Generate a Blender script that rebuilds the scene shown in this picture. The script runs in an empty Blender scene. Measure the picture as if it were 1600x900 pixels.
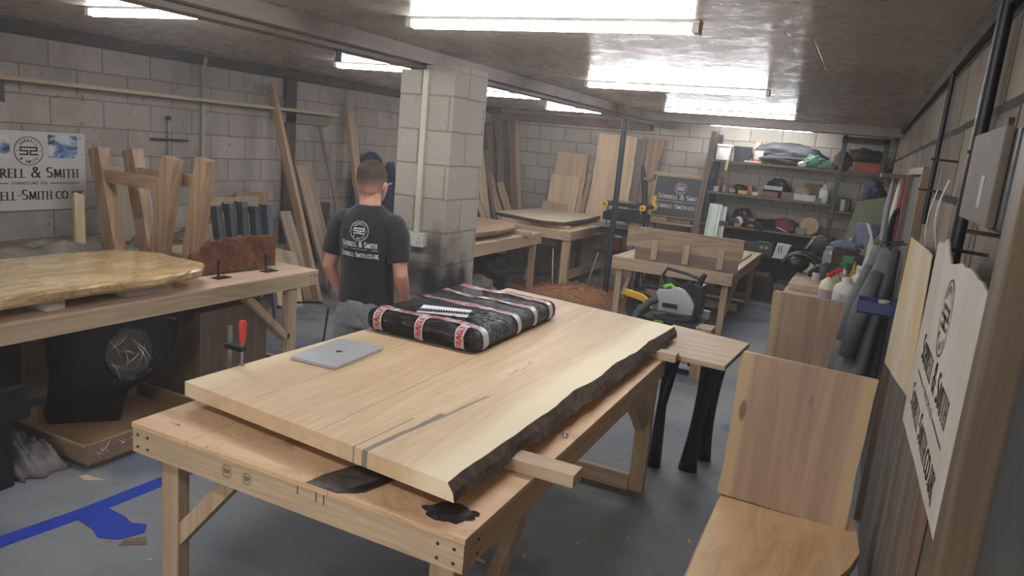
import bpy, bmesh, math, random
from mathutils import Vector, Matrix, noise
V = Vector
S = bpy.context.scene
COL = S.collection
R = math.radians
random.seed(7)

# ------------------------------------------------------------------ camera
CAM_H = 1.9
def make_camera():
    pitch, roll, yaw = R(11.248), R(5.249), R(-24.832)
    F0 = V((math.sin(yaw), math.cos(yaw), 0)); R0 = V((math.cos(yaw), -math.sin(yaw), 0)); U0 = V((0, 0, 1))
    F = F0 * math.cos(pitch) - U0 * math.sin(pitch)
    U = U0 * math.cos(pitch) + F0 * math.sin(pitch)
    Rt = R0 * math.cos(roll) + U * math.sin(roll)
    U2 = U * math.cos(roll) - R0 * math.sin(roll)
    cam = bpy.data.objects.new('camera', bpy.data.cameras.new('camera'))
    COL.objects.link(cam)
    M = Matrix((Rt, U2, -F)).transposed().to_4x4()
    M.translation = V((0, 0, CAM_H))
    cam.matrix_world = M
    cam.data.sensor_width = 36
    cam.data.lens = 1134.16 / 1600 * 36
    cam.data.clip_start = 0.02
    S.camera = cam
make_camera()

# ------------------------------------------------------------------ light + exposure
TUBE_STRENGTH = 21.0
w = bpy.data.worlds.new('world'); S.world = w; w.use_nodes = True
w.node_tree.nodes['Background'].inputs[0].default_value = (1.0, 0.96, 0.92, 1)
w.node_tree.nodes['Background'].inputs[1].default_value = 1.3
S.view_settings.view_transform = 'Standard'
S.view_settings.look = 'None'
S.view_settings.gamma = 1
S.view_settings.exposure = 1.58
S.view_settings.use_curve_mapping = False

# ------------------------------------------------------------------ materials
def lin(c):
    if isinstance(c, str):
        c = tuple(int(c[i:i + 2], 16) for i in (0, 2, 4))
    return tuple(((x / 255) / 12.92 if x / 255 <= .04045 else ((x / 255 + .055) / 1.055) ** 2.4) for x in c) + (1,)

class NT:
    def __init__(s, name):
        s.m = bpy.data.materials.new(name); s.m.use_nodes = True
        s.n = s.m.node_tree.nodes; s.l = s.m.node_tree.links
        s.b = s.n['Principled BSDF']
    def add(s, t, **k):
        n = s.n.new(t)
        for a, v in k.items():
            if a.startswith('i_'):
                n.inputs[a[2:].replace('_', ' ')].default_value = v
            else:
                setattr(n, a, v)
        return n
    def link(s, a, b): s.l.new(a, b)
    def coord(s, scale=(1, 1, 1), kind='Object', rot=(0, 0, 0), loc=(0, 0, 0)):
        tc = s.add('ShaderNodeTexCoord'); mp = s.add('ShaderNodeMapping')
        mp.inputs['Scale'].default_value = scale; mp.inputs['Rotation'].default_value = rot; mp.inputs['Location'].default_value = loc
        s.link(tc.outputs[kind], mp.inputs[0]); return mp.outputs[0]
    def noise(s, vec, scale=5, detail=4, rough=.55, dist=0):
        n = s.add('ShaderNodeTexNoise'); n.inputs['Scale'].default_value = scale; n.inputs['Detail'].default_value = detail
        n.inputs['Roughness'].default_value = rough; n.inputs['Distortion'].default_value = dist
        s.link(vec, n.inputs['Vector']); return n.outputs[0]
    def ramp(s, fac, stops):
        n = s.add('ShaderNodeValToRGB'); e = n.color_ramp.elements
        while len(e) > len(stops): e.remove(e[0])
        while len(e) < len(stops): e.new(0.5)
        for i, (p, c) in enumerate(stops):
            e[i].position = p; e[i].color = c if len(c) == 4 else lin(c)
        s.link(fac, n.inputs[0]); return n.outputs[0]
    def mix(s, fac, a, b, mode='MIX'):
        n = s.add('ShaderNodeMix', data_type='RGBA', blend_type=mode)
        for sock, v in ((n.inputs[0], fac), (n.inputs[6], a), (n.inputs[7], b)):
            if hasattr(v, 'links') or hasattr(v, 'is_linked'): s.link(v, sock)
            else: sock.default_value = v
        return n.outputs[2]
    def math(s, op, a, b=0.5):
        n = s.add('ShaderNodeMath', operation=op)
        for sock, v in ((n.inputs[0], a), (n.inputs[1], b)):
            if hasattr(v, 'is_linked'): s.link(v, sock)
            else: sock.default_value = v
        return n.outputs[0]
    def bump(s, h, strength=.3, dist=.01):
        n = s.add('ShaderNodeBump'); n.inputs['Strength'].default_value = strength; n.inputs['Distance'].default_value = dist
        s.link(h, n.inputs['Height']); s.link(n.outputs[0], s.b.inputs['Normal'])
    def set(s, color=None, rough=None, metal=None, **k):
        for nm, v in (('Base Color', color), ('Roughness', rough), ('Metallic', metal)):
            if v is None: continue
            if hasattr(v, 'is_linked'): s.link(v, s.b.inputs[nm])
            else: s.b.inputs[nm].default_value = v
        for kk, v in k.items(): s.b.inputs[kk.replace('_', ' ')].default_value = v
        return s.m

_cache = {}
def plain(name, c, rough=.6, metal=0, var=.12, scale=8, bump=0.0, bscale=60, **k):
    """solid colour with a soft natural mottling"""
    if name in _cache: return _cache[name]
    t = NT(name); co = t.coord(); n = t.noise(co, scale, 5, .6)
    c = lin(c); d = tuple(max(0, x * (1 - 2.2 * var)) for x in c[:3]) + (1,); l = tuple(min(1, x * (1 + 1.6 * var)) for x in c[:3]) + (1,)
    t.set(t.ramp(n, [(.25, d), (.75, l)]), rough, metal, **k)
    if bump: t.bump(t.noise(co, bscale, 3), bump, .004)
    _cache[name] = t.m; return t.m

def wood(name, light, dark, axis='y', grain=1.0, knots=False, rough=.6, rings=.35, sap=None, dirt=None, contrast=1.0):
    """long-grain timber; axis = grain direction in object space; sap = (halfwidth, colour, cross axis)"""
    if name in _cache: return _cache[name]
    def soft(c_):
        g = .3 * c_[0] + .59 * c_[1] + .11 * c_[2]
        return tuple(min(255, (x * .66 + g * .34) * 1.03) for x in c_)
    light, dark = soft(light), soft(dark)
    t = NT(name)
    st = {'x': (.8, 14, 14), 'y': (14, .8, 14), 'z': (14, 14, .8)}[axis]
    co = t.coord(tuple(a * grain for a in st))
    co2 = t.coord(tuple(a * grain * (.42 if a > 1 else .7) for a in st))
    n1 = t.noise(co, 1.6, 6, .62, .25)
    n2 = t.noise(co2, 1.0, 3, .5, .6)
    wv = t.math('FRACT', t.math('MULTIPLY', n2, 7.0))
    wv = t.math('ABSOLUTE', t.math('SUBTRACT', wv, .5))
    f = t.math('ADD', t.math('MULTIPLY', n1, 1 - rings), t.math('MULTIPLY', wv, rings * 1.6))
    col = t.ramp(f, [(.5 - .32 / contrast, dark), (.5 + .22 / contrast, light)])
    fine = t.noise(t.coord(tuple((a * 8 if a > 1 else a * 2) for a in st)), 2.2, 3, .6)
    col = t.mix(t.ramp(fine, [(.36, (.5, .5, .5, 1)), (.58, (0, 0, 0, 1))]), col, t.mix(.55, col, lin(dark)))
    if sap:
        hw, sc, ax = sap
        tc = t.add('ShaderNodeTexCoord'); sp = t.add('ShaderNodeSeparateXYZ'); t.link(tc.outputs['Object'], sp.inputs[0])
        d = t.math('ABSOLUTE', sp.outputs['XYZ'.index(ax.upper())])
        d = t.math('ADD', d, t.math('MULTIPLY', t.math('SUBTRACT', t.noise(co2, .6, 3), .5), hw * .35))
        col = t.mix(t.ramp(t.math('DIVIDE', d, hw), [(.74, (0, 0, 0, 1)), (.86, (1, 1, 1, 1))]), col, t.mix(.3, lin(sc), col))
    if knots:
        vs = {'x': (2.2, 7, 7), 'y': (7, 2.2, 7), 'z': (7, 7, 2.2)}[axis]
        vo = t.add('ShaderNodeTexVoronoi'); vo.inputs['Scale'].default_value = 1.0
        t.link(t.coord(vs), vo.inputs['Vector'])
        k = t.ramp(vo.outputs[0], [(.07, (1, 1, 1, 1)), (.13, (0, 0, 0, 1))])
        col = t.mix(k, col, t.mix(.3, lin((80, 48, 26)), col))
    if dirt:
        dn = t.noise(t.coord((1, 1, 1)), 3.2, 6, .65, .4)
        col = t.mix(t.ramp(dn, [(.52, (0, 0, 0, 1)), (.68, (.75, .75, .75, 1))]), col, lin(dirt))
    t.set(col, rough); t.bump(f, .12, .002)
    _cache[name] = t.m; return t.m

def blocks(name, axes, c1, c2, mortar, ms=.007, bw=.45, bh=.225, rough=.9, speck=.25, grime=.35, off=(0, 0)):
    """concrete blockwork; axes: which object axes run along / up the wall"""
    t = NT(name)
    tc = t.add('ShaderNodeTexCoord'); sp = t.add('ShaderNodeSeparateXYZ'); cb = t.add('ShaderNodeCombineXYZ')
    t.link(tc.outputs['Object'], sp.inputs[0])
    nz = t.noise(t.coord(), 3, 3)
    wob = t.math('MULTIPLY', t.math('SUBTRACT', nz, .5), .02)
    if axes == 'xy+':
        u = t.math('ADD', sp.outputs[0], sp.outputs[1])
    else:
        u = sp.outputs['xyz'.index(axes[0])]
    t.link(t.math('ADD', t.math('ADD', u, off[0]), wob), cb.inputs[0]); t.link(t.math('ADD', t.math('ADD', sp.outputs[2], off[1]), wob), cb.inputs[1])
    br = t.add('ShaderNodeTexBrick'); t.link(cb.outputs[0], br.inputs['Vector'])
    br.inputs['Scale'].default_value = 1; br.inputs['Brick Width'].default_value = bw; br.inputs['Row Height'].default_value = bh
    br.inputs['Mortar Size'].default_value = ms; br.inputs['Mortar Smooth'].default_value = .3; br.inputs['Bias'].default_value = 0
    br.inputs['Color1'].default_value = lin(c1); br.inputs['Color2'].default_value = lin(c2); br.inputs['Mortar'].default_value = lin(mortar)
    col = br.outputs['Color']
    sn = t.noise(t.coord(), 90, 3, .7)
    col = t.mix(t.ramp(sn, [(.58, (0, 0, 0, 1)), (.68, (speck * 2, speck * 2, speck * 2, 1))]), col, lin((60, 56, 50)))
    g = t.noise(t.coord((1, 1, .7)), 2.1, 6, .68, .5)
    col = t.mix(t.ramp(g, [(.46, (0, 0, 0, 1)), (.72, (grime, grime, grime, 1))]), col, lin((88, 80, 70)))
    g2 = t.noise(t.coord((1, 1, 1)), 7, 5, .7, 1.5)
    col = t.mix(t.ramp(g2, [(.63, (0, 0, 0, 1)), (.70, (grime * 1.3,) * 3 + (1,))]), col, lin((52, 46, 40)))
    t.set(col, rough)
    h = t.math('ADD', t.math('MULTIPLY', br.outputs['Fac'], -1.0), t.math('MULTIPLY', sn, .25))
    t.bump(h, .55, .008)
    return t.m

# ------------------------------------------------------------------ mesh building
class MB:
    def __init__(s): s.bm = bmesh.new()
    def _new(s, fn):
        return fn()
    def box(s, a, b, M=None):
        a = V(a); b = V(b)
        lo = V((min(a.x, b.x), min(a.y, b.y), min(a.z, b.z))); hi = V((max(a.x, b.x), max(a.y, b.y), max(a.z, b.z)))
        vs = []
        for z in (lo.z, hi.z):
            for x, y in ((lo.x, lo.y), (hi.x, lo.y), (hi.x, hi.y), (lo.x, hi.y)):
                p = V((x, y, z)); p = M @ p if M else p
                vs.append(s.bm.verts.new(p))
        for f in ((3, 2, 1, 0), (4, 5, 6, 7), (0, 1, 5, 4), (1, 2, 6, 5), (2, 3, 7, 6), (3, 0, 4, 7)):
            s.bm.faces.new([vs[i] for i in f])
        return s
    def beam(s, p0, p1, w, t, up=(0, 0, 1)):
        """rectangular bar from p0 to p1; w across, t along 'up'"""
        p0 = V(p0); p1 = V(p1); z = (p1 - p0); L = z.length; z.normalize()
        u = V(up); x = u.cross(z)
        if x.length < 1e-4: x = V((1, 0, 0)).cross(z)
        x.normalize(); y = z.cross(x)
        M = Matrix((x, y, z)).transposed().to_4x4(); M.translation = p0
        return s.box((-w / 2, -t / 2, 0), (w / 2, t / 2, L), M)
    def ring(s, c, x, y, rx, ry, n, power=2.0):
        o = []
        for i in range(n):
            a = 2 * math.pi * i / n; ca, sa = math.cos(a), math.sin(a)
            e = 2 / power
            px = math.copysign(abs(ca) ** e, ca); py = math.copysign(abs(sa) ** e, sa)
            o.append(s.bm.verts.new(c + x * rx * px + y * ry * py))
        return o
    def skin(s, rings, cap=True):
        n = len(rings[0])
        for a, b in zip(rings, rings[1:]):
            for i in range(n):
                j = (i + 1) % n
                s.bm.faces.new((a[i], a[j], b[j], b[i]))
        if cap:
            s.bm.faces.new(list(reversed(rings[0]))); s.bm.faces.new(rings[-1])
    def tube(s, pts, r, n=12, cap=True, up=None):
        pts = [V(p) for p in pts]; rr = r if isinstance(r, (list, tuple)) else [r] * len(pts)
        rings = []; x = None
        for i, p in enumerate(pts):
            d = (pts[min(i + 1, len(pts) - 1)] - pts[max(i - 1, 0)]).normalized()
            if x is None:
                u = V(up) if up else (V((0, 0, 1)) if abs(d.z) < .9 else V((1, 0, 0)))
                x = u.cross(d).normalized()
            else:
                x = (x - d * x.dot(d)).normalized()
            y = d.cross(x)
            q = rr[i]; q = q if isinstance(q, (list, tuple)) else (q, q)
            rings.append(s.ring(p, x, y, q[0], q[1], n))
        s.skin(rings, cap); return s
    def cyl(s, a, b, r, r2=None, n=20): return s.tube([a, b], [r, r if r2 is None else r2], n)
    def lathe(s, prof, c=(0, 0, 0), n=28, axis='z', power=2.0, sx=1, sy=1, M=None):
        c = V(c); ax = {'z': (V((1, 0, 0)), V((0, 1, 0)), V((0, 0, 1))), 'y': (V((1, 0, 0)), V((0, 0, -1)), V((0, 1, 0))), 'x': (V((0, 1, 0)), V((0, 0, 1)), V((1, 0, 0)))}[axis]
        k0 = len(s.bm.verts)
        rings = [s.ring(c + ax[2] * h, ax[0], ax[1], max(r, .0004) * sx, max(r, .0004) * sy, n, power) for r, h in prof]
        s.skin(rings)
        return s
    def prism(s, pts, lo, hi, plane='xy', M=None):
        def P(u, v, w):
            q = {'xy': V((u, v, w)), 'xz': V((u, w, v)), 'yz': V((w, u, v))}[plane]
            return M @ q if M else q
        a = [s.bm.verts.new(P(u, v, lo)) for u, v in pts]; b = [s.bm.verts.new(P(u, v, hi)) for u, v in pts]
        n = len(pts)
        for i in range(n):
            j = (i + 1) % n; s.bm.faces.new((a[i], a[j], b[j], b[i]))
        s.bm.faces.new(list(reversed(a))); s.bm.faces.new(b)
        return s
    def blob(s, c, size, seed=0, amp=.15, freq=3, sub=4, flat=None, pw=1.0):
        r = bmesh.ops.create_icosphere(s.bm, subdivisions=sub, radius=1)
        c = V(c); o = V((seed * 7.3, seed * 3.1, seed * 1.7))
        for v in r['verts']:
            d = v.co.normalized()
            if pw != 1.0:
                m = (abs(d.x) ** pw + abs(d.y) ** pw + abs(d.z) ** pw) ** (1 / pw); d = d / m
            k = 1 + amp * noise.fractal(d * freq + o, 1, 2, 4)
            p = V((d.x * size[0] * k, d.y * size[1] * k, d.z * size[2] * k))
            if flat is not None and p.z < -size[2] * flat: p.z = -size[2] * flat
            v.co = c + p
        return s
    def sheet(s, f, nu, nv, thick=0):
        g = [[s.bm.verts.new(f(i / nu, j / nv)) for j in range(nv + 1)] for i in range(nu + 1)]
        for i in range(nu):
            for j in range(nv): s.bm.faces.new((g[i][j], g[i + 1][j], g[i + 1][j + 1], g[i][j + 1]))
        if thick:
            bmesh.ops.recalc_face_normals(s.bm, faces=s.bm.faces)
            bmesh.ops.solidify(s.bm, geom=s.bm.faces[:], thickness=thick)
        return s
    def build(s, name, mat, T=None, bevel=0, smooth=False, local=False, seg=2, parent=None, label=None):
        bm = s.bm
        bmesh.ops.recalc_face_normals(bm, faces=bm.faces)
        if bevel:
            es = [e for e in bm.edges if len(e.link_faces) == 2 and e.calc_face_angle(0) > .5]
            bmesh.ops.bevel(bm, geom=es, offset=bevel, segments=seg, affect='EDGES', profile=.7)
        me = bpy.data.meshes.new(name)
        root = parent or (T.o if T else None)
        if T is not None and not local:
            bmesh.ops.transform(bm, matrix=T.M.inverted(), verts=bm.verts)
        bm.to_mesh(me); bm.free()
        if smooth:
            me.polygons.foreach_set('use_smooth', [True] * len(me.polygons))
            if smooth != 'all': me.set_sharp_from_angle(angle=R(35 if smooth is True else smooth))
        for m in (mat if isinstance(mat, (list, tuple)) else [mat]): me.materials.append(m)
        o = bpy.data.objects.new(name, me); COL.objects.link(o)
        if root: o.parent = root
        if label: o['label'] = label
        return o

class T:
    """a thing: an Empty at its base; its parts are children"""
    def __init__(s, name, label, cat, loc=(0, 0, 0), rz=0, group=None, M=None):
        s.o = bpy.data.objects.new(name, None); COL.objects.link(s.o); s.o.empty_display_size = .1
        s.M = M.copy() if M else Matrix.Translation(V(loc)) @ Matrix.Rotation(rz, 4, 'Z')
        s.o.matrix_world = s.M
        tag(s.o, label, cat, group)
def tag(o, label, cat, group=None, kind=None):
    o['label'] = label; o['category'] = cat
    if group: o['group'] = group
    if kind: o['kind'] = kind
    return o
def struct(mb, name, mat, **k):
    o = mb.build(name, mat, **k); o['kind'] = 'structure'; return o
def solo(mb, name, mat, label, cat, loc=(0, 0, 0), rz=0, group=None, M=None, local=False, kind=None, **k):
    """a thing that is one mesh; geometry in world coordinates unless local"""
    M = M.copy() if M else Matrix.Translation(V(loc)) @ Matrix.Rotation(rz, 4, 'Z')
    if not local: bmesh.ops.transform(mb.bm, matrix=M.inverted(), verts=mb.bm.verts)
    o = mb.build(name, mat, **k); o.matrix_world = M
    return tag(o, label, cat, group, kind)
def frame(foot, head, side):
    foot = V(foot); z = V(head) - foot; L = z.length; z.normalize(); x = V(side); x = (x - z * x.dot(z)).normalized(); y = z.cross(x)
    M = Matrix((x, y, z)).transposed().to_4x4(); M.translation = foot
    return M, L

def plank_mb(L, w, t, wob=0.0, seed=0, n=24, taper=1.0, top=None):
    """board along local z, width along x, thickness along y, with waney edges"""
    mb = MB(); rings = []
    for i in range(n + 1):
        k = i / n; z = L * k; hw = w / 2 * (1 + (taper - 1) * k)
        l = -hw + wob * noise.fractal(V((z * 2.5, seed, 0)), 1, 2, 4); r = hw + wob * noise.fractal(V((z * 2.5, seed + 9, 3)), 1, 2, 4)
        c = .35 * wob + .0
        zz = z
        def tz(x):
            if top is None or i < n: return zz
            return zz + top * noise.fractal(V((x * 9, seed, 5)), 1, 2, 3)
        rings.append([mb.bm.verts.new(V(q)) for q in ((l - c, -t / 2, tz(l)), (l + (r - l) * .33, -t / 2, tz(l / 3)), (l + (r - l) * .66, -t / 2, tz(r / 3)), (r + c, -t / 2, tz(r)), (r, t / 2, tz(r)), (l, t / 2, tz(l)))])
    mb.skin(rings); return mb
def plank(name, foot, head, w, t, mat, label, cat='plank', side=(0, 1, 0), wob=0, seed=0, group=None, taper=1.0, top=None, bevel=.0015):
    M, L = frame(foot, head, side)
    mb = plank_mb(L, w, t, wob, seed, taper=taper, top=top, n=24 if wob else 2)
    return solo(mb, name, mat, label, cat, M=M, local=True, group=group, bevel=0 if wob else bevel)

# ------------------------------------------------------------------ lettering (broad-nib strokes)
def arcp(cx, cy, rx, ry, a0, a1, n=10):
    return [(cx + rx * math.cos(R(a0 + (a1 - a0) * i / n)), cy + ry * math.sin(R(a0 + (a1 - a0) * i / n))) for i in range(n + 1)]
GL = {
 'S': (.56, [arcp(.27, .73, .2, .23, 40, 270, 9) + arcp(.27, .27, .22, .23, 90, -140, 9)]),
 'O': (.80, [arcp(.38, .5, .33, .47, 0, 360, 20)]), 'C': (.68, [arcp(.40, .5, .34, .47, 50, 310, 14)]),
 'R': (.66, [[(.12, 0), (.12, .98)], [(.12, .97), (.28, .97)] + arcp(.28, .74, .2, .23, 90, -90, 8) + [(.12, .51)], [(.26, .51), (.62, .02)]]),
 'E': (.55, [[(.12, 0), (.12, .98)], [(.12, .97), (.48, .97)], [(.12, .52), (.42, .52)], [(.12, .03), (.5, .03)]]),
 'L': (.52, [[(.12, 0), (.12, .98)], [(.12, .03), (.5, .03)]]), 'F': (.52, [[(.12, 0), (.12, .98)], [(.12, .97), (.48, .97)], [(.12, .52), (.42, .52)]]),
 'M': (.90, [[(.12, 0), (.16, .98)], [(.16, .98), (.44, .1)], [(.44, .1), (.72, .98)], [(.72, .98), (.78, 0)]]),
 'I': (.28, [[(.12, 0), (.12, .98)]]), 'T': (.60, [[(.28, 0), (.28, .98)], [(.02, .97), (.54, .97)]]),
 'H': (.72, [[(.12, 0), (.12, .98)], [(.58, 0), (.58, .98)], [(.12, .5), (.58, .5)]]),
 'U': (.72, [[(.12, .98), (.12, .35)] + arcp(.34, .3, .22, .28, 180, 360, 8) + [(.56, .98)]]),
 'N': (.76, [[(.12, 0), (.12, .98)], [(.12, .98), (.62, .02)], [(.62, 0), (.62, .98)]]),
 'K': (.66, [[(.12, 0), (.12, .98)], [(.55, .98), (.16, .48)], [(.26, .55), (.66, -.1)]]),
 'A': (.68, [[(.04, 0), (.32, .98)], [(.32, .98), (.6, 0)], [(.16, .36), (.5, .36)]]),
 'G': (.74, [arcp(.40, .5, .34, .47, 50, 300, 14) + [(.62, .1), (.62, .42)], [(.44, .42), (.7, .42)]]),
 '&': (.78, [[(.7, .0), (.2, .72)] + arcp(.34, .8, .14, .17, 200, -20, 8) + [(.3, .5)] + arcp(.28, .26, .22, .24, 100, 330, 8) + [(.7, .5)]]),
 '-': (.38, [[(.06, .42), (.3, .42)]]), '.': (.2, [[(.08, .04), (.09, .05)]]), ' ': (.34, []),
 'P': (.6, [[(.12, 0), (.12, .98)], [(.12, .97), (.28, .97)] + arcp(.28, .72, .2, .25, 90, -90, 8) + [(.12, .47)]]),
}
def hull(pts):
    pts = sorted(set(pts))
    def half(ps):
        o = []
        for p in ps:
            while len(o) > 1 and (o[-1][0] - o[-2][0]) * (p[1] - o[-2][1]) - (o[-1][1] - o[-2][1]) * (p[0] - o[-2][0]) <= 0: o.pop()
            o.append(p)
        return o
    a = half(pts); b = half(pts[::-1]); return a[:-1] + b[:-1]
def stroke(mb, pts, nw, nh, f, k=[0]):
    for a, b in zip(pts, pts[1:]):
        c = [(p[0] + sx * nw / 2, p[1] + sy * nh / 2) for p in (a, b) for sx in (-1, 1) for sy in (-1, 1)]
        h = hull([(round(x, 5), round(y, 5)) for x, y in c])
        if len(h) >= 3:
            try: mb.bm.faces.new([mb.bm.verts.new(f(x, y)) for x, y in h])
            except ValueError: pass
def text_width(s, caps=True):
    return sum(GL[c.upper()][0] * (1.0 if (not caps or c.isupper() or not c.isalpha()) else .8) + .06 for c in s)
def text(mb, s, f, x0, y0, h, nib=(.15, .055), caps=True, width=None):
    """f(u,v)->Vector; small capitals for lower-case letters"""
    sx = h if width is None else width / text_width(s, caps)
    x = x0
    for c in s:
        w, strokes = GL[c.upper()]; k = 1.0 if (not caps or c.isupper() or not c.isalpha()) else .8
        for st in strokes:
            stroke(mb, [(x + px * k * sx, y0 + py * k * h) for px, py in st], nib[0] * sx, nib[1] * h, f)
            if caps and len(st) == 2 and st[0][0] == st[1][0] and c.isalpha():     # serifs on stems
                for e in st: stroke(mb, [(x + (e[0] - .1) * k * sx, y0 + (e[1] * k) * h), (x + (e[0] + .1) * k * sx, y0 + e[1] * k * h)], nib[0] * sx * .3, nib[1] * h, f)
        x += (w * k + .06) * sx
    return x - x0
def arc_text(mb, s, f, cx, cy, r, h, a0, a1, inward=False):
    n = len(s)
    for i, c in enumerate(s):
        if c == ' ': continue
        a = R(a0 + (a1 - a0) * (i / max(1, n - 1)))
        ux, uy = (math.sin(a), -math.cos(a)) if not inward else (-math.sin(a), math.cos(a))
        vx, vy = (math.cos(a), math.sin(a)) if not inward else (-math.cos(a), -math.sin(a))
        w, strokes = GL[c]
        g = lambda u, v: f(cx + r * math.cos(a) + ux * (u - w * h / 2) + vx * (v - h / 2), cy + r * math.sin(a) + uy * (u - w * h / 2) + vy * (v - h / 2))
        for st in strokes: stroke(mb, [(px * h, py * h) for px, py in st], .2 * h, .12 * h, g)
def logo(mb, f, cx, cy, r, words=True):
    ring = arcp(cx, cy, r, r, 0, 360, 40); stroke(mb, ring, r * .045, r * .045, f)
    k = r
    P = lambda pts: [(cx + x * k, cy + y * k) for x, y in pts]
    stroke(mb, P([(-.05, .26), (-.58, .26), (-.58, .02), (-.1, .02), (-.1, -.24), (-.6, -.24)]), r * .12, r * .12, f)
    stroke(mb, P([(-.05, .26), (.56, .26), (.56, .02), (.1, .02), (.1, -.24), (.6, -.24)]), r * .12, r * .12, f)
    if words:
        arc_text(mb, 'SORRELL', f, cx, cy, r * .76, r * .2, 140, 40)
        arc_text(mb, '& SMITH', f, cx, cy, r * .76, r * .2, 225, 315, True)
    for sx in (-1, 1): stroke(mb, P([(sx * .8, 0), (sx * .81, .01)]), r * .07, r * .07, f)
def brand(mb, f, cx, cy, W, url=True):
    """the firm's mark: logo, name, line and address, W wide, centred on cx; cy = baseline of the name"""
    text(mb, 'Sorrell & Smith', f, cx - W / 2, cy, W * .105, width=W)
    logo(mb, f, cx, cy + W * .255, W * .135)
    y = cy - W * .055
    stroke(mb, [(cx - W / 2, y), (cx - W * .2, y)], W * .004, W * .008, f); stroke(mb, [(cx + W * .2, y), (cx + W / 2, y)], W * .004, W * .008, f)
    text(mb, 'FURNITURE CO', f, cx - W * .17, y - W * .012, W * .026, nib=(.14, .08), caps=False, width=W * .34)
    if url: text(mb, 'Sorrell-Smith.co.uk', f, cx - W * .54, y - W * .16, W * .1, width=W * 1.08)

def copy_tree(o, parent=None, loc=None, rz=None, label=None):
    c = o.copy(); COL.objects.link(c); c.parent = parent
    if loc is not None: c.location = loc
    if rz is not None: c.rotation_euler = (0, 0, rz)
    if label: c['label'] = label
    for ch in [x for x in bpy.data.objects if x.parent == o]: copy_tree(ch, c)
    return c

# ------------------------------------------------------------------ shared materials
PINE = wood('pine', (212, 178, 130), (178, 138, 92), 'y', 1.0, knots=True)
PINEX = wood('pine_x', (212, 178, 130), (178, 138, 92), 'x', 1.0, knots=True)
PINEZ = wood('pine_z', (210, 176, 128), (176, 136, 92), 'z', 1.0, knots=True)
OAKZ = wood('oak_z', (205, 164, 116), (160, 116, 76), 'z', .9)
PALEZ = wood('pale_z', (222, 190, 142), (190, 152, 104), 'z', .8)
BROWNZ = wood('brown_z', (150, 112, 82), (104, 74, 52), 'z', 1.0)
GREYZ = wood('greywood_z', (140, 120, 100), (92, 78, 64), 'z', 1.0)
PLYX = wood('ply_x', (216, 180, 132), (192, 152, 106), 'x', .5, rings=.5, dirt=(150, 112, 78))
PLYY = wood('ply_y', (216, 180, 132), (192, 152, 106), 'y', .5, rings=.5, dirt=(176, 138, 98))
BARK = plain('bark', (92, 78, 64), .9, var=.3, scale=30, bump=.9, bscale=45)
BLACKM = plain('black_paint', (22, 22, 23), .45, var=.1)
BLACKP = plain('black_plastic', (28, 29, 31), .4, var=.1)
DARKM = plain('dark_steel', (58, 60, 63), .45, .5, var=.15)
STEEL = plain('steel', (150, 152, 155), .35, .85, var=.08)
WHITEP = plain('white_plastic', (215, 212, 205), .5, var=.05)
SCREW = plain('screw', (60, 50, 40), .5, .4)
INK = plain('black_ink', (28, 27, 28), .7, var=.05)
WINK = plain('white_ink', (222, 222, 222), .7, var=.03)

# ------------------------------------------------------------------ room shell
XL, XR, YB, YF, ZC = -5.85, .30, 11.35, -5.0, 2.45
t = NT('floor_concrete'); co = t.coord()
n1 = t.noise(co, .9, 6, .62, .4); n2 = t.noise(co, 3.5, 6, .7); n3 = t.noise(co, 26, 4, .7)
c = t.ramp(n1, [(.36, (118, 123, 131)), (.6, (138, 140, 142))])
c = t.mix(t.ramp(n2, [(.52, (0, 0, 0, 1)), (.68, (.55, .55, .55, 1))]), c, lin((122, 112, 98)))
c = t.mix(t.ramp(n3, [(.60, (0, 0, 0, 1)), (.72, (.5, .5, .5, 1))]), c, lin((70, 66, 62)))
cd = t.ramp(t.noise(t.coord((1, 1, 1)), 1.3, 3, .5), [(.58, (0, 0, 0, 1)), (.66, (.6, .6, .6, 1))])
c = t.mix(cd, c, lin((66, 78, 104)))
n4 = t.noise(co, 75, 2, .5); c = t.mix(t.ramp(n4, [(.71, (0, 0, 0, 1)), (.74, (1, 1, 1, 1))]), c, lin((150, 130, 100)))
# sawdust worked into the floor at the back of the room
tc = t.add('ShaderNodeTexCoord'); sp = t.add('ShaderNodeSeparateXYZ'); t.link(tc.outputs['Object'], sp.inputs[0])
dx = t.math('DIVIDE', t.math('ADD', sp.outputs[0], 3.2), 1.3); dy = t.math('DIVIDE', t.math('SUBTRACT', sp.outputs[1], 9.1), 1.3)
dd = t.math('ADD', t.math('POWER', t.math('ABSOLUTE', dx), 2.0), t.math('POWER', t.math('ABSOLUTE', dy), 2.0))
dd = t.math('ADD', dd, t.math('MULTIPLY', t.math('SUBTRACT', n2, .5), 2.4))
c = t.mix(t.ramp(dd, [(.5, (.95, .95, .95, 1)), (1.4, (0, 0, 0, 1))]), c, t.ramp(n3, [(.4, (110, 74, 50)), (.6, (150, 106, 72))]))
t.set(c, .62); t.bump(n3, .25, .003); FLOORM = t.m
struct(MB().box((XL - .2, YF - .2, -.1), (XR + .2, YB + .2, 0)), 'floor', FLOORM)

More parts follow.
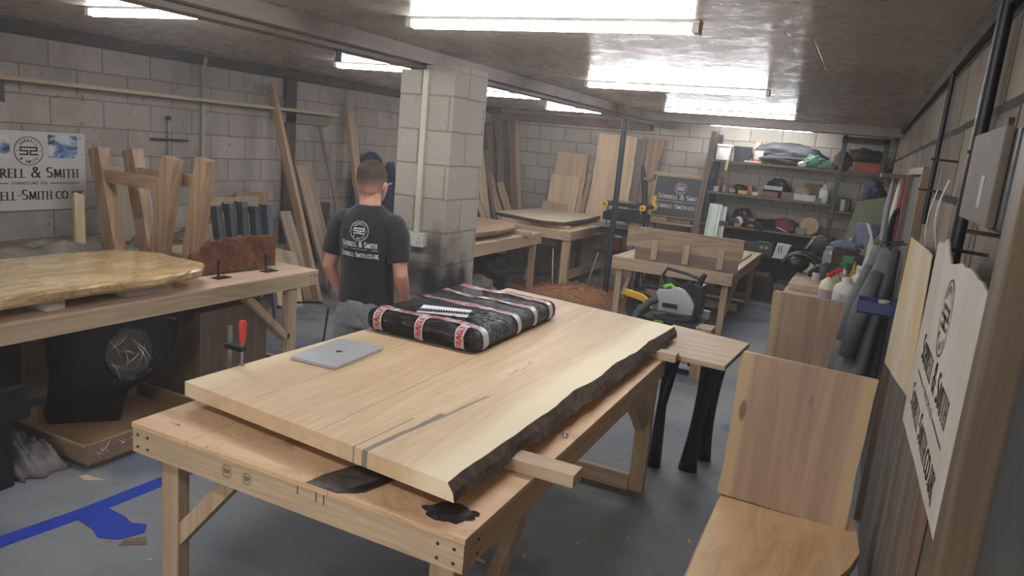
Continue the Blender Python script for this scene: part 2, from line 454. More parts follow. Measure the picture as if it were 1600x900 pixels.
# ceiling: foil-faced insulation boards
t = NT('ceiling_foil'); co = t.coord()
fine = t.noise(t.coord((.6, 1.5, 1)), 60, 5, .75, 1.2); wr = t.noise(t.coord((.8, 2.0, 1)), 7, 6, .7, 1.6)
br = t.add('ShaderNodeTexBrick'); t.link(t.coord((1, 1, 1), loc=(.3, .13, 0)), br.inputs['Vector'])
br.inputs['Scale'].default_value = 1; br.inputs['Brick Width'].default_value = 2.4; br.inputs['Row Height'].default_value = 1.2
br.inputs['Mortar Size'].default_value = .006; br.inputs['Mortar Smooth'].default_value = .6
foil = t.ramp(t.noise(co, 1.1, 4, .6), [(.3, (166, 154, 142)), (.7, (190, 182, 172))])
c = t.mix(t.math('MULTIPLY', br.outputs['Fac'], .6), foil, lin((70, 60, 50)))
t.set(c, t.ramp(t.noise(co, 6, 4, .6), [(.3, (.22,) * 3 + (1,)), (.7, (.36,) * 3 + (1,))]), .22, Specular_IOR_Level=.22)
h = t.math('ADD', t.math('ADD', t.math('MULTIPLY', t.ramp(fine, [(.56, (0, 0, 0, 1)), (.66, (1, 1, 1, 1))]), .55), t.math('MULTIPLY', wr, .15)), t.math('MULTIPLY', br.outputs['Fac'], -.6))
t.bump(h, .6, .01)
struct(MB().box((XL - .2, YF - .2, ZC), (XR + .2, YB + .2, ZC + .1)), 'ceiling', t.m)

LW = blocks('left_blocks', 'yz', (182, 172, 162), (166, 157, 148), (138, 126, 112), grime=.45, off=(.12, .09))
struct(MB().box((XL - .2, YF - .2, 0), (XL, YB + .2, ZC)), 'wall_left', LW)
BW = blocks('back_blocks', 'xz', (182, 173, 160), (164, 156, 144), (116, 106, 94), grime=.25, off=(.05, .02))
struct(MB().box((XL, -2.2, 0), (-2.6, -2.1, ZC)), 'wall_light_blocker', LW)  # unseen panel added behind the camera to shade light from the front left
struct(MB().box((XL, YB, 0), (XR, YB + .2, ZC)), 'wall_back', BW)
RW = blocks('right_blocks', 'yz', (152, 138, 120), (122, 110, 96), (46, 37, 30), ms=.016, bw=.55, bh=.27, grime=.95, off=(.1, .05))
struct(MB().box((XR, YF - .2, 0), (XR + .2, YB + .2, ZC)), 'wall_right', RW)
# wall plate along the top of the left wall, beam over the column, cross beam on the post
PLATE = plain('plate_timber', (66, 60, 55), .8, var=.25, scale=5)
struct(MB().box((XL, YF, 2.36), (XL + .1, YB, ZC)), 'trim_left', PLATE, bevel=.004)
BEAMM = wood('beam_timber', (156, 130, 116), (112, 94, 84), 'y', .6, rings=.2, dirt=(80, 84, 92))
BEAMX = wood('beam_timber_x', (140, 122, 110), (104, 90, 82), 'x', .6, rings=.2, dirt=(80, 84, 92))
mb = MB(); mb.box((-2.98, YF, 2.36), (-2.70, YB, ZC)); mb.box((-2.9, YF, 2.33), (-2.78, YB, 2.36))
struct(mb, 'trim_beam', BEAMM, bevel=.004)
struct(MB().box((-2.70, 9.35, 2.35), (XR, 9.6, ZC)), 'trim_cross_beam', BEAMX, bevel=.004)
struct(MB().box((XL, 11.2, 2.28), (-3.1, YB, 2.40)), 'trim_back', plain('trim_red', (120, 92, 82), .8, var=.2), bevel=.004)
# foil edge lath where ceiling meets the right wall
struct(MB().box((XR - .03, YF, 2.39), (XR, YB, ZC)), 'trim_right', PLATE, bevel=.004)

# blockwork column
COLM = blocks('column_blocks', 'xy+', (180, 172, 160), (168, 161, 150), (148, 138, 108), grime=.12, speck=.42, off=(.03, .09))
def col_mat():
    m = COLM.copy(); m.name = 'column_blocks_sprayed'
    nt = m.node_tree; b = nt.nodes['Principled BSDF']; src = b.inputs['Base Color'].links[0].from_socket
    tc = nt.nodes.new('ShaderNodeTexCoord'); last = src
    # black spray marks, local coordinates (column origin at its near corner base)
    for (x, y, z, rx, rz, k) in ((-0.055, 0, 1.13, 0.081, 0.169, 0.8), (-0.1, 0, 0.9, 0.095, 0.208, 0.92), (-0.22, 0, 0.96, 0.121, 0.13, 0.8), (-0.02, 0.0, 0.86, 0.095, 0.169, 0.9), (0, 0.13, 0.9, 0.095, 0.156, 0.95), (0, 0.29, 0.93, 0.074, 0.13, 0.95), (-0.32, 0, 0.86, 0.121, 0.169, 0.6)):
        mp = nt.nodes.new('ShaderNodeMapping'); mp.vector_type = 'POINT'
        s = (1 / rx, .25 / rx, 1 / rz) if y == 0 else (.25 / rx, 1 / rx, 1 / rz)
        mp.inputs['Scale'].default_value = s; mp.inputs['Location'].default_value = (-x * s[0], -y * s[1], -z * s[2])
        nt.links.new(tc.outputs['Object'], mp.inputs[0])
        ln = nt.nodes.new('ShaderNodeVectorMath'); ln.operation = 'LENGTH'; nt.links.new(mp.outputs[0], ln.inputs[0])
        nz = nt.nodes.new('ShaderNodeTexNoise'); nz.inputs['Scale'].default_value = 7; nt.links.new(tc.outputs['Object'], nz.inputs[0])
        ad = nt.nodes.new('ShaderNodeMath'); ad.operation = 'ADD'; nt.links.new(ln.outputs['Value'], ad.inputs[0]); nt.links.new(nz.outputs[0], ad.inputs[1])
        rp = nt.nodes.new('ShaderNodeValToRGB'); rp.color_ramp.elements[0].position = .30; rp.color_ramp.elements[0].color = (k, k, k, 1)
        rp.color_ramp.elements[1].position = 1.0
        rp.color_ramp.elements[1].position = 1.0; rp.color_ramp.elements[1].color = (0, 0, 0, 1); dv = nt.nodes.new('ShaderNodeMath'); dv.operation = 'MULTIPLY'; dv.inputs[1].default_value = .5; nt.links.new(ad.outputs[0], dv.inputs[0]); rp.color_ramp.interpolation = 'EASE'; nt.links.new(dv.outputs[0], rp.inputs[0])
        mx = nt.nodes.new('ShaderNodeMix'); mx.data_type = 'RGBA'; nt.links.new(rp.outputs[0], mx.inputs[0]); nt.links.new(last, mx.inputs[6]); mx.inputs[7].default_value = lin((40, 40, 42)); last = mx.outputs[2]
    nt.links.new(last, b.inputs['Base Color']); return m
mb = MB(); mb.box((-.42, 0, 0), (0, .45, 2.32)); mb.box((-.28, .08, 2.32), (0, .45, 2.36))
o = struct(mb, 'wall_column', col_mat(), bevel=.006); o.location = (-2.48, 4.2, 0)

# ------------------------------------------------------------------ ceiling lights
t = NT('tube_glow'); t.set((1, 1, 1, 1), .5); t.b.inputs['Emission Color'].default_value = (.93, .96, 1, 1); t.b.inputs['Emission Strength'].default_value = TUBE_STRENGTH; TUBEM = t.m
def light(x0, x1, y, label, rz=0, z=2.437):
    T_ = T('ceiling_light', label, 'light', ((x0 + x1) / 2, y, z), rz, 'LED batten lights on the ceiling')
    L = (x1 - x0) / 2
    mb = MB(); mb.prism([(-.030, -.014), (-.022, -.030), (0, -.038), (.022, -.030), (.030, -.014), (.028, 0), (-.028, 0)], -L + .03, L - .03, 'yz'); mb.build('diffuser', TUBEM, T_, local=True)
    MB().box((-L, -.034, 0), (L, .034, .013)).build('housing', WHITEP, T_, local=True, bevel=.003)
    for s in (-1, 1): MB().box((s * L, -.034, -.036), (s * (L - .03), .034, 0)).build('end_cap', WHITEP, T_, local=True, bevel=.003)
light(-2.12, -.62, .45, 'long ceiling light nearest the viewer, just over the front of the workbench')
light(-2.11, -.70, 3.1, 'long white ceiling light over the main workbench, largest in view')
light(-2.17, -.73, 5.75, 'ceiling light hung behind the one over the main workbench')
light(-2.16, -.74, 8.25, 'ceiling light over the back table with the clamped board')
light(-2.12, -.72, 10.75, 'ceiling light nearest the back shelving')
light(-4.2, -3.08, 2.93, 'ceiling light at the top left over the left bench', R(2))
light(-2.12, -.62, -2.1, 'added fill light out of view behind the viewer')  # extra unseen tube, added to fill faces turned towards the camera
light(-4.27, -3.08, 5.25, 'ceiling light running behind the blockwork column, left of it', R(6))
light(-4.2, -3.1, 7.55, 'ceiling light showing just right of the column top', R(4))
light(-4.17, -3.25, 9.6, 'short ceiling light over the back left table', R(3))

# ------------------------------------------------------------------ conduit, socket, sensor, pipe
T_ = T('double_socket', 'white double wall socket with surface conduit on the blockwork column', 'socket', (-2.69, 4.2, 1.2))
MB().box((-2.767, 4.16, 1.155), (-2.615, 4.2, 1.245)).build('back_box', WHITEP, T_, bevel=.003)
MB().box((-2.770, 4.152, 1.152), (-2.612, 4.161, 1.248)).build('face_plate', WHITEP, T_, bevel=.003)
mb = MB()
for cx in (-2.735, -2.648):
    for dx, dz in ((0, .018), (-.011, -.012), (.011, -.012)): mb.box((cx + dx - .003, 4.1505, 1.195 + dz - .004), (cx + dx + .003, 4.153, 1.195 + dz + .004))
mb.build('pin_holes', BLACKP, T_)
for cx in (-2.70, -2.682): MB().box((cx - .006, 4.148, 1.205), (cx + .006, 4.153, 1.228)).build('switch', WHITEP, T_, bevel=.001)
solo(MB().box((-2.712, 4.178, 1.246), (-2.672, 4.2, 2.32)), 'cable_conduit', plain('cream_pvc', (205, 198, 178), .5, var=.04), 'cream square conduit running up the column above the white socket', 'conduit', (-2.69, 4.19, 1.25), bevel=.003)
solo(MB().tube([(XL + .015, 5.17, 1.28), (XL + .015, 5.17, 2.2), (XL + .03, 5.15, 2.3), (XL + .13, 5.1, 2.42)], .019, 12), 'wall_pipe', plain('pipe_white', (170, 165, 155), .5, var=.08), 'pale thin pipe running down the left wall to the ceiling', 'pipe', (XL + .015, 5.17, 1.28), smooth=True)
T_ = T('hanging_sensor', 'small black cylinder hanging from the ceiling beam', 'sensor', (-2.80, 3.42, 2.36))
MB().cyl((-2.80, 3.42, 2.335), (-2.80, 3.42, 2.265), .022, .022).build('body', BLACKP, T_, bevel=.004, smooth=True)
MB().tube([(-2.80, 3.42, 2.36), (-2.80, 3.42, 2.335)], .004, 8).build('cord', BLACKP, T_)
MB().tube([(-2.80, 3.42, 2.265), (-2.802, 3.42, 2.225), (-2.795, 3.42, 2.215), (-2.792, 3.42, 2.225)], .002, 6).build('hook', STEEL, T_)

# ------------------------------------------------------------------ workbenches
def bench(name, label, x0, x1, y0, y1, z, top_mat, legs, apron=.095, ply=.018, leg=(.075, .05), braces=(), rails=(), group=None, screws=True, side_mat=PINE, front_mat=PINEX):
    T_ = T(name, label, 'workbench', ((x0 + x1) / 2, (y0 + y1) / 2, 0), 0, group)
    MB().box((x0, y0, z - ply), (x1, y1, z)).build('bench_top', top_mat, T_, bevel=.0015)
    za, zb = z - ply - apron, z - ply; h = .042
    for y in (y0 + .003, y1 - h - .003): MB().box((x0 + .003, y, za), (x1 - .003, y + h, zb)).build('apron', front_mat, T_, bevel=.002)
    for x in (x0 + .003, x1 - h - .003): MB().box((x, y0 + h + .003, za), (x + h, y1 - h - .003, zb)).build('apron', side_mat, T_, bevel=.002)
    for lx, ly in legs:
        MB().box((lx - leg[0] / 2, ly - leg[1] / 2, 0), (lx + leg[0] / 2, ly + leg[1] / 2, zb)).build('leg', PINEZ, T_, bevel=.002)
    for a, b, w, tt in braces: 
        MB().beam(a, b, w, tt, up=(0, 1, 0) if abs(V(a).y - V(b).y) < .01 else (1, 0, 0)).build('brace', PINEZ, T_, bevel=.002)
    for a, b in rails: MB().box(a, b).build('rail', PINEX if abs(a[0] - b[0]) > abs(a[1] - b[1]) else PINE, T_, bevel=.002)
    if screws:
        for x in (x0 + .03, x0 + .08, x1 - .09, x1 - .035):
            for zz in (za + .025, zb - .025): MB().cyl((x, y0 + .004, zz), (x, y0 + .0015, zz), .0055, n=10).build('screw', SCREW, T_)
        for y in (y0 + .09, y1 - .08, y1 - .04):
            for zz in (za + .025, zb - .025): MB().cyl((x1 - .004, y, zz), (x1 - .0015, y, zz), .0055, n=10).build('screw', SCREW, T_)
    return T_
# main bench: plywood top with stains
t = NT('bench_ply'); co = t.coord()
n1 = t.noise(t.coord((1.2, 7, 7)), 1.4, 5, .6, .5)
c = t.ramp(n1, [(.3, (204, 164, 126)), (.7, (222, 188, 148))])
br = t.add('ShaderNodeTexBrick'); t.link(t.coord((1, 1, 1), loc=(-.2, .06, 0)), br.inputs['Vector']); br.inputs['Scale'].default_value = 1
br.inputs['Brick Width'].default_value = .61; br.inputs['Row Height'].default_value = 5; br.inputs['Mortar Size'].default_value = .0015; br.inputs['Mortar Smooth'].default_value = .2
br.inputs['Color1'].default_value = (0, 0, 0, 1); br.inputs['Color2'].default_value = (0, 0, 0, 1); br.inputs['Mortar'].default_value = (1, 1, 1, 1)
n2 = t.noise(co, 4.5, 6, .7, .6); c = t.mix(t.ramp(n2, [(.55, (0, 0, 0, 1)), (.66, (.8, .8, .8, 1))]), c, lin((176, 128, 94)))
n3 = t.noise(co, 19, 5, .7, .8); c = t.mix(t.ramp(n3, [(.66, (0, 0, 0, 1)), (.69, (.9, .9, .9, 1))]), c, lin((72, 48, 36)))
c = t.mix(t.math('MULTIPLY', br.outputs['Fac'], .7), c, lin((90, 62, 42)))
t.set(c, t.ramp(n2, [(.5, (.55,) * 3 + (1,)), (.7, (.35,) * 3 + (1,))])); t.bump(n3, .1, .002); BPLY = t.m
BX0, BX1, BY0, BY1, BZ = -2.22, -.84, 1.66, 3.98, .80
MAIN = bench('workbench', 'main pine workbench with stained plywood top under the large oak slab', BX0, BX1, BY0, BY1, BZ, BPLY,
    [(-2.09, 1.74), (-.95, 1.76), (-.90, 3.90), (-2.15, 3.90)], leg=(.085, .05),
    braces=[((-2.07, 1.745, .36), (-1.78, 1.745, .69), .06, .045), ((-.90, 1.85, .30), (-.90, 2.25, .69), .06, .045), ((-.895, 3.80, .42), (-.895, 3.48, .69), .06, .045)],
    rails=[((-2.11, 3.86, .0), (-.94, 3.90, .095))])
MB().box((-2.1345, 1.72, .0), (-2.1325, 1.765, .34)).build('black_strip', BLACKM, MAIN)
# painted marks, epoxy puddles and brand stamps on the bench
EPOXY = plain('epoxy', (52, 52, 56), .08, 0, var=.5, scale=26)
def puddle(cx, cy, rx, ry, seed, z=.8, h=.003):
    mb = MB(); pts = []
    for i in range(36):
        a = 2 * math.pi * i / 36; k = 1 + .35 * noise.fractal(V((math.cos(a) * 1.4, math.sin(a) * 1.4, seed)), 1, 2, 3)
        pts.append((cx + rx * k * math.cos(a), cy + ry * k * math.sin(a)))
    return mb.prism(pts, z - .0002, z + h)
DKPAINT = plain('dark_paint_patch', (40, 34, 30), .5, var=.4, scale=30)
GREYPAINT = plain('grey_paint_patch', (82, 74, 68), .55, var=.5, scale=22, bump=.3)
puddle(-.955, 1.755, .075, .05, 2).build('epoxy_spill', EPOXY, MAIN)
puddle(-.955, 1.785, .062, .036, 5, .803, .0012).build('paint_spill', DKPAINT, MAIN)
puddle(-.888, 1.80, .018, .014, 8).build('epoxy_spill', EPOXY, MAIN)
mb = MB(); pts = [(-1.42, 1.664), (-1.30, 1.664), (-1.23, 1.72), (-1.21, 1.80), (-1.20, 1.9), (-1.32, 1.93), (-1.38, 1.83), (-1.41, 1.74)]
mb.prism(pts, .7998, .8012).build('paint_patch', GREYPAINT, MAIN)
mb = MB(); mb.prism([(-1.30, 1.664), (-1.245, 1.70), (-1.22, 1.78), (-1.2, 1.9), (-1.23, 1.9), (-1.25, 1.8), (-1.28, 1.72)], .8011, .8018).build('paint_patch', DKPAINT, MAIN)
f = lambda u, v: V((u, 1.6625, v))
for lx_, lz_, lr_ in ((-1.755, .742, .024), (-1.665, .740, .022)): mb = MB(); logo(mb, f, lx_, lz_, lr_); mb.build('stamp_mark', plain('burnt_mark', (70, 44, 26), .8), MAIN)
mb = MB()
for x, l in ((-1.45, .03), (-1.375, .034), (-1.345, .036)): mb.box((x - .0015, 1.6618, .782 - l), (x + .0015, 1.6632, .782))
mb.build('pencil_line', INK, MAIN)

# ------------------------------------------------------------------ spacers + big oak slab
def timber(name, a, b, mat, label, cat='timber', **k):
    c = (V(a) + V(b)) / 2; c.z = min(a[2], b[2])
    return solo(MB().box(a, b), name, mat, label, cat, c, bevel=.002, **k)
timber('timber_batten', (-2.14, 2.13, .802), (-.70, 2.215, .847), PINEX, 'pale batten under the near end of the oak slab, poking out past its bark edge')
timber('timber_batten', (-2.14, 3.87, .802), (-.77, 3.95, .847), PINEX, 'pale square batten under the far end of the oak slab')
def big_slab():
    # outline in plan, z .847-.905, live edge on the right, sawn on the other sides
    zb, zt = .848, .905
    A = V((-2.19, 1.865, 0)); B = V((-.958, 1.745, 0)); Cc = V((-.892, 4.30, 0)); D = V((-2.12, 4.52, 0))
    M = Matrix.Translation(V((-1.55, 3.1, zb)))
    mb = MB(); n = 60; rings = []
    for i in range(n + 1):
        k = i / n; l = A.lerp(D, k); r = B.lerp(Cc, k); u = (r - l).normalized()
        bow = .035 * math.sin(math.pi * k) + .05 * max(0, .45 - abs(k - .72)) * -0
        w1 = .014 * noise.fractal(V((k * 9, 1, 2)), 1, 2, 5); w2 = .02 * noise.fractal(V((k * 14, 4, 7)), 1, 2, 5)
        l1 = .004 * noise.fractal(V((k * 5, 8, 2)), 1, 2, 3)
        rt = r + u * (w1 - bow * .4); rm = rt + u * (.022 + w2 * .5); rb = r + u * (.028 + w2)
        row = [l + u * l1 + V((0, 0, zb))]
        for q in (.25, .5, .75): row.append(l.lerp(rb, q) + V((0, 0, zb)))
        row += [rb + V((0, 0, zb)), rm + V((0, 0, zb + .028)), rt + V((0, 0, zt - .001)), rt - u * .004 + V((0, 0, zt))]
        for q in (.75, .5, .25): row.append(l.lerp(rt, q) + V((0, 0, zt)))
        row += [l + u * l1 + V((0, 0, zt))]
        rings.append([mb.bm.verts.new(p) for p in row])
    mb.skin(rings)
    mb.bm.faces.ensure_lookup_table()
    for i in range(n):
        for j in (4, 5): mb.bm.faces[i * 12 + j].material_index = 1
    t = NT('slab_oak')
    st = (9, .55, 9); co = t.coord(st)
    n1 = t.noise(co, 1.3, 6, .6, .35); n2 = t.noise(t.coord((3.2, .35, 3.2)), 1.0, 3, .5, .7)
    wv = t.math('ABSOLUTE', t.math('SUBTRACT', t.math('FRACT', t.math('MULTIPLY', n2, 9.0)), .5))
    fz = t.math('ADD', t.math('MULTIPLY', n1, .75), t.math('MULTIPLY', wv, .38))
    c = t.ramp(fz, [(.22, (200, 168, 130)), (.72, (224, 198, 160))])
    fine = t.noise(t.coord((90, 3, 90)), 2, 3, .6); c = t.mix(t.ramp(fine, [(.38, (.45,) * 3 + (1,)), (.6, (0, 0, 0, 1))]), c, lin((186, 152, 116)))
    tc = t.add('ShaderNodeTexCoord'); sp = t.add('ShaderNodeSeparateXYZ'); t.link(tc.outputs['Object'], sp.inputs[0])
    x = t.math('ADD', sp.outputs[0], t.math('MULTIPLY', t.math('SUBTRACT', t.noise(t.coord((1, .6, 1)), 3, 4), .5), .12))
    sap = t.ramp(x, [(.42, (0, 0, 0, 1)), (.53, (.85,) * 3 + (1,))]); c = t.mix(sap, c, lin((236, 220, 182)))
    sapl = t.ramp(t.math('MULTIPLY', x, -1.0), [(.5, (0, 0, 0, 1)), (.60, (.7,) * 3 + (1,))]); c = t.mix(sapl, c, lin((232, 214, 178)))
    def line(x0, x1, y0, y1, wd, colr, k, seed):
        nonlocal c
        # a crack / glue line drawn as a distance to a slightly wavy line, bounded along y
        sl = (x1 - x0) / (y1 - y0)
        dx = t.math('SUBTRACT', t.math('SUBTRACT', sp.outputs[0], x0), t.math('MULTIPLY', t.math('SUBTRACT', sp.outputs[1], y0), sl))
        dx = t.math('ADD', dx, t.math('MULTIPLY', t.math('SUBTRACT', t.noise(t.coord((1, 1, 1), loc=(seed, 0, 0)), 6, 4), .5), wd * 2.2))
        m1 = t.math('LESS_THAN', t.math('ABSOLUTE', dx), wd)
        m2 = t.math('LESS_THAN', t.math('ABSOLUTE', t.math('SUBTRACT', sp.outputs[1], (y0 + y1) / 2)), (y1 - y0) / 2)
        m = t.math('MULTIPLY', t.math('MULTIPLY', m1, m2), k); c = t.mix(m, c, lin(colr))
    line(.05, .05, -1.3, 1.42, .0022, (150, 116, 84), .8, 0)
    line(.27, .30, -1.33, -.9, .011, (112, 106, 102), .85, 3)
    line(.30, .345, -1.05, -.62, .006, (112, 106, 102), .85, 4)
    line(.22, .24, -1.33, -1.0, .004, (120, 112, 106), .7, 6)
    line(-.32, -.30, -1.2, -.45, .0022, (150, 124, 100), .7, 9)
    line(-.30, -.335, -.6, .1, .002, (150, 124, 100), .6, 11)
    # pencilled scribble (lot number) on the face
    sc = t.noise(t.coord((60, 10, 1)), 1.2, 2, .5)
    m = t.math('MULTIPLY', t.math('LESS_THAN', t.math('ABSOLUTE', t.math('SUBTRACT', sp.outputs[0], .29)), .016), t.math('LESS_THAN', t.math('ABSOLUTE', t.math('ADD', sp.outputs[1], .2)), .13))
    m = t.math('MULTIPLY', m, t.math('LESS_THAN', t.math('ABSOLUTE', t.math('SUBTRACT', sc, .5)), .035)); c = t.mix(t.math('MULTIPLY', m, .6), c, lin((96, 90, 84)))
    sm = t.noise(t.coord((1, 1, 1)), 8, 4, .6, 1.0); c = t.mix(t.ramp(sm, [(.69, (0, 0, 0, 1)), (.76, (.4,) * 3 + (1,))]), c, lin((170, 130, 96)))
    t.set(c, .5); t.bump(fine, .06, .001)
    return solo(mb, 'oak_slab', [t.m, BARK], 'large pale oak slab with one bark edge lying on the main workbench', 'slab', M=M)
big_slab()

# ------------------------------------------------------------------ laptop
ang = R(3)
T_ = T('laptop', 'closed silver laptop with black fruit mark lying on the oak slab', 'laptop', (-1.985, 2.515, .9055), ang)
ALU = plain('aluminium', (196, 197, 200), .38, .35, var=.02)
MB().prism([(x * .118 + sx * .01, y * .185 + sy * .01) for x, y, sx, sy in ((-1, -1, 0, 1), (-1, -1, 1, 0), (1, -1, -1, 0), (1, -1, 0, 1), (1, 1, 0, -1), (1, 1, -1, 0), (-1, 1, 1, 0), (-1, 1, 0, -1))], .0, .008).build('base', ALU, T_, local=True, bevel=.002)
MB().prism([(x * .12 + sx * .012, y * .187 + sy * .012) for x, y, sx, sy in ((-1, -1, 0, 1), (-1, -1, 1, 0), (1, -1, -1, 0), (1, -1, 0, 1), (1, 1, 0, -1), (1, 1, -1, 0), (-1, 1, 1, 0), (-1, 1, 0, -1))], .0085, .0145).build('lid', ALU, T_, local=True, bevel=.0015)
mb = MB()   # apple mark: body with bite + leaf, "up" towards local -x (front of lid)
body = []
for i in range(48):
    a = 2 * math.pi * i / 48; r = .0155 * (1 + .05 * math.cos(2 * a)); x = r * math.cos(a); y = r * math.sin(a) * 1.05
    if y > 0: y -= .004 * math.exp(-(x / .005) ** 2)
    else: y += .0025 * math.exp(-(x / .004) ** 2)
    bx, by, rr = .0175, .002, .0072
    d = math.hypot(x - bx, y - by)
    if d < rr: x = bx - math.sqrt(max(0, rr * rr - (y - by) ** 2))
    body.append((x, y))
rot = R(200)
def am(p): return (p[0] * math.cos(rot) - p[1] * math.sin(rot), p[0] * math.sin(rot) + p[1] * math.cos(rot))
mb.prism([am(p) for p in body], .0143, .0149)
mb.prism([am(p) for p in [(0, .0165), (.001, .021), (.006, .025), (.0065, .022), (.004, .018)]], .0143, .0149)
mb.build('lid_mark', INK, T_, local=True)

# ------------------------------------------------------------------ fragile package
PX0, PX1, PY0, PY1, PZ0 = -2.16, -1.51, 2.93, 3.93, .906
WRAP = NT('black_wrap'); 
h1 = WRAP.noise(WRAP.coord((1, 2.6, 1.6)), 9, 6, .68, 2.2); h2 = WRAP.noise(WRAP.coord(), 60, 3, .6, .5)
WRAP.set(lin((14, 14, 16)), WRAP.ramp(h2, [(.4, (.07,) * 3 + (1,)), (.6, (.2,) * 3 + (1,))]), 0); WRAP.bump(WRAP.math('ADD', h1, WRAP.math('MULTIPLY', h2, .3)), 1.0, .03); WRAPM = WRAP.m
PT = T('wrapped_package', 'flat parcel in shiny black stretch wrap with printed warning tape on the oak slab', 'package', ((PX0 + PX1) / 2, (PY0 + PY1) / 2, PZ0))
cxp, cyp = (PX0 + PX1) / 2, (PY0 + PY1) / 2; hx, hy, hz = (PX1 - PX0) / 2, (PY1 - PY0) / 2, .054
def pack_pt(d, off=0.0):
    """surface of a lumpy rounded block in direction d (unit-cube coordinates)"""
    e = 7.0
    m = (abs(d.x) ** e + abs(d.y) ** e + abs(d.z) ** 3.0) ** (1 / e) if False else None
    return None
def pack_surf(x, y, z):
    """push a point on the unit cube to the package surface"""
    p = V((x, y, z)); r = .42
    q = V((x * hx, y * hy, z * hz)); rad = .045
    c = V((max(-hx + rad, min(hx - rad, q.x)), max(-hy + rad, min(hy - rad, q.y)), max(-hz + rad, min(hz - rad, q.z))))
    n = q - c
    if n.length > 1e-6: q = c + n.normalized() * rad
    lump = 1 + .0
    rid = lambda a, b, c_: (1 - abs(noise.noise(V((a, b, c_))) * 2)) ** 3
    if n.length > 1e-6: q += n.normalized() * (.0045 * rid(q.x * 5 + q.y * 3, q.y * 16 - q.x * 4, q.z * 8) + .003 * rid(q.x * 14, q.y * 9, q.z * 14 + 5))
    q.z += .009 * noise.noise(V((q.x * 5, q.y * 4, 3))) * (1 if q.z > 0 else 0) - (.016 * (q.y / hy) * (1 if q.z > 0 else 0)) * -0
    q.x += .008 * noise.noise(V((q.z * 9, q.y * 6, 8))); q.y += .006 * noise.noise(V((q.x * 6, q.z * 9, 1)))
    return q
def cube_sheet(mb, n=80):
    for ax in range(3):
        for s in (-1, 1):
            def f(u, v):
                a, b = 2 * u - 1, 2 * v - 1
                p = [0, 0, 0]; p[ax] = s; p[(ax + 1) % 3] = a; p[(ax + 2) % 3] = b
                return V((cxp, cyp, PZ0 + hz)) + pack_surf(*p)
            mb.sheet(f, n, n)
    bmesh.ops.remove_doubles(mb.bm, verts=mb.bm.verts, dist=.0004)
mb = MB(); cube_sheet(mb); mb.build('wrapped_body', WRAPM, PT, smooth='all')
TAPEM = plain('tape_grey', (196, 192, 196), .3, var=.05); TAPERED = plain('tape_red', (196, 62, 58), .35, var=.05)
def perim(axis, s):
    """point on the unit-cube perimeter loop at arc length s (metres) running over the top; s=0 middle of the top"""
    H = hx if axis == 'x' else hy
    top = H
    if abs(s) <= top: return s / H, 1.0
    d = abs(s) - top; sg = 1 if s > 0 else -1
    return sg, 1 - d / hz
def tape_strip(axis, at, s0, s1, wd=.05, skew=0.0):
    """printed tape strip; axis = direction it runs; at = fixed coordinate (m from centre)"""
    def f(off):
        def g(u, v):  # u along (m), v across (m)
            a, b = perim(axis, u); w_ = (at + v + skew * u)
            q = pack_surf(a, w_ / hy, max(b, -.98)) if axis == 'x' else pack_surf(w_ / hx, a, max(b, -.98))
            n = V((q.x * (1 if abs(a) > .99 and axis == 'x' else 0), q.y * (1 if abs(a) > .99 and axis == 'y' else 0), .02 + (hz * .9 if b > .97 else 0)))
            n = V((math.copysign(1, a) * (1 if abs(a) > .93 else 0), 0, 1 if b > .2 else 0)) if axis == 'x' else V((0, math.copysign(1, a) * (1 if abs(a) > .93 else 0), 1 if b > .2 else 0))
            if n.length < .1: n = V((0, 0, 1))
            return V((cxp, cyp, PZ0 + hz)) + q + n.normalized() * off
        return g
    mb = MB(); L = s1 - s0; k = max(6, int(L / .006))
    g = f(.0026); mb.sheet(lambda u, v: g(s0 + u * L, (v - .5) * wd), k, 5)
    o = mb.build('tape_strip', TAPEM, PT, smooth='all')
    g2 = f(.0046); x = s0 + .012; wword = .135
    while x + wword < s1:
        mb = MB(); text(mb, 'FRAGILE', (lambda u, v: g2(u, v)) if axis == 'x' else (lambda u, v: g2(u, -v)), x, -wd * .30, wd * .6, nib=(.2, .16), caps=False, width=wword); x += wword + .03; mb.build('printed_word', TAPERED, PT, parent=o)
H2 = hx + 2 * hz * .96
tape_strip('x', -hy + .085, -hx - .02, H2)
tape_strip('x', -.02, -hx - .02, H2, skew=-.05); tape_strip('x', .20, -hx - .02, H2, skew=-.06); tape_strip('x', hy - .085, -hx - .02, H2, skew=-.04)
for xx in (-.245, .0, .23): tape_strip('y', xx, -(hy + 2 * hz * .96), -hy + .1)
# paper label and auger bit on top
ztop = PZ0 + 2 * hz
solo(MB().box((-.13, -.085, 0), (.13, .085, .001)), 'paper_label', plain('paper', (225, 225, 228), .6, var=.02), 'white paper slip lying on the black wrapped parcel', 'paper', M=Matrix.Translation(V((-1.83, 3.16, ztop + .010))) @ Matrix.Rotation(R(20), 4, 'Z'), local=True)
mb = MB(); rings = []; n = 150
for i in range(n + 1):
    z = -.2 + .4 * i / n; a = z / .026 * 2 * math.pi; tw = .0095 if z > -.13 else .004
    x = V((math.cos(a), math.sin(a), 0)); y = V((-math.sin(a), math.cos(a), 0))
    rings.append([mb.bm.verts.new(V((0, 0, z)) + x * cx_ + y * cy_) for cx_, cy_ in ((tw, 0), (tw * .25, .0028), (-tw, 0), (-tw * .25, -.0028))])
mb.skin(rings)
a = V((-2.02, 3.02, ztop + .020)); b = V((-1.66, 3.17, ztop + .024))
Mx, L = frame(a.lerp(b, .5), b, (0, 0, 1))
solo(mb, 'auger_bit', DARKM, 'dark spiral auger drill bit lying on the wrapped parcel', 'drill bit', M=Mx, local=True)
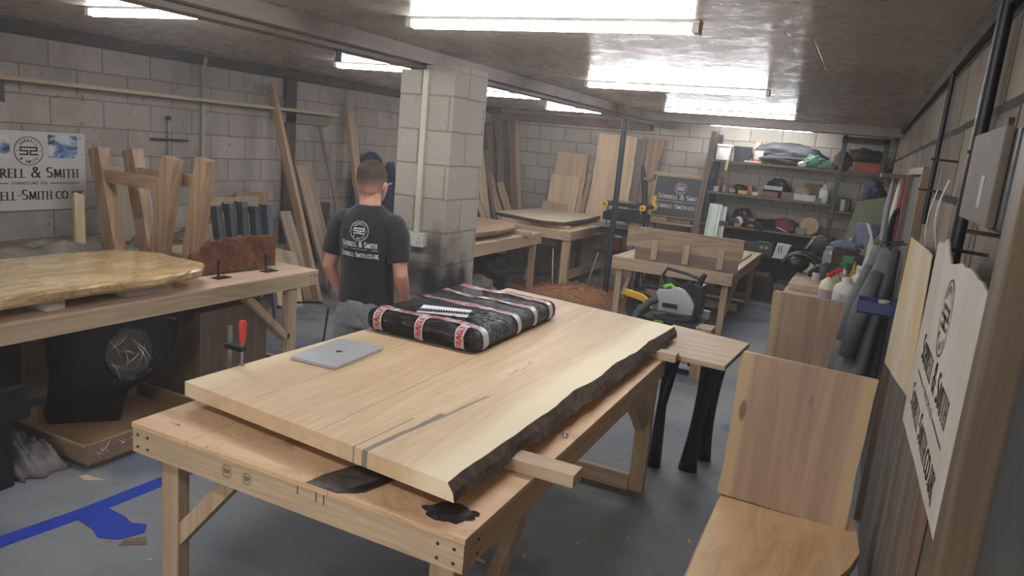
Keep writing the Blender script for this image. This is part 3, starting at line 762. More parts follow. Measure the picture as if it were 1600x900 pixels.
# little knob on the bench
T_ = T('bottle_cap', 'small clear plastic cap standing on the right edge of the main workbench', 'cap', (-.885, 2.53, .8))
MB().lathe([(.012, 0), (.0125, .008), (.010, .012), (.010, .02), (.003, .022)], (-.885, 2.53, .8), 18).build('cap_body', plain('clear_cap', (190, 192, 196), .15, .4), T_, smooth=True)
# bar clamp standing at the far-left edge of slab
T_ = T('bar_clamp', 'red handled bar clamp gripping the left edge of the oak slab', 'clamp', (-2.23, 2.18, .9))
MB().box((-2.252, 2.125, .84), (-2.246, 2.149, 1.06)).build('clamp_bar', STEEL, T_, bevel=.001)
MB().box((-2.262, 2.12, .845), (-2.14, 2.15, .8475)).build('fixed_jaw', DARKM, T_)
MB().box((-2.262, 2.12, .965), (-2.17, 2.152, .985)).build('sliding_jaw', BLACKM, T_, bevel=.003)
MB().cyl((-2.18, 2.137, .912), (-2.18, 2.137, 1.0), .006).build('screw', STEEL, T_, smooth=True)
MB().cyl((-2.18, 2.137, .9065), (-2.18, 2.137, .912), .012).build('swivel_pad', STEEL, T_, smooth=True)
MB().lathe([(.009, 0), (.013, .008), (.012, .03), (.015, .06), (.016, .085), (.011, .095)], (-2.18, 2.137, 1.0), 16).build('handle', plain('clamp_red', (208, 58, 46), .4), T_, smooth=True)

# ================================================================== LEFT SIDE
LB = bench('workbench', 'long pine workbench along the left wall, carrying the pale spalted slab', -4.95, -3.70, .3, 4.40, .80, wood('ply_left', (222, 180, 140), (198, 152, 112), 'y', .5, rings=.4),
    [(-3.76, 4.15), (-4.88, 4.15), (-3.76, .6), (-4.88, .6)], leg=(.06, .09),
    braces=[((-3.775, 4.12, .30), (-3.775, 3.70, .69), .05, .09), ((-4.88, 4.10, .28), (-4.88, 3.72, .69), .045, .09)],
    rails=[((-4.93, 4.19, .0), (-3.72, 4.23, .0 + .095))], screws=True)
# spalted slab (glossy, pale, waney)
t = NT('spalted_slab'); co = t.coord((2.6, .8, 2))
n1 = t.noise(co, 2.2, 6, .62, 1.0); n2 = t.noise(t.coord((3.4, .8, 2)), 2.6, 6, .68, 1.3)
c = t.ramp(n1, [(.3, (196, 156, 104)), (.52, (224, 192, 138)), (.75, (236, 212, 164))])
v = t.math('ABSOLUTE', t.math('SUBTRACT', n2, .5)); c = t.mix(t.ramp(v, [(.0, (.6,) * 3 + (1,)), (.035, (0, 0, 0, 1))]), c, lin((140, 98, 60)))
n3 = t.noise(t.coord((1.6, .5, 1)), 2.0, 5, .7, .6); c = t.mix(t.ramp(n3, [(.54, (0, 0, 0, 1)), (.68, (.55,) * 3 + (1,))]), c, lin((164, 118, 74)))
t.set(c, .22); t.b.inputs['Coat Weight'].default_value = .5; t.bump(n2, .12, .006); SPALT = t.m
def waney(pts, zb, zt, mat, name, label, cat, loc, seed=0, wob=.012, under=.03, n=6, bark=None, **k):
    """slab from a plan outline, resampled with a wavy, undercut edge"""
    P = []
    for i, a in enumerate(pts):
        b = pts[(i + 1) % len(pts)]
        for j in range(n): P.append(V((a[0] + (b[0] - a[0]) * j / n, a[1] + (b[1] - a[1]) * j / n, 0)))
    c = sum(P, V()) / len(P); mb = MB(); rings = []
    for lvl, z, sc in ((0, zb, -under), (1, zb + (zt - zb) * .3, -under * .2), (2, zt - (zt - zb) * .2, 0.0), (3, zt, -.008)):
        r = []
        for i, p in enumerate(P):
            d = (p - c).normalized(); q = p + d * (sc + wob * noise.fractal(V((p.x * 6, p.y * 6, seed + lvl * .3)), 1, 2, 4)); q.z = z
            r.append(mb.bm.verts.new(q))
        rings.append(r)
    mb.skin(rings, cap=False)
    bf = mb.bm.faces.new(list(reversed(rings[0]))); tf = mb.bm.faces.new(rings[-1])
    mats = [mat]
    if bark:
        mats.append(bark)
        for f in mb.bm.faces:
            if f not in (bf, tf): f.material_index = 1
    return solo(mb, name, mats, label, cat, loc, **k)
waney([(-3.66, 1.7), (-3.70, 2.2), (-3.66, 2.9), (-3.72, 3.30), (-3.86, 3.44), (-4.30, 3.46), (-4.58, 3.34), (-4.62, 2.7), (-4.66, 1.7)], .872, .935, SPALT, 'spalted_slab', 'glossy pale cream slab with brown veins on the left workbench', 'slab', (-4.15, 2.6, .872), seed=3, wob=.022, under=.03)
FOAM = plain('white_foam', (200, 192, 176), .8, var=.08, scale=20, bump=.2)
for i, (x0, x1, y0, y1, h, lb) in enumerate(((-3.97, -3.78, 2.33, 2.44, .068, 'small dirty white foam block under the near part of the pale slab'), (-4.05, -3.80, 2.82, 3.14, .064, 'longer white foam block under the far part of the pale slab'), (-4.5, -4.3, 2.4, 2.9, .068, 'white foam block hidden under the back of the pale slab'))):
    solo(MB().box((x0, y0, .802), (x1, y1, .802 + h)), 'foam_block', FOAM, lb, 'foam block', ((x0 + x1) / 2, (y0 + y1) / 2, .802), bevel=.004)
# upturned oak table legs: two splayed frames
OAKF = wood('frame_oak_z', (190, 146, 100), (146, 104, 68), 'z', 1.0, rings=.5)
OAKFX = wood('frame_oak_x', (190, 146, 100), (150, 108, 70), 'x', 1.0, rings=.5)
def splay_frame(y, xf0, xt0, xf1, xt1, zt, zr, label):
    T_ = T('table_leg_frame', label, 'table base', ((xf0 + xf1) / 2, y, .802), 0, 'upturned oak table leg frames')
    for xf, xt in ((xf0, xt0), (xf1, xt1)):
        M, L = frame((xf, y, .802), (xt, y, zt), (1, 0, 0)); k = .058
        mb = MB(); mb.box((-k, -.048, 0), (k, .048, L), M); mb.build('leg', OAKF, T_, bevel=.002)
    q = (zr - .802) / (zt - .802); a = xf0 + (xt0 - xf0) * q; b = xf1 + (xt1 - xf1) * q
    MB().box((a + .05, y - .03, zr - .045), (b - .05, y + .03, zr + .045)).build('rail', OAKFX, T_, bevel=.002)
splay_frame(3.62, -4.98, -5.16, -4.53, -4.37, 1.585, 1.39, 'upturned oak table leg frame, the nearer of the pair on the left bench')
splay_frame(3.80, -4.84, -5.03, -4.40, -4.25, 1.59, 1.42, 'upturned oak table leg frame standing just behind its twin on the left bench')
# board under the frames
MBD = solo(MB().box((-5.0, 3.50, .8005), (-4.2, 3.9, .8018)), 'thin_board', wood('thin_board', (190, 130, 90), (150, 96, 64), 'x', .7), 'thin reddish board under the upturned leg frames', 'board', (-4.6, 3.7, .8005))
# burr elm block on black stands
t = NT('burr_wood'); co = t.coord((1, 1, 1)); n1 = t.noise(co, 9, 6, .7, 1.8); n2 = t.noise(co, 3, 4, .6, 1)
c = t.ramp(n1, [(.3, (62, 36, 24)), (.5, (122, 74, 46)), (.72, (160, 104, 64))]); c = t.mix(t.ramp(n2, [(.35, (.7,) * 3 + (1,)), (.55, (0, 0, 0, 1))]), c, lin((44, 34, 32)))
t.set(c, .45); t.bump(n1, .4, .01)
mb = MB(); top = [(-.36, .10), (-.345, .155), (-.30, .165), (-.27, .14), (-.25, .20), (-.2, .235), (-.16, .225), (-.1, .25), (0, .245), (.1, .255), (.2, .25), (.3, .252), (.33, .25)]
mb.prism([(.33, .02), (-.33, .0)] + top, -.035, .035, 'xz')
solo(mb, 'burr_block', t.m, 'dark reddish burr wood block with a ragged top standing on the left bench', 'wood block', M=Matrix.Translation(V((-4.02, 3.86, .803))) @ Matrix.Rotation(R(82), 4, 'Z') , local=True, bevel=.004)
for yy, xx, lb in ((3.63, -3.93, 'black T-shaped steel bracket at the left end of the burr block'), (4.06, -3.91, 'black T-shaped steel bracket at the right end of the burr block')):
    T_ = T('steel_bracket', lb, 'bracket', (xx, yy, .801))
    MB().box((xx - .015, yy - .06, .801), (xx + .06, yy + .06, .806)).build('foot_plate', BLACKM, T_, bevel=.001)
    MB().box((xx - .012, yy - .007, .806), (xx - .004, yy + .007, .93)).build('upright', BLACKM, T_, bevel=.001)
# plastic sheet and rags at back of bench
SHEET = plain('dull_sheet', (128, 132, 136), .35, var=.25, scale=5, bump=.4, bscale=9)
def crumple(name, x0, x1, y0, y1, z, h, mat, label, cat, seed=0, n=34, fr=4.0, **k):
    mb = MB()
    def f(u, v):
        e = min(1, 5 * min(u, 1 - u, v, 1 - v)); jx = .05 * noise.noise(V((v * 4, seed, 1))); jy = .05 * noise.noise(V((u * 4, seed, 5)))
        return V((x0 + (x1 - x0) * u + jx, y0 + (y1 - y0) * v + jy, z + .006 + h * e * (.5 + .7 * abs(noise.fractal(V((u * fr, v * fr, seed)), .8, 2, 5)))))
    mb.sheet(f, n, n, .004); return solo(mb, name, mat, label, cat, ((x0 + x1) / 2, (y0 + y1) / 2, z), smooth='all', **k)
crumple('plastic_sheet', -4.93, -4.66, 2.0, 3.35, .80, .03, SHEET, 'dull grey plastic sheet behind the pale slab', 'sheet', 2)
crumple('dust_sheet', -5.6, -5.02, 2.2, 3.95, .80, .10, plain('dust_cloth', (138, 130, 118), .9, var=.35, scale=4), 'rumpled grey-beige dust sheet heaped against the left wall', 'cloth', 5, fr=3)
# support the dust sheet: stacked boards behind bench
solo(MB().box((-5.78, 1.9, 0), (-5.0, 4.5, .80)), 'wooden_crate', wood('crate_w', (150, 120, 86), (110, 84, 58), 'y', .8), 'big wooden crate behind the left workbench, under the dust sheet', 'crate', (-5.4, 3, 0), bevel=.004)
plank('plank', (-5.30, 3.98, .80), (-5.0, 4.05, 1.13), .10, .02, PALEZ, 'short pale offcut leaning just right of the upturned leg frames', side=(0, 1, .2))
plank('plank', (-5.15, 3.45, .806), (-5.38, 3.6, 1.22), .075, .03, PALEZ, 'pale batten leaning left behind the nearer upturned leg frame', side=(0, 1, 0))
solo(MB().box((-.16, -.01, 0), (.16, .01, .62)), 'board', wood('pale_ply_z', (190, 168, 138), (160, 138, 108), 'z', .6), 'pale upright board seen between the upturned oak legs', 'board', M=Matrix.Translation(V((-5.5, 4.08, .801))) @ Matrix.Rotation(R(90), 4, 'Z') @ Matrix.Rotation(R(-8), 4, 'X'), local=True)
solo(MB().box((-5.0, 3.93, .801), (-4.4, 4.3, .83)), 'board', PALEZ, 'pale flat offcut lying at the back of the left bench', 'board', (-4.7, 4.1, .801), bevel=.002)
# plywood sheet against the wall with chipboard behind
solo(MB().box((XL + .09, 5.10, .0), (XL + .11, 5.82, 1.11)), 'plywood_sheet', wood('ply_sheet', (196, 166, 128), (166, 136, 100), 'z', .5, rings=.4), 'tall pale plywood sheet against the left wall beside the pipe', 'board', (XL + .1, 5.4, 0), bevel=.001)
solo(MB().box((XL + .05, 5.55, .0), (XL + .07, 6.0, 1.15)), 'chipboard_sheet', wood('osb', (190, 150, 96), (140, 104, 62), 'z', 3, rings=.1), 'tan chipboard sheet showing behind the plywood', 'board', (XL + .06, 5.8, 0), bevel=.001)
solo(MB().box((-.035, -.02, 0), (.035, .02, .8)), 'timber', BROWNZ, 'dark red-brown stick lying sloped before the plywood', 'timber', M=frame((-5.30, 4.3, .80), (-5.50, 5.05, .97), (1, 0, 0))[0], local=True)
# sash clamps bundle
SASH = plain('galv', (128, 134, 138), .4, .6, var=.12)
for i, (x, y, hx_, hy_, w_) in enumerate(((-4.95, 4.72, -5.14, 4.70, .035), (-4.90, 4.80, -5.09, 4.80, .035), (-4.85, 4.86, -5.04, 4.90, .035), (-4.78, 4.93, -4.98, 5.0, .035), (-4.70, 5.02, -4.92, 5.08, .035))):
    T_ = T('sash_clamp', 'grey sash clamp leaning beside the burr block, number %s from the left of the five' % ('one', 'two', 'three', 'four', 'five')[i], 'clamp', (x, y, 0), 0, 'sash clamps leaning by the left bench')
    M, L = frame((x, y, 0), (hx_, hy_, 1.12 + .02 * (i % 3)), (0, 1, 0))
    mb = MB(); mb.box((-.012, -.016, 0), (.012, .016, L - .05), M); mb.build('clamp_bar', SASH, T_, bevel=.002)
    mb = MB(); mb.box((-.034, -.04, L - .30), (.034, .04, L - .03), M); mb.box((-.036, -.045, L - .06), (.036, .06, L), M); mb.build('clamp_head', plain('clamp_grey', (84, 87, 92), .45, .3), T_, bevel=.006)
    MB().tube([M @ V((-.02, .06, L - .02)), M @ V((.03, .1, L + .005))], .012, 10).build('handle', BLACKP, T_, smooth=True)
solo(MB().box((-4.86, 4.86, .80), (-4.82, 4.92, .84)), 'yellow_tag', plain('yellow', (222, 186, 40), .5), 'small yellow tab on the leaning sash clamps', 'tag', (-4.8, 4.88, .83), bevel=.004)
# banner on left wall
T_ = T('wall_banner', 'white furniture company banner with photos hanging on the left wall', 'sign', (XL, 3.5, 1.04))
mb = MB(); mb.box((XL + .004, 3.07, 1.045), (XL + .012, 3.975, 1.655)); mb.build('banner_sheet', plain('banner_white', (206, 200, 194), .5, var=.03), T_)
fw = lambda u, v: V((XL + .0135, u, v))
mb = MB(); brand(mb, fw, 3.52, 1.30, .80); mb.build('lettering', plain('banner_ink', (38, 30, 28), .6), T_)
def photo(y0, y1, seed, nm):
    t = NT(nm); co = t.coord(); sp = t.add('ShaderNodeSeparateXYZ'); tcx = t.add('ShaderNodeTexCoord'); t.link(tcx.outputs['Object'], sp.inputs[0])
    n = t.noise(t.coord((1, 5, 8), loc=(seed, 0, 0)), 1.6, 3, .5, .6)
    t.set(t.ramp(n, [(.36, (40, 44, 52)), (.45, (96, 128, 176)), (.55, (190, 200, 214)), (.68, (222, 214, 200))]), .4)
    MB().box((XL + .0122, y0, 1.455), (XL + .0135, y1, 1.635)).build('printed_photo', t.m, T_)
photo(3.67, 3.91, 3.3, 'banner_photo'); photo(3.12, 3.38, 7.1, 'banner_photo_left')
mb = MB()
for y, z in ((3.94, 1.075), (3.935, 1.62)): mb.cyl((XL + .012, y, z), (XL + .016, y, z), .006, n=10)
mb.build('fixing_screws', SCREW, T_)
# shelf plank on brackets
plank('shelf_plank', (XL + .10, .6, 2.035), (XL + .10, 7.0, 2.035), .16, .03, wood('shelf_z', (206, 172, 128), (170, 136, 96), 'z', .6), 'long pale plank fixed high along the left wall', side=(1, 0, 0))
solo(MB().box((XL + .02, 6.1, 1.90), (XL + .05, 7.0, 2.015)), 'edge_board', wood('edge_y', (150, 130, 112), (110, 94, 80), 'y', 1), 'grey-brown board under the far end of the high plank', 'board', (XL + .03, 6.5, 1.9), bevel=.002)
solo(MB().box((XL + .0, 3.22, 1.86), (XL + .12, 3.30, 2.015)), 'bracket', plain('bracket_dark', (74, 66, 58), .7), 'dark bracket under the high plank at the left edge', 'bracket', (XL + .06, 3.26, 1.86), bevel=.003)
solo(MB().box((XL, 6.14, 2.05), (XL + .02, 6.26, 2.14)), 'packing_block', plain('pale_block', (168, 156, 142), .8), 'small pale block standing on the far end of the high plank', 'block', (XL + .01, 6.2, 2.05), bevel=.002)
solo(MB().box((XL + .0, 6.26, .56), (XL + .05, 6.42, 2.36)), 'wall_post', plain('post_brown', (84, 68, 60), .8, var=.3, scale=4), 'dark brown flat post fixed upright on the left wall', 'post', (XL, 6.34, .56), bevel=.003)
T_ = T('wall_clamp', 'rusty T-shaped clamp hanging on the left wall above the oak legs', 'clamp', (XL + .02, 4.78, 1.5))
RUST = plain('rusty', (78, 62, 54), .7, .3, var=.3)
MB().tube([(XL + .025, 4.59, 1.645), (XL + .025, 4.99, 1.645)], .011, 10).build('tommy_bar', RUST, T_, smooth=True)
MB().tube([(XL + .02, 4.78, 1.44), (XL + .02, 4.78, 1.84)], .009, 10).build('threaded_rod', STEEL, T_, smooth=True)
MB().lathe([(.02, 0), (.024, .02), (.012, .04)], (XL + .02, 4.78, 1.82), 14).build('swivel_head', RUST, T_, smooth=True)
# planks leaning on the left wall
plank('long_plank', (-5.12, 6.10, 0), (XL + .09, 5.97, 2.27), .055, .09, wood('honey_z', (200, 156, 104), (160, 116, 72), 'z', .8), 'long honey-coloured timber leaning right across the high plank', side=(0, 1, 0))
plank('plank', (-5.35, 6.62, 0), (XL + .05, 6.50, 1.43), .17, .04, wood('oak_leanA', (196, 160, 118), (152, 118, 84), 'z', .9), 'wide brown-grey plank with a dark streak leaning on the left wall', side=(0, 1, 0), wob=.008, seed=4)
plank('plank', (-5.45, 6.80, 0), (XL + .04, 6.68, 1.30), .12, .03, wood('oak_leanB', (188, 156, 122), (150, 120, 92), 'z', .9), 'shorter plank leaning behind the wide streaked plank', side=(0, 1, 0), wob=.006, seed=6)
plank('plank', (-5.30, 6.16, 0), (XL + .12, 6.20, .93), .16, .03, wood('oak_leanC', (202, 172, 132), (166, 134, 98), 'z', .9), 'low pale plank with a bark edge leaning left of the long timber', side=(0, 1, 0), wob=.012, seed=9)
plank('plank', (-5.2, 5.75, 0), (-5.5, 5.95, .55), .34, .03, PALEZ, 'short wide pale board leaning low beside the sash clamps', side=(0, 1, 0), wob=.006, seed=12)
plank('plank', (-5.3, 7.28, 0), (XL + .05, 7.30, 2.2), .11, .06, wood('oak_leanD', (200, 160, 120), (160, 122, 88), 'z', .8), 'tall timber with a bulging edge leaning above the man, left of the column', side=(0, 1, 0), wob=.018, seed=15)
plank('plank', (-5.3, 6.98, 0), (XL + .04, 6.82, 1.9), .05, .02, BROWNZ, 'thin bent strip leaning left of the bulging timber', side=(0, 1, 0), wob=.015, seed=17)
plank('plank', (-5.25, 6.45, 0), (-5.5, 6.7, .85), .04, .03, GREYZ, 'dark narrow stick leaning low behind the man', side=(0, 1, 0))
solo(MB().box((XL + .02, 6.72, .3), (XL + .08, 7.02, 1.0)), 'leather_apron', plain('brown_leather', (96, 78, 70), .6, var=.25), 'brown sheet hanging on the wall left of the man', 'sheet', (XL + .05, 6.87, .3), bevel=.01)
solo(MB().cyl((XL + .03, 6.42, .62), (XL + .03, 6.42, .98), .05, .055), 'dark_tube', plain('brown_tube', (92, 76, 66), .6), 'dark brown tube standing on the wall post foot', 'tube', (XL + .03, 6.42, .62), smooth=True)
# jackets hanging behind the man
CLOTHB = plain('navy_cloth', (52, 60, 92), .85, var=.3, scale=5, bump=.3, bscale=12)
T_ = T('work_jacket', 'navy work jacket with red collar hanging on the wall behind the man', 'jacket', (XL + .12, 7.7, 1.6))
mb = MB(); mb.blob((XL + .11, 7.75, 1.12), (.08, .34, .5), 3, .12, 2.0); mb.build('jacket_body', CLOTHB, T_, smooth='all')
mb = MB(); mb.blob((XL + .12, 8.16, 1.1), (.09, .12, .42), 6, .14, 2.0); mb.build('sleeve', CLOTHB, T_, smooth='all')
mb = MB(); mb.blob((XL + .16, 7.45, 1.28), (.06, .09, .06), 8, .3, 3, sub=3); mb.build('collar', plain('red_cloth', (130, 52, 48), .8), T_, smooth='all')
# ---------------- under the left bench
T_ = T('wrapped_pedestal', 'black sculpted table pedestal with a round opening, wrapped in clear film under the left bench', 'table base', (-3.95, 2.8, .03))
def pedestal():
    mb = MB(); out = [(-.36, .66), (-.34, .3), (-.30, .05), (-.36, -.0)]
    outer = [(-.37, 0), (-.33, .1), (-.315, .3), (-.33, .5), (-.36, .64), (.36, .64), (.385, .60), (.37, .48), (.30, .34), (.16, .24), (.10, .22), (.05, .12), (.10, 0)]
    return outer
PEDM = plain('gloss_black', (17, 17, 19), .22, var=.1)
import_outer = [(-.37, 0), (-.33, .12), (-.315, .3), (-.33, .5), (-.36, .64), (.36, .64)] + [(.36, .64), (.37, .55), (.345, .42), (.27, .30), (.15, .215), (.06, .18), (.04, .08), (.08, 0)]
# ring of quads between outer outline and an off-centre oval hole
mb = MB(); N = 56; cxh, czh, rxh, rzh = .10, .42, .125, .155
def ray_poly(ang, poly):
    d = (math.cos(ang), math.sin(ang)); best = None
    for (x0, y0), (x1, y1) in zip(poly, poly[1:] + poly[:1]):
        ex, ey = x1 - x0, y1 - y0; den = d[0] * ey - d[1] * ex
        if abs(den) < 1e-9: continue
        s = ((x0 - cxh) * ey - (y0 - czh) * ex) / den; q = ((x0 - cxh) * d[1] - (y0 - czh) * d[0]) / den
        if s > 0 and -1e-6 <= q <= 1 + 1e-6 and (best is None or s > best): best = s
    return (cxh + d[0] * best, czh + d[1] * best)
loops = []
for kk, (dep, shrink) in enumerate(((-.07, 1), (.07, 1))):
    o_ = []; i_ = []
    for j in range(N):
        a = 2 * math.pi * j / N; p = ray_poly(a, import_outer); tl = 1
        q = (cxh + rxh * math.cos(a) + .03 * math.sin(a), czh + rzh * math.sin(a))
        o_.append(mb.bm.verts.new(V((p[0], dep, p[1])))); i_.append(mb.bm.verts.new(V((q[0], dep, q[1]))))
    loops.append((o_, i_))
(o0, i0), (o1, i1) = loops
for j in range(N):
    k = (j + 1) % N
    for a, b in ((o0, i0), (i0, i1), (i1, o1), (o1, o0)): mb.bm.faces.new((a[j], a[k], b[k], b[j]))
bmesh.ops.transform(mb.bm, matrix=Matrix.Translation(V((-3.92, 2.80, .035))) @ Matrix.Rotation(R(48), 4, 'Z'), verts=mb.bm.verts)
mb.build('pedestal_body', PEDM, T_, bevel=.008, smooth=True)
t = NT('clear_film'); h = t.noise(t.coord((1, 1, .6)), 16, 5, .7, 2.0); t.set((.9, .9, .9, 1), .08); t.b.inputs['Transmission Weight'].default_value = 0; t.b.inputs['Alpha'].default_value = .10; t.b.inputs['Specular IOR Level'].default_value = 1.0; t.bump(h, 1.0, .03); FILM = t.m
mb = MB(); Mf = Matrix.Translation(V((-3.92, 2.80, .035))) @ Matrix.Rotation(R(48), 4, 'Z')
mb.sheet(lambda u, v: Mf @ V((.10 + .02 + .145 * u * math.cos(6.2832 * v), -.068 + .02 * noise.noise(V((u * 5, v * 9, 2))) * u, .42 + .17 * u * math.sin(6.2832 * v))), 12, 36)
mb.build('clear_film_wrap', FILM, T_, smooth='all')
FILMW = plain('film_glint', (225, 225, 228), .08, .3, var=.02)  # whitish strands modelled as the highlights on the crinkled film
random.seed(3)
for k in range(12):
    a_ = random.uniform(0, 3.14); px_, pz_ = .10 + random.uniform(-.08, .1), .42 + random.uniform(-.1, .08); l_ = random.uniform(.03, .09)
    MB().tube([Mf @ V((px_ - l_ * math.cos(a_), -.083, pz_ - l_ * math.sin(a_))), Mf @ V((px_ + .012, -.092, pz_ + .006)), Mf @ V((px_ + l_ * math.cos(a_), -.083, pz_ + l_ * math.sin(a_)))], [.0006, .0022, .0006], 6).build('film_glint_strand', FILMW, T_, smooth='all')
CARD = plain('cardboard', (140, 106, 70), .75, var=.12, scale=4)
T_ = T('cardboard_tray', 'film wrapped cardboard tray holding the foot of the black pedestal', 'box', (-3.75, 2.75, 0))
Mt = Matrix.Translation(V((-3.80, 2.74, 0))) @ Matrix.Rotation(R(0), 4, 'Z')
mb = MB(); mb.box((-.36, -.42, .005), (.36, .42, .03), Mt)
mb.build('tray_base', CARD, T_, bevel=.003)
for a, b in (((.34, -.42, .005), (.36, .42, .14)), ((-.36, -.42, .005), (-.34, .42, .14)), ((-.34, -.42, .005), (.34, -.40, .12)), ((-.34, .40, .005), (.34, .42, .12))): MB().box(Mt @ V(a), Mt @ V(b)).build('tray_side', CARD, T_, bevel=.003)
mb = MB(); mb.sheet(lambda u, v: Mt @ V((.365 + .012 * noise.noise(V((u * 9, v * 4, 2))), -.43 + .86 * u, .004 + .15 * v)), 30, 8); mb.sheet(lambda u, v: Mt @ V((.36 - .72 * u, -.43 - .012 * noise.noise(V((u * 9, v * 4, 2))), .004 + .14 * v)), 30, 8); mb.build('film_cover', FILM, T_, smooth='all')
for k in range(26):
    a_ = random.uniform(0, 3.14); y_, z_ = random.uniform(-.38, .3), random.uniform(.03, .12); l_ = random.uniform(.012, .05)
    MB().tube([Mt @ V((.372, y_ - l_ * math.cos(a_), max(.006, z_ - l_ * math.sin(a_) * .7))), Mt @ V((.382, y_, z_)), Mt @ V((.372, y_ + l_ * math.cos(a_), z_ + l_ * math.sin(a_) * .7))], [.0006, .002, .0006], 6).build('film_glint_strand', FILMW, T_, smooth='all')  # same bright strands, highlights put into shape on the tray wrap
crumple('packing_film', -3.74, -3.42, 3.2, 3.62, .0, .16, plain('film_dull', (96, 92, 86), .25, var=.3, bump=.5, bscale=14), 'crumpled dull packing film on the floor beside the cardboard tray', 'packing film', 21, fr=3.5)
crumple('rag_heap', -4.3, -3.55, 2.06, 2.30, .0, .17, plain('rag', (110, 104, 104), .85, var=.5, scale=5), 'heap of grey and white rags on the floor by the black bin', 'rags', 24, fr=3.2)
# tall brown veneer boxes
BXM = wood('box_veneer', (142, 108, 76), (104, 76, 52), 'z', 1.4, rings=.2)
solo(MB().box((-4.35, 3.34, .0), (-3.78, 3.94, .62)), 'veneered_box', BXM, 'tall brown wooden box standing under the left bench, left of its leg', 'box', (-4.05, 3.7, 0), bevel=.004)
solo(MB().box((-4.64, 2.7, .0), (-4.60, 3.9, .5)), 'back_board', wood('backb_y3', (206, 172, 130), (172, 136, 98), 'y', .7), 'pale tan board seen through the round opening of the black pedestal', 'board', (-4.62, 3.3, 0), bevel=.002)
solo(MB().box((-4.98, 1.2, .02), (-4.96, 4.1, .62)), 'back_board', wood('backb_y', (152, 122, 86), (118, 90, 60), 'y', .8), 'wide pale board standing behind the bench legs on the left', 'board', (-4.97, 2.4, .02), bevel=.002)
solo(MB().box((-4.95, 1.2, .01), (-4.90, 3.2, .20)), 'back_board', wood('backb_y2', (140, 116, 86), (110, 88, 62), 'y', .8), 'lower board lying in front of the wide pale board under the left bench', 'board', (-4.92, 2.4, .01), bevel=.002)
# black bin with lid
T_ = T('black_bin', 'black plastic storage bin at the left edge of the view', 'bin', (-3.75, 1.78, 0))
mb = MB(); mb.prism([(-4.02, 1.45), (-3.56, 1.45), (-3.56, 2.02), (-4.02, 2.02)], .0, .36); mb.build('bin_body', BLACKP, T_, bevel=.02, smooth=True)
mb = MB(); mb.prism([(-4.05, 1.42), (-3.51, 1.42), (-3.51, 2.08), (-4.05, 2.08)], .36, .48); mb.build('bin_rim', BLACKP, T_, bevel=.01)
MB().box((-3.56, 1.5, .48), (-3.51, 2.06, .53)).build('bin_lip', BLACKP, T_, bevel=.008)
# red-handled clamp + hacksaw hanging behind main bench, low
T_ = T('coping_saw', 'thin black bow saw frame standing at the left bench brace', 'saw', (-3.62, 4.3, 0))
MB().tube([(-3.95, 4.36, .50), (-3.62, 4.36, .56), (-3.56, 4.36, .53), (-3.60, 4.36, .22), (-3.9, 4.36, .12)], .008, 8).build('saw_frame', BLACKM, T_, smooth=True)
# blue masking tape on floor
BLUE = plain('blue_tape', (24, 62, 176), .55, var=.08)
def ribbon(pts, w_, name, label, z=.0015):
    mb = MB(); pr = []
    for i, p in enumerate(pts):
        d = V((pts[min(i + 1, len(pts) - 1)][0] - pts[max(i - 1, 0)][0], pts[min(i + 1, len(pts) - 1)][1] - pts[max(i - 1, 0)][1], 0)).normalized(); nrm = V((-d.y, d.x, 0))
        k = w_ / 2 * (1 + .06 * noise.noise(V((i * 1.3, 5, 2)))); c = V((p[0], p[1], 0))
        pr.append((c + nrm * k, c - nrm * k))
    top = [tuple(a[:2]) for a, b in pr] + [tuple(b[:2]) for a, b in reversed(pr)]
    mb.prism(top, .0004, z)
    return solo(mb, name, BLUE, label, 'tape', (pts[0][0], pts[0][1], z))
ribbon([(-3.13, 1.2), (-3.12, 1.7), (-3.07, 2.05), (-3.04, 2.6), (-3.02, 3.0)], .095, 'floor_tape', 'long strip of blue tape on the floor left of the main bench')
solo(MB().prism([(-3.06, 1.99), (-3.04, 2.13), (-2.88, 2.12), (-2.82, 2.10), (-2.75, 2.13), (-2.70, 2.08), (-2.74, 1.98), (-2.83, 1.94), (-2.9, 1.97)], .0025, .0035), 'floor_tape', BLUE, 'wide torn patch of blue tape on the floor', 'tape', (-2.9, 2.05, .0025))
solo(MB().prism([(-2.72, 2.0), (-2.66, 2.06), (-2.61, 2.02), (-2.70, 1.95)], .0005, .004), 'wood_chip', BROWNZ, 'brown wood chip at the end of the blue tape patch', 'wood chip', (-2.66, 2.0, .0005))
solo(MB().prism([(-3.42, 2.25), (-3.40, 2.28), (-3.28, 2.30), (-3.36, 2.24)], .0005, .003), 'wood_chip', PALEZ, 'pale wood chip on the floor beside the cardboard tray', 'wood chip', (-3.35, 2.27, .0005))

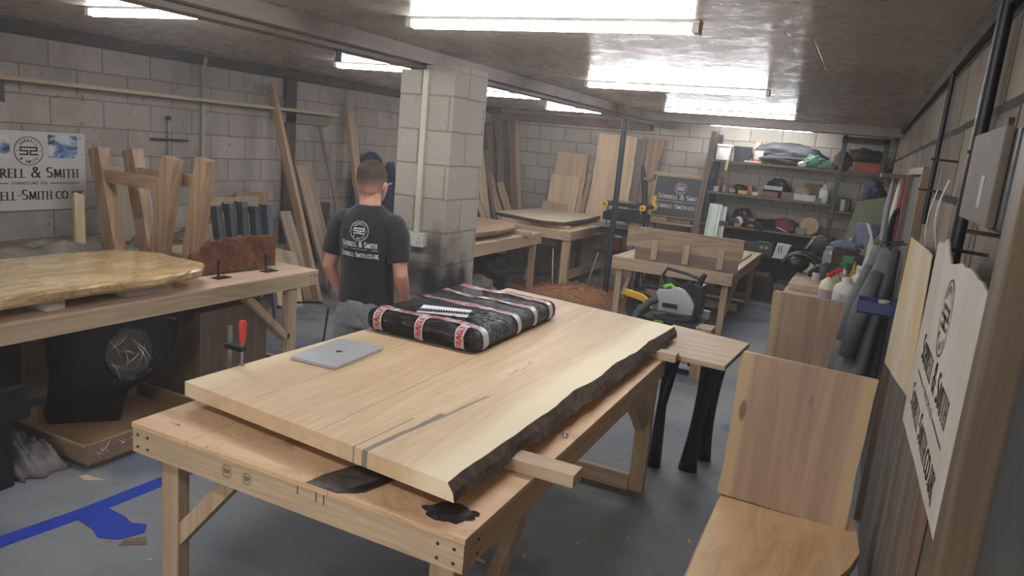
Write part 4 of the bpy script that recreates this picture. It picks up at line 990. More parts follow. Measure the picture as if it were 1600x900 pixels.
# ================================================================== PERSON
def skinned(prims, voxel, name, mat, T_, smooth_it=4, disp=None, parent=None):
    """prims: list of (points, radii) limbs and ('ball', centre, radii) -> one continuous voxel-merged surface"""
    mb = MB()
    for p in prims:
        if p[0] == 'ball':
            r = bmesh.ops.create_icosphere(mb.bm, subdivisions=3, radius=1)
            Mr = Matrix.Translation(V(p[1])) @ (p[3] if len(p) > 3 else Matrix()) @ Matrix.Diagonal((*p[2], 1))
            bmesh.ops.transform(mb.bm, matrix=Mr, verts=r['verts'])
        else:
            pts, rr = p[0], p[1]
            mb.tube(pts, rr, 20, up=p[2] if len(p) > 2 else None)
            for q, r_ in ((pts[0], rr[0]), (pts[-1], rr[-1])):
                if not isinstance(r_, (tuple, list)):
                    r = bmesh.ops.create_icosphere(mb.bm, subdivisions=2, radius=r_); bmesh.ops.translate(mb.bm, vec=V(q), verts=r['verts'])
    me = bpy.data.meshes.new(name); bmesh.ops.recalc_face_normals(mb.bm, faces=mb.bm.faces); mb.bm.to_mesh(me); mb.bm.free()
    o = bpy.data.objects.new(name, me); COL.objects.link(o)
    m = o.modifiers.new('r', 'REMESH'); m.mode = 'VOXEL'; m.voxel_size = voxel
    m = o.modifiers.new('s', 'SMOOTH'); m.factor = .5; m.iterations = smooth_it
    dg = bpy.context.evaluated_depsgraph_get(); me2 = bpy.data.meshes.new_from_object(o.evaluated_get(dg))
    bpy.data.objects.remove(o); bpy.data.meshes.remove(me)
    if disp:
        for v in me2.vertices: v.co = disp(v.co.copy(), v.normal.copy())
    me2.polygons.foreach_set('use_smooth', [True] * len(me2.polygons)); me2.materials.clear(); me2.materials.append(mat); me2.name = name
    o = bpy.data.objects.new(name, me2); COL.objects.link(o); o.parent = parent or T_.o; return o
PX, PY, PRZ = -2.475, 3.36, R(9)
MAN = T('person', 'person with cropped hair in a black printed t-shirt and grey joggers standing with back turned', 'person', (PX, PY, 0), PRZ)
t = NT('skin'); n = t.noise(t.coord(), 9, 4, .6); t.set(t.ramp(n, [(.3, (196, 142, 122)), (.7, (222, 172, 150))]), .5); t.b.inputs['Subsurface Weight'].default_value = .08; SKIN = t.m
# local frame: +y forward, +x his right, feet at z=0
def finger(base, dirs, lens, r):
    pts = [V(base)]; 
    for d, l in zip(dirs, lens): pts.append(pts[-1] + V(d).normalized() * l)
    return (pts, [r, r * .95, r * .85, r * .7][:len(pts)])
def arm(s):
    sh = V((s * .172, -.005, 1.39)); el = V((s * .225, -.035, 1.12)); wr = V((s * .205, .10, .905))
    A = [([sh, sh.lerp(el, .35), sh.lerp(el, .8), el, el.lerp(wr, .25), el.lerp(wr, .6), wr], [.044, .046, .041, .040, .041, .034, .027])]
    d = (V((s * .19, .165, .825)) - wr).normalized(); side = V((0, 1, .35)).normalized(); side = (side - d * side.dot(d)).normalized(); nrm = d.cross(side)
    pc = wr + d * .045
    A.append(([wr - d * .01, wr + d * .03, wr + d * .07, wr + d * .09], [(.026, .020), (.036, .016), (.041, .014), (.038, .012)], tuple(nrm)))
    inn = V((-s, .1, 0))
    for k, (o_, ls) in enumerate(((.030, (.036, .022, .018)), (.011, (.041, .026, .020)), (-.009, (.038, .024, .019)), (-.028, (.030, .018, .016)))):
        b = wr + d * .082 + side * o_
        A.append(finger(b, (d + inn * .1, d + inn * .5, d + inn * .9), ls, .0088 - .0006 * k))
    A.append(finger(wr + d * .025 + side * .026, (d + side * .9, d + side * .55 + inn * .2, d + side * .25 + inn * .3), (.034, .028, .022), .0105))
    return A
head = V((0, .012, 1.612))
prims = [
    ([V((0, -.012, 1.40)), V((0, -.012, 1.47)), V((0, -.004, 1.52)), V((0, .002, 1.57))], [(.09, .075), (.064, .066), (.056, .060), (.058, .064)], (0, 1, 0)),
    ('ball', head + V((0, -.012, .018)), (.080, .098, .098)), ('ball', head + V((0, .028, -.045)), (.062, .072, .078)), ('ball', head + V((0, .060, -.088)), (.030, .030, .026)),
    ('ball', head + V((0, .098, -.02)), (.012, .018, .024)), ('ball', head + V((0, .082, .012)), (.045, .018, .012)), ('ball', head + V((0, .088, -.062)), (.024, .012, .010)),
    ('ball', head + V((-.036, .07, -.03)), (.022, .018, .018)), ('ball', head + V((.036, .07, -.03)), (.022, .018, .018)),
    # torso, hips, legs
    ([V((0, 0, .86)), V((0, 0, 1.0)), V((0, 0, 1.15)), V((0, 0, 1.3)), V((0, -.005, 1.40)), V((0, -.005, 1.45))], [(.10, .155), (.095, .145), (.10, .155), (.105, .175), (.085, .165), (.06, .10)], (0, 0, 1)),
]
for s in (-1, 1):
    prims += [('ball', V((s * .120, -.005, 1.375)), (.058, .050, .045)), ('ball', head + V((s * .082, -.006, -.022)), (.009, .017, .032)), ('ball', head + V((s * .090, -.014, -.010)), (.006, .014, .02))]
    prims += [([V((s * .085, 0, .88)), V((s * .095, .005, .7)), V((s * .10, .01, .5)), V((s * .10, -.005, .33)), V((s * .10, -.01, .12)), V((s * .10, -.01, .07))], [.085, .078, .056, .054, .037, .038]), ([V((s * .10, -.03, .05)), V((s * .11, .10, .035)), V((s * .115, .16, .03))], [.035, .035, .025])]
    prims += arm(s)
body = skinned(prims, .0052, 'body', SKIN, MAN, 3)
# eyes + mouth
mb = MB()
for s in (-1, 1):
    r = bmesh.ops.create_icosphere(mb.bm, subdivisions=2, radius=.0115); bmesh.ops.translate(mb.bm, vec=head + V((s * .031, .086, -.012)), verts=r['verts'])
mb.build('eyes', plain('eye', (225, 222, 218), .2, var=0), MAN, local=True, smooth='all')
MB().tube([head + V((-.024, .094, -.064)), head + V((0, .100, -.063)), head + V((.024, .094, -.064))], [.003, .0045, .003], 8).build('lips', plain('lip', (170, 96, 88), .5), MAN, local=True, smooth='all')
# hair: short brown top fading to skin
t = NT('hair_fade'); tc = t.add('ShaderNodeTexCoord'); sp = t.add('ShaderNodeSeparateXYZ'); t.link(tc.outputs['Object'], sp.inputs[0])
n = t.noise(t.coord((1, 1, .35)), 120, 3, .7); n2 = t.noise(t.coord(), 22, 3)
hz_ = t.math('ADD', sp.outputs[2], t.math('MULTIPLY', t.math('SUBTRACT', n2, .5), .012))
k = t.ramp(t.math('DIVIDE', t.math('SUBTRACT', hz_, 1.56), .13), [(.05, (202, 152, 132)), (.42, (134, 104, 88)), (.66, (72, 58, 48))])
t.set(t.mix(t.ramp(n, [(.35, (.55,) * 3 + (1,)), (.65, (0, 0, 0, 1))]), k, t.mix(.6, k, lin((58, 42, 32)))), .75); t.bump(n, .6, .004); HAIR = t.m
def hair_disp(p, n_):
    k = max(0, min(1, (p.z - 1.66) / .05)); q = noise.fractal(p * 60, .8, 2, 3)
    return p + n_ * (k * (.004 + .003 * q))
skinned([('ball', head + V((0, -.016, .024)), (.083, .0985, .096)), ('ball', head + V((0, -.02, .052)), (.078, .088, .074)), ('ball', head + V((0, -.052, -.015)), (.060, .055, .062))], .005, 'hair', HAIR, MAN, 3, hair_disp)
# cut the hair away from the face: keep only the cap behind and above
hm = bpy.data.objects['hair'].data; bm = bmesh.new(); bm.from_mesh(hm)
bmesh.ops.delete(bm, geom=[v for v in bm.verts if (v.co.y > head.y + .045 and v.co.z < head.z + .055) or (v.co.y > head.y + .0 and v.co.z < head.z - .005) or v.co.z < head.z - .062], context='VERTS'); bm.to_mesh(hm); bm.free()
# glasses: arms + frame
mb = MB()
for s in (-1, 1): mb.tube([head + V((s * .091, -.02, -.012)), head + V((s * .088, .03, .0)), head + V((s * .07, .098, .0))], .0022, 6)
mb.tube([head + V((-.07, .098, 0)), head + V((0, .112, .0)), head + V((.07, .098, 0))], .0025, 6)
g = mb.build('glasses', plain('glasses_frame', (200, 200, 205), .3, .5), MAN, local=True, smooth='all')
# t-shirt
t = NT('black_tee'); n = t.noise(t.coord((1, 1, .6)), 7, 4, .6, .8); t.set(t.ramp(n, [(.3, (24, 25, 27)), (.7, (34, 35, 38))]), .85); t.b.inputs['Sheen Weight'].default_value = .25; t.bump(n, .5, .03); TEE = t.m
def tee_disp(p, n_):
    f = noise.fractal(V((p.x * 7, p.y * 7, p.z * 4)), 1, 2, 3)
    k = .35 + .65 * max(0, min(1, (1.35 - p.z) / .3))
    return p + n_ * (.005 * f * k)
sp_ = [([V((0, 0, .925)), V((0, 0, .99)), V((0, 0, 1.08)), V((0, 0, 1.18)), V((0, .0, 1.28)), V((0, -.003, 1.36)), V((0, -.008, 1.42)), V((0, -.012, 1.462)), V((0, -.012, 1.492))],
       [(.122, .170), (.119, .165), (.115, .160), (.118, .168), (.124, .183), (.118, .188), (.100, .168), (.082, .112), (.070, .072)], (0, 0, 1))]
sp_[0] = (sp_[0][0], [(b, a) for a, b in sp_[0][1]], (0, 1, 0))
for s in (-1, 1):
    sp_.append(('ball', V((s * .142, -.006, 1.385)), (.082, .080, .068)))
    sp_.append(([V((s * .140, -.006, 1.385)), V((s * .178, -.012, 1.33)), V((s * .200, -.022, 1.25)), V((s * .212, -.028, 1.19))], [(.080, .068), (.076, .072), (.067, .066), (.064, .062)], (0, 1, 0)))
skinned(sp_, .0065, 'tshirt', TEE, MAN, 3, tee_disp)
# joggers
t = NT('joggers'); n = t.noise(t.coord((1, 1, .5)), 9, 5, .65, 1.0); t.set(t.ramp(n, [(.3, (118, 116, 116)), (.7, (150, 148, 148))]), .9); t.bump(n, .7, .03); JOG = t.m
pr = [([V((0, 0, .80)), V((0, 0, .88)), V((0, 0, .955))], [(.168, .128), (.172, .132), (.164, .120)], (0, 1, 0))]
for s in (-1, 1): pr.append(([V((s * .085, 0, .86)), V((s * .098, .005, .7)), V((s * .104, .01, .5)), V((s * .104, .0, .33)), V((s * .102, -.01, .14)), V((s * .10, -.01, .085))], [.097, .098, .080, .074, .060, .046]))
skinned(pr, .008, 'joggers', JOG, MAN, 3, lambda p, n_: p + n_ * (.006 * noise.fractal(V((p.x * 9, p.y * 9, p.z * 7)), 1, 2, 3)))
for s in (-1, 1):
    mb = MB(); mb.blob((s * .112, .045, .046), (.050, .145, .05), 3 + s, .04, 2, flat=.85, pw=2.6); mb.build('shoe', plain('shoe_white', (170, 168, 165), .6), MAN, local=True, smooth='all')
# print on the back: snap glyph points onto the shirt
from mathutils.bvhtree import BVHTree
tee = bpy.data.objects['tshirt']; bm = bmesh.new(); bm.from_mesh(tee.data); bvh = BVHTree.FromBMesh(bm); bm.free()
def fb(u, v):   # seen from behind: u to the right = +x
    hit = bvh.ray_cast(V((u, -.6, v)), V((0, 1, 0)))
    return (hit[0] if hit[0] else V((u, -.12, v))) + V((0, -.003, 0))
mb = MB(); W_ = .215
text(mb, 'Sorrell & Smith', fb, -W_ / 2, 1.262, .030, width=W_, nib=(.17, .12))
logo(mb, fb, .0, 1.350, .054)
stroke(mb, [(-W_ / 2, 1.249), (-.035, 1.249)], .002, .0028, fb); stroke(mb, [(.035, 1.249), (W_ / 2, 1.249)], .002, .0028, fb)
text(mb, 'FURNITURE CO', fb, -.032, 1.246, .006, width=.064, caps=False)
text(mb, 'Sorrell-Smith.co.uk', fb, -W_ * .53, 1.205, .027, width=W_ * 1.06, nib=(.17, .12))
mb.build('back_print', WINK, MAN, local=True, parent=tee)

# ================================================================== BACK OF THE ROOM
# ---- table with the clamped boards (right of middle)
TB = bench('workbench', 'pine workbench at the back right carrying an upright clamped board', -2.50, -1.12, 8.10, 10.55, .72, PLYY,
    [(-1.20, 8.2), (-2.42, 8.2), (-1.20, 10.4), (-2.42, 10.4)], leg=(.07, .05), apron=.12,
    braces=[((-1.19, 8.35, .22), (-1.19, 8.95, .60), .06, .045), ((-2.40, 8.35, .22), (-2.40, 8.85, .60), .06, .045)],
    rails=[((-2.38, 10.36, .06), (-1.2, 10.40, .16)), ((-2.38, 9.4, .06), (-1.2, 9.44, .16))])
T_ = T('clamped_board', 'wide board standing on edge with three cleats at the front of the back right bench', 'board', (-1.72, 8.15, .72))
MB().box((-2.36, 8.135, .862), (-1.06, 8.165, 1.095)).build('upper_board', wood('cb_x', (196, 156, 112), (156, 118, 80), 'x', .8, rings=.55), T_, bevel=.002)
MB().box((-2.25, 8.14, .722), (-1.09, 8.17, .862)).build('lower_board', wood('cb_dark', (156, 122, 96), (118, 88, 68), 'x', .8), T_, bevel=.002)
for x in (-2.02, -1.66, -1.28): MB().box((x - .035, 8.105, .745), (x + .035, 8.135, .96)).build('cleat', PINEZ, T_, bevel=.002)
solo(MB().box((-1.75, 8.9, .722), (-1.20, 10.1, .750)), 'flat_board', wood('fb1', (206, 184, 150), (170, 146, 112), 'y', .6), 'wide pale board lying at the right rear of the back right bench', 'board', (-1.5, 9.5, .722), bevel=.002)
solo(MB().box((-1.85, 8.9, .752), (-1.30, 9.9, .79)), 'flat_board', wood('fb2', (214, 188, 148), (176, 146, 108), 'y', .6), 'thicker pale board stacked on the wide one on the back right bench', 'board', (-1.6, 9.4, .752), bevel=.002)
# ---- table T2 with pale slab
TC2 = bench('workbench', 'pine workbench at the back left carrying a pale waney slab', -4.62, -3.45, 9.18, 11.0, .80, PLYY,
    [(-3.52, 9.25), (-4.5, 9.25), (-3.52, 10.9), (-4.5, 10.9)], leg=(.11, .06), apron=.11, rails=[((-3.50, 9.3, .12), (-3.47, 10.85, .24))])
timber('timber_batten', (-4.6, 9.35, .802), (-3.55, 9.43, .848), PINEX, 'batten under the front of the pale slab on the back left bench')
waney([(-4.78, 9.50), (-3.90, 9.16), (-3.62, 9.30), (-3.60, 10.2), (-3.68, 11.05), (-4.72, 11.08)], .85, .90, wood('t2slab', (224, 200, 158), (188, 158, 116), 'x', .5), 'waney_slab', 'pale waney slab with a grey bark edge on the back left bench', 'slab', (-4.2, 10.1, .85), seed=31, wob=.02, bark=BARK)
# ---- table T3 behind the column
TC3 = bench('workbench', 'low pine workbench just right of the column carrying a brown slab', -4.78, -3.78, 6.7, 8.98, .76, PLYY,
    [(-3.86, 8.88), (-4.68, 8.88), (-3.86, 6.8), (-4.68, 6.8)], leg=(.08, .06), apron=.13)
timber('timber_batten', (-4.6, 8.40, .762), (-3.72, 8.47, .81), PINEX, 'batten under the far end of the brown slab beside the column')
timber('timber_batten', (-4.6, 7.1, .762), (-3.85, 7.17, .81), PINEX, 'batten hidden under the near end of the brown slab beside the column')
waney([(-3.88, 6.85), (-3.80, 7.7), (-3.86, 8.3), (-4.10, 8.75), (-4.7, 8.8), (-4.7, 6.85)], .812, .872, wood('t3slab', (196, 152, 112), (156, 112, 78), 'y', .6), 'brown_slab', 'reddish brown waney slab on the low bench beside the column', 'slab', (-4.25, 7.8, .812), seed=37, wob=.025, bark=wood('t3edge', (168, 126, 92), (120, 88, 62), 'y', 1.2))
# bags under T3
DKBAG = plain('dark_bag', (44, 42, 42), .6, var=.4, scale=5, bump=.6, bscale=10)
for i, (c, s_, m, lb) in enumerate((((-4.25, 8.25, .26), (.34, .30, .27), DKBAG, 'black crumpled bag stuffed under the low bench beside the column'), ((-4.1, 7.72, .14), (.26, .22, .15), plain('grey_bag', (150, 142, 134), .8, var=.25, scale=5, bump=.4, bscale=9), 'grey-white sack on the floor at the foot of the column'), ((-4.55, 7.6, .2), (.2, .25, .2), DKBAG, 'black bag furthest left under the low bench'))):
    mb = MB(); mb.blob(c, s_, i + 3, .38, 2.4, flat=.92); solo(mb, 'bag', m, lb, 'bag', (c[0], c[1], 0), smooth='all')
# ---- stool under T2
CHROME = plain('chrome', (190, 190, 190), .25, .9, var=.04)
T_ = T('work_stool', 'metal framed work stool under the back left bench', 'stool', (-3.98, 9.62, 0))
cx_, cy_ = -3.95, 9.62
for sx, sy in ((-1, -1), (1, -1), (1, 1), (-1, 1)):
    MB().tube([(cx_ + sx * .22, cy_ + sy * .22, 0), (cx_ + sx * .15, cy_ + sy * .15, .50)], .013, 10).build('leg', CHROME, T_, smooth=True)
for a, b in (((-1, -1), (1, -1)), ((1, -1), (1, 1)), ((1, 1), (-1, 1)), ((-1, 1), (-1, -1))):
    MB().tube([(cx_ + a[0] * .19, cy_ + a[1] * .19, .22), (cx_ + b[0] * .19, cy_ + b[1] * .19, .22)], .009, 8).build('stretcher', CHROME, T_, smooth=True)
mb = MB(); mb.prism([(cx_ + .17 * a, cy_ + .17 * b) for a, b in ((-1, -1), (1, -1), (1, 1), (-1, 1))], .50, .525); mb.build('seat', DARKM, T_, bevel=.008)
solo(MB().box((-4.2, 9.45, .53), (-3.75, 9.8, .63)), 'drawer_box', wood('dbx', (176, 138, 98), (140, 104, 70), 'x', .8), 'open brown wooden box on the stool under the back left bench', 'box', (-3.98, 9.6, .53), bevel=.004)
solo(MB().box((-4.42, 10.2, 0), (-3.9, 10.7, .56)), 'plywood_box', wood('dbx2', (170, 132, 94), (132, 98, 66), 'z', .8), 'brown plywood box on the floor behind the stool', 'box', (-4.2, 10.4, 0), bevel=.004)
# ---- steel post
solo(MB().cyl((-2.945, 9.40, 0), (-2.945, 9.40, 2.35), .038, n=20), 'steel_post', plain('post_steel', (58, 66, 70), .45, .4, var=.1), 'dark grey round steel prop holding up the cross beam', 'post', (-2.935, 9.42, 0), smooth=True)
# second dark stand with camera-like arm behind the post
T_ = T('tool_stand', 'dark slim stand with a curved arm just right of the steel prop', 'stand', (-2.78, 10.15, 0))
MB().tube([(-2.74, 10.2, 0), (-2.72, 10.2, .9), (-2.80, 10.2, 1.5), (-2.86, 10.2, 1.75)], [.035, .035, .045, .02], 12).build('column', DARKM, T_, smooth=True)
mb = MB(); mb.tube([(-2.80, 10.16, 1.58), (-2.70, 10.10, 1.56), (-2.64, 10.08, 1.60), (-2.64, 10.08, 1.66)], .022, 10); mb.build('arm', STEEL, T_, smooth=True)
# ---- thickness planer on stand
T_ = T('planer_machine', 'black thickness planer with yellow knobs on a splayed metal stand', 'machine', (-2.95, 9.95, 0))
YEL = plain('tool_yellow', (226, 176, 36), .45, var=.06)
for sx, sy in ((-1, -1), (1, -1), (1, 1), (-1, 1)):
    MB().tube([(-2.98 + sx * .34, 9.98 + sy * .28, 0), (-2.98 + sx * .25, 9.98 + sy * .2, .50)], .016, 10).build('leg', CHROME, T_, smooth=True)
MB().box((-3.28, 9.72, .50), (-2.62, 10.28, .53)).build('stand_shelf', BLACKM, T_, bevel=.004)
for sx in (-1, 1):
    for sy in (-1, 1): MB().tube([(-2.98 + sx * .24, 9.98 + sy * .18, .53), (-2.98 + sx * .2, 9.98 + sy * .14, .78)], .014, 8).build('upper_leg', DARKM, T_, smooth=True)
MB().box((-3.30, 9.70, .78), (-2.62, 10.3, .84)).build('stand_top', DARKM, T_, bevel=.006)
MB().box((-3.22, 9.72, .84), (-2.66, 10.26, .875)).build('machine_base', BLACKP, T_, bevel=.008)
MB().box((-3.34, 9.6, .885), (-2.62, 10.3, .897)).build('feed_table', STEEL, T_, bevel=.002)
for sx in (-1, 1):
    for sy in (-1, 1): MB().cyl((-2.94 + sx * .24, 9.98 + sy * .16, .875), (-2.94 + sx * .24, 9.98 + sy * .16, 1.19), .014).build('guide_rod', STEEL, T_, smooth=True)
mb = MB(); mb.prism([(-3.22, .97), (-2.66, .97), (-2.66, 1.08), (-2.74, 1.12), (-3.14, 1.12), (-3.22, 1.08)], 9.74, 10.22, 'xz'); mb.build('cutter_head', BLACKP, T_, bevel=.012)
MB().box((-3.24, 9.78, 1.17), (-2.60, 10.2, 1.225)).build('top_frame', BLACKP, T_, bevel=.008)
MB().box((-3.1, 9.85, 1.225), (-2.8, 10.1, 1.24)).build('top_cover', STEEL, T_, bevel=.004)
for x, y in ((-3.20, 9.76), (-2.66, 9.76), (-2.60, 10.12)):
    MB().cyl((x, y, 1.19), (x, y - .045, 1.19), .045, .042, 24).build('knob', YEL, T_, bevel=.006, smooth=True); MB().cyl((x, y - .046, 1.19), (x, y - .052, 1.19), .014).build('knob_hub', BLACKP, T_, smooth=True)
MB().box((-2.63, 10.1, 1.20), (-2.59, 10.16, 1.36)).build('crank_handle', YEL, T_, bevel=.008)
MB().cyl((-3.05, 10.0, .54), (-3.05, 10.0, .70), .09).build('red_drum', plain('red_drum', (136, 50, 44), .5), T_, smooth=True)
# shavings
def heap(name, cx, cy, rx, ry, h, mat, label, seed, cat='shavings', n=70):
    mb = MB()
    def f(u, v):
        x = 2 * u - 1; y = 2 * v - 1; r = math.hypot(x, y); k = max(0, 1 - r * (1 + .35 * noise.noise(V((x * 2, y * 2, seed)))))
        return V((cx + rx * x, cy + ry * y, .001 + h * k ** 1.2 + (.02 * abs(noise.fractal(V((x * 16, y * 16, seed)), .7, 2, 4)) * min(1, k * 6))))
    mb.sheet(f, n, n, .001); return solo(mb, name, mat, label, cat, (cx, cy, 0), kind='stuff', smooth='all')
SHAV = plain('shavings', (164, 112, 76), .9, var=.45, scale=30, bump=1.0, bscale=70)
heap('wood_shavings', -3.25, 9.1, .62, .45, .12, SHAV, 'heap of reddish wood shavings on the floor around the steel prop', 3)
heap('wood_shavings', -2.55, 9.55, .42, .40, .05, SHAV, 'thin spread of shavings right of the steel prop', 6)
# curls on the heap
mb = MB(); random.seed(5)
for i in range(90):
    x = random.gauss(-3.2, .28); y = random.gauss(9.05, .2); r0 = random.uniform(.008, .018); a = random.uniform(0, 6.28); k = max(0, 1 - math.hypot((x + 3.25) / .62, (y - 9.1) / .45)); z = .02 + .12 * k ** 1.2
    pts = [V((x + r0 * math.cos(t_ * 1.3) * math.cos(a) - .01 * t_ * math.sin(a), y + r0 * math.cos(t_ * 1.3) * math.sin(a) + .01 * t_ * math.cos(a), z + r0 + r0 * math.sin(t_ * 1.3))) for t_ in range(6)]
    mb.tube(pts, [(.0012, .006)] * 6, 4)
solo(mb, 'shaving_curls', wood('curl', (196, 142, 100), (156, 104, 70), 'z', 2), 'loose curled shavings on top of the reddish heap', 'shavings', (-3.2, 9.05, 0), kind='stuff')
# ---- slabs on the back wall
plank('oak_board', (-4.36, 11.02, 0), (-4.34, 11.27, 1.83), .54, .04, wood('bw1', (212, 168, 124), (178, 134, 94), 'z', .5), 'rose-tinted oak board with waney left edge leaning on the back wall', side=(1, 0, 0), wob=.02, seed=41, cat='board')
plank('oak_board', (-4.40, 10.95, 0), (-4.38, 11.17, 1.46), .50, .03, wood('bw2', (222, 184, 138), (190, 150, 106), 'z', .5), 'shorter pale board standing in front of the rose-tinted one', side=(1, 0, 0), wob=.01, seed=43, cat='board')
plank('oak_board', (-4.08, 10.98, 0), (-4.00, 11.22, 1.42), .07, .05, wood('bw3', (200, 164, 122), (150, 118, 84), 'z', .5), 'narrow board edge leaning right of the two pale boards on the back wall', side=(1, 0, 0), cat='board')
plank('oak_board', (-4.02, 11.05, 0), (-3.93, 11.29, 1.80), .05, .04, GREYZ, 'dark grey narrow board leaning between the pale boards and the tall slab', side=(1, 0, 0), cat='board')
plank('oak_board', (-4.50, 10.86, 0), (-4.46, 10.99, 1.02), .42, .03, wood('bw9', (196, 154, 110), (160, 120, 82), 'z', .6), 'low board with sawn notches standing before the pale boards', side=(1, 0, 0), wob=.004, seed=47, cat='board')
plank('tall_slab', (-3.62, 11.0, 0), (-3.60, 11.26, 2.17), .66, .05, wood('bw4', (226, 186, 134), (196, 152, 104), 'z', .5), 'tallest pale slab with a cracked rounded top on the back wall', side=(1, 0, 0), wob=.03, seed=50, top=.05, cat='slab', taper=.92)
plank('tall_slab', (-3.58, 10.92, 0), (-3.58, 11.17, 1.78), .62, .04, wood('bw5', (220, 178, 130), (188, 146, 102), 'z', .5), 'pale slab with straight top in front of the tallest one', side=(1, 0, 0), wob=.015, seed=52, cat='slab')
plank('tall_slab', (-3.24, 11.02, 0), (-3.20, 11.24, 2.14), .12, .06, GREYZ, 'dark brown rough-edged slab between the pale and red slabs', side=(1, 0, 0), wob=.03, seed=54, cat='slab')
plank('tall_slab', (-3.10, 11.04, 0), (-3.04, 11.28, 2.17), .30, .05, wood('bw6', (186, 130, 96), (140, 92, 64), 'z', .5, rings=.5), 'red-brown slab with a wavy pale right edge on the back wall', side=(1, 0, 0), wob=.05, seed=56, cat='slab')
plank('oak_board', (-3.03, 10.86, 0), (-2.96, 10.98, 1.02), .28, .03, wood('bw7', (206, 166, 124), (170, 132, 94), 'z', .6), 'low pinkish board standing in front of the red-brown slab', side=(1, 0, 0), wob=.012, seed=58, cat='board')
solo(MB().box((-.02, -.01, 0), (.02, .01, 1.3)), 'aluminium_rail', STEEL, 'thin silver straightedge leaning left of the dark company sign', 'rail', M=frame((-2.84, 10.75, 0), (-2.84, 10.95, 1.4), (1, 0, 0))[0], local=True)
# ---- dark sign board
T_ = T('company_sign', 'dark grey furniture company sign board leaning at the back wall', 'sign', M=Matrix.Translation(V((-2.45, 10.80, 1.05))) @ Matrix.Rotation(R(-9), 4, 'X'))
MB().box((-.42, .012, -.02), (.36, .028, .64)).build('backing_board', wood('bw8', (190, 154, 112), (150, 116, 80), 'x', .6), T_, local=True)
MB().box((-.36, -.0, 0), (.385, .01, .58)).build('sign_face', plain('slate_panel', (62, 64, 68), .5, var=.04), T_, local=True, bevel=.002)
fs = lambda u, v: V((u, -.002, v))
mb = MB(); brand(mb, fs, .02, .255, .64); mb.build('lettering', WINK, T_, local=True)
# rack of short timbers below the sign
T_ = T('timber_rack', 'rough wooden rack under the dark company sign', 'rack', (-2.45, 10.85, 0))
for x in (-2.80, -2.12):
    MB().beam((x, 10.75, 0), (x + .02, 10.9, 1.04), .07, .07, (1, 0, 0)).build('upright', OAKZ, T_, bevel=.003)
for z in (.30, .62, .93): MB().box((-2.84, 10.72, z), (-2.08, 11.2, z + .03)).build('shelf', OAKZ, T_, bevel=.003)
OFFC = [wood('offcut%d' % i, c1, c2, 'x', 1.0) for i, (c1, c2) in enumerate((((196, 152, 108), (150, 110, 74)), ((150, 110, 84), (108, 76, 56)), ((214, 176, 132), (176, 136, 94))))]
oc = 0
for z, lst in ((.96, ((-2.78, -2.55, .06), (-2.56, -2.2, .05))), (.65, ((-2.75, -2.25, .07), (-2.6, -2.2, .05))), (.33, ((-2.7, -2.3, .08),))):
    zz = z
    for k, (xa, xb, h) in enumerate(lst):
        lab = ('pale offcut at the left on top of the rack under the dark sign', 'brown offcut at the right on top of the rack under the dark sign', 'long brown offcut on the middle shelf of the rack', 'short offcut stacked on the long one in the rack', 'thick offcut on the lowest shelf of the rack')[oc]
        z0 = zz if z < .9 else z
        solo(MB().box((xa, 10.74 + .02 * k, z0 + .001), (xb, 10.92, z0 + h)), 'offcut', OFFC[oc % 3], lab, 'offcut', (xa, 10.8, z0), bevel=.002, group='offcuts in the timber rack'); oc += 1
        if z < .9: zz += h
# ---- left corner planks behind column
cp = [(-5.45, 10.2, -5.72, 10.42, 2.38, .08, .05, PALEZ, 'tall pale square timber just right of the column top'), (-5.3, 10.5, -5.74, 10.55, 1.95, .16, .04, PALEZ, 'pale plank with a square top beside the column'), (-5.35, 10.65, -5.76, 10.95, 2.2, .10, .03, BROWNZ, 'brown bent plank in the left back corner'),
      (-5.2, 10.8, -5.70, 11.15, 2.25, .13, .04, GREYZ, 'dark waney plank in the left back corner'), (-5.05, 10.95, -5.55, 11.25, 2.4, .12, .05, BROWNZ, 'tall brown plank furthest right in the corner group'), (-5.0, 11.05, -5.45, 11.29, 2.38, .07, .04, OAKZ, 'tall narrow plank against the corner of the back wall'),
      (-5.05, 10.3, -5.74, 10.2, 1.5, .06, .03, PALEZ, 'thin pale lath leaning steeply beside the column'), (-5.0, 10.45, -5.7, 10.3, 1.3, .05, .03, OAKZ, 'short lath leaning at the right face of the column'), (-4.95, 10.7, -5.6, 10.75, 1.35, .14, .03, OAKZ, 'short wide offcut leaning across the corner planks'),
      (-4.9, 10.9, -5.4, 10.8, 1.25, .12, .03, wood('cpn', (206, 160, 112), (166, 122, 82), 'z', .8), 'short curved-edge board at the right of the corner group'), (-5.25, 10.1, -5.76, 10.0, 1.1, .05, .03, BROWNZ, 'low brown lath close behind the column edge'), (-5.15, 10.55, -5.62, 10.62, 1.75, .05, .04, GREYZ, 'grey-brown lath in the middle of the corner planks')]
for i, (x, y, hx2, hy2, hz2, w_, t_, m, lb) in enumerate(cp): plank('corner_plank', (x, y, 0), (hx2, hy2, hz2), w_, t_, m, lb, side=(.5, 1, 0), wob=.025 if i in (2, 3, 8, 9) else .006, seed=60 + i, group='planks leaning in the left back corner')
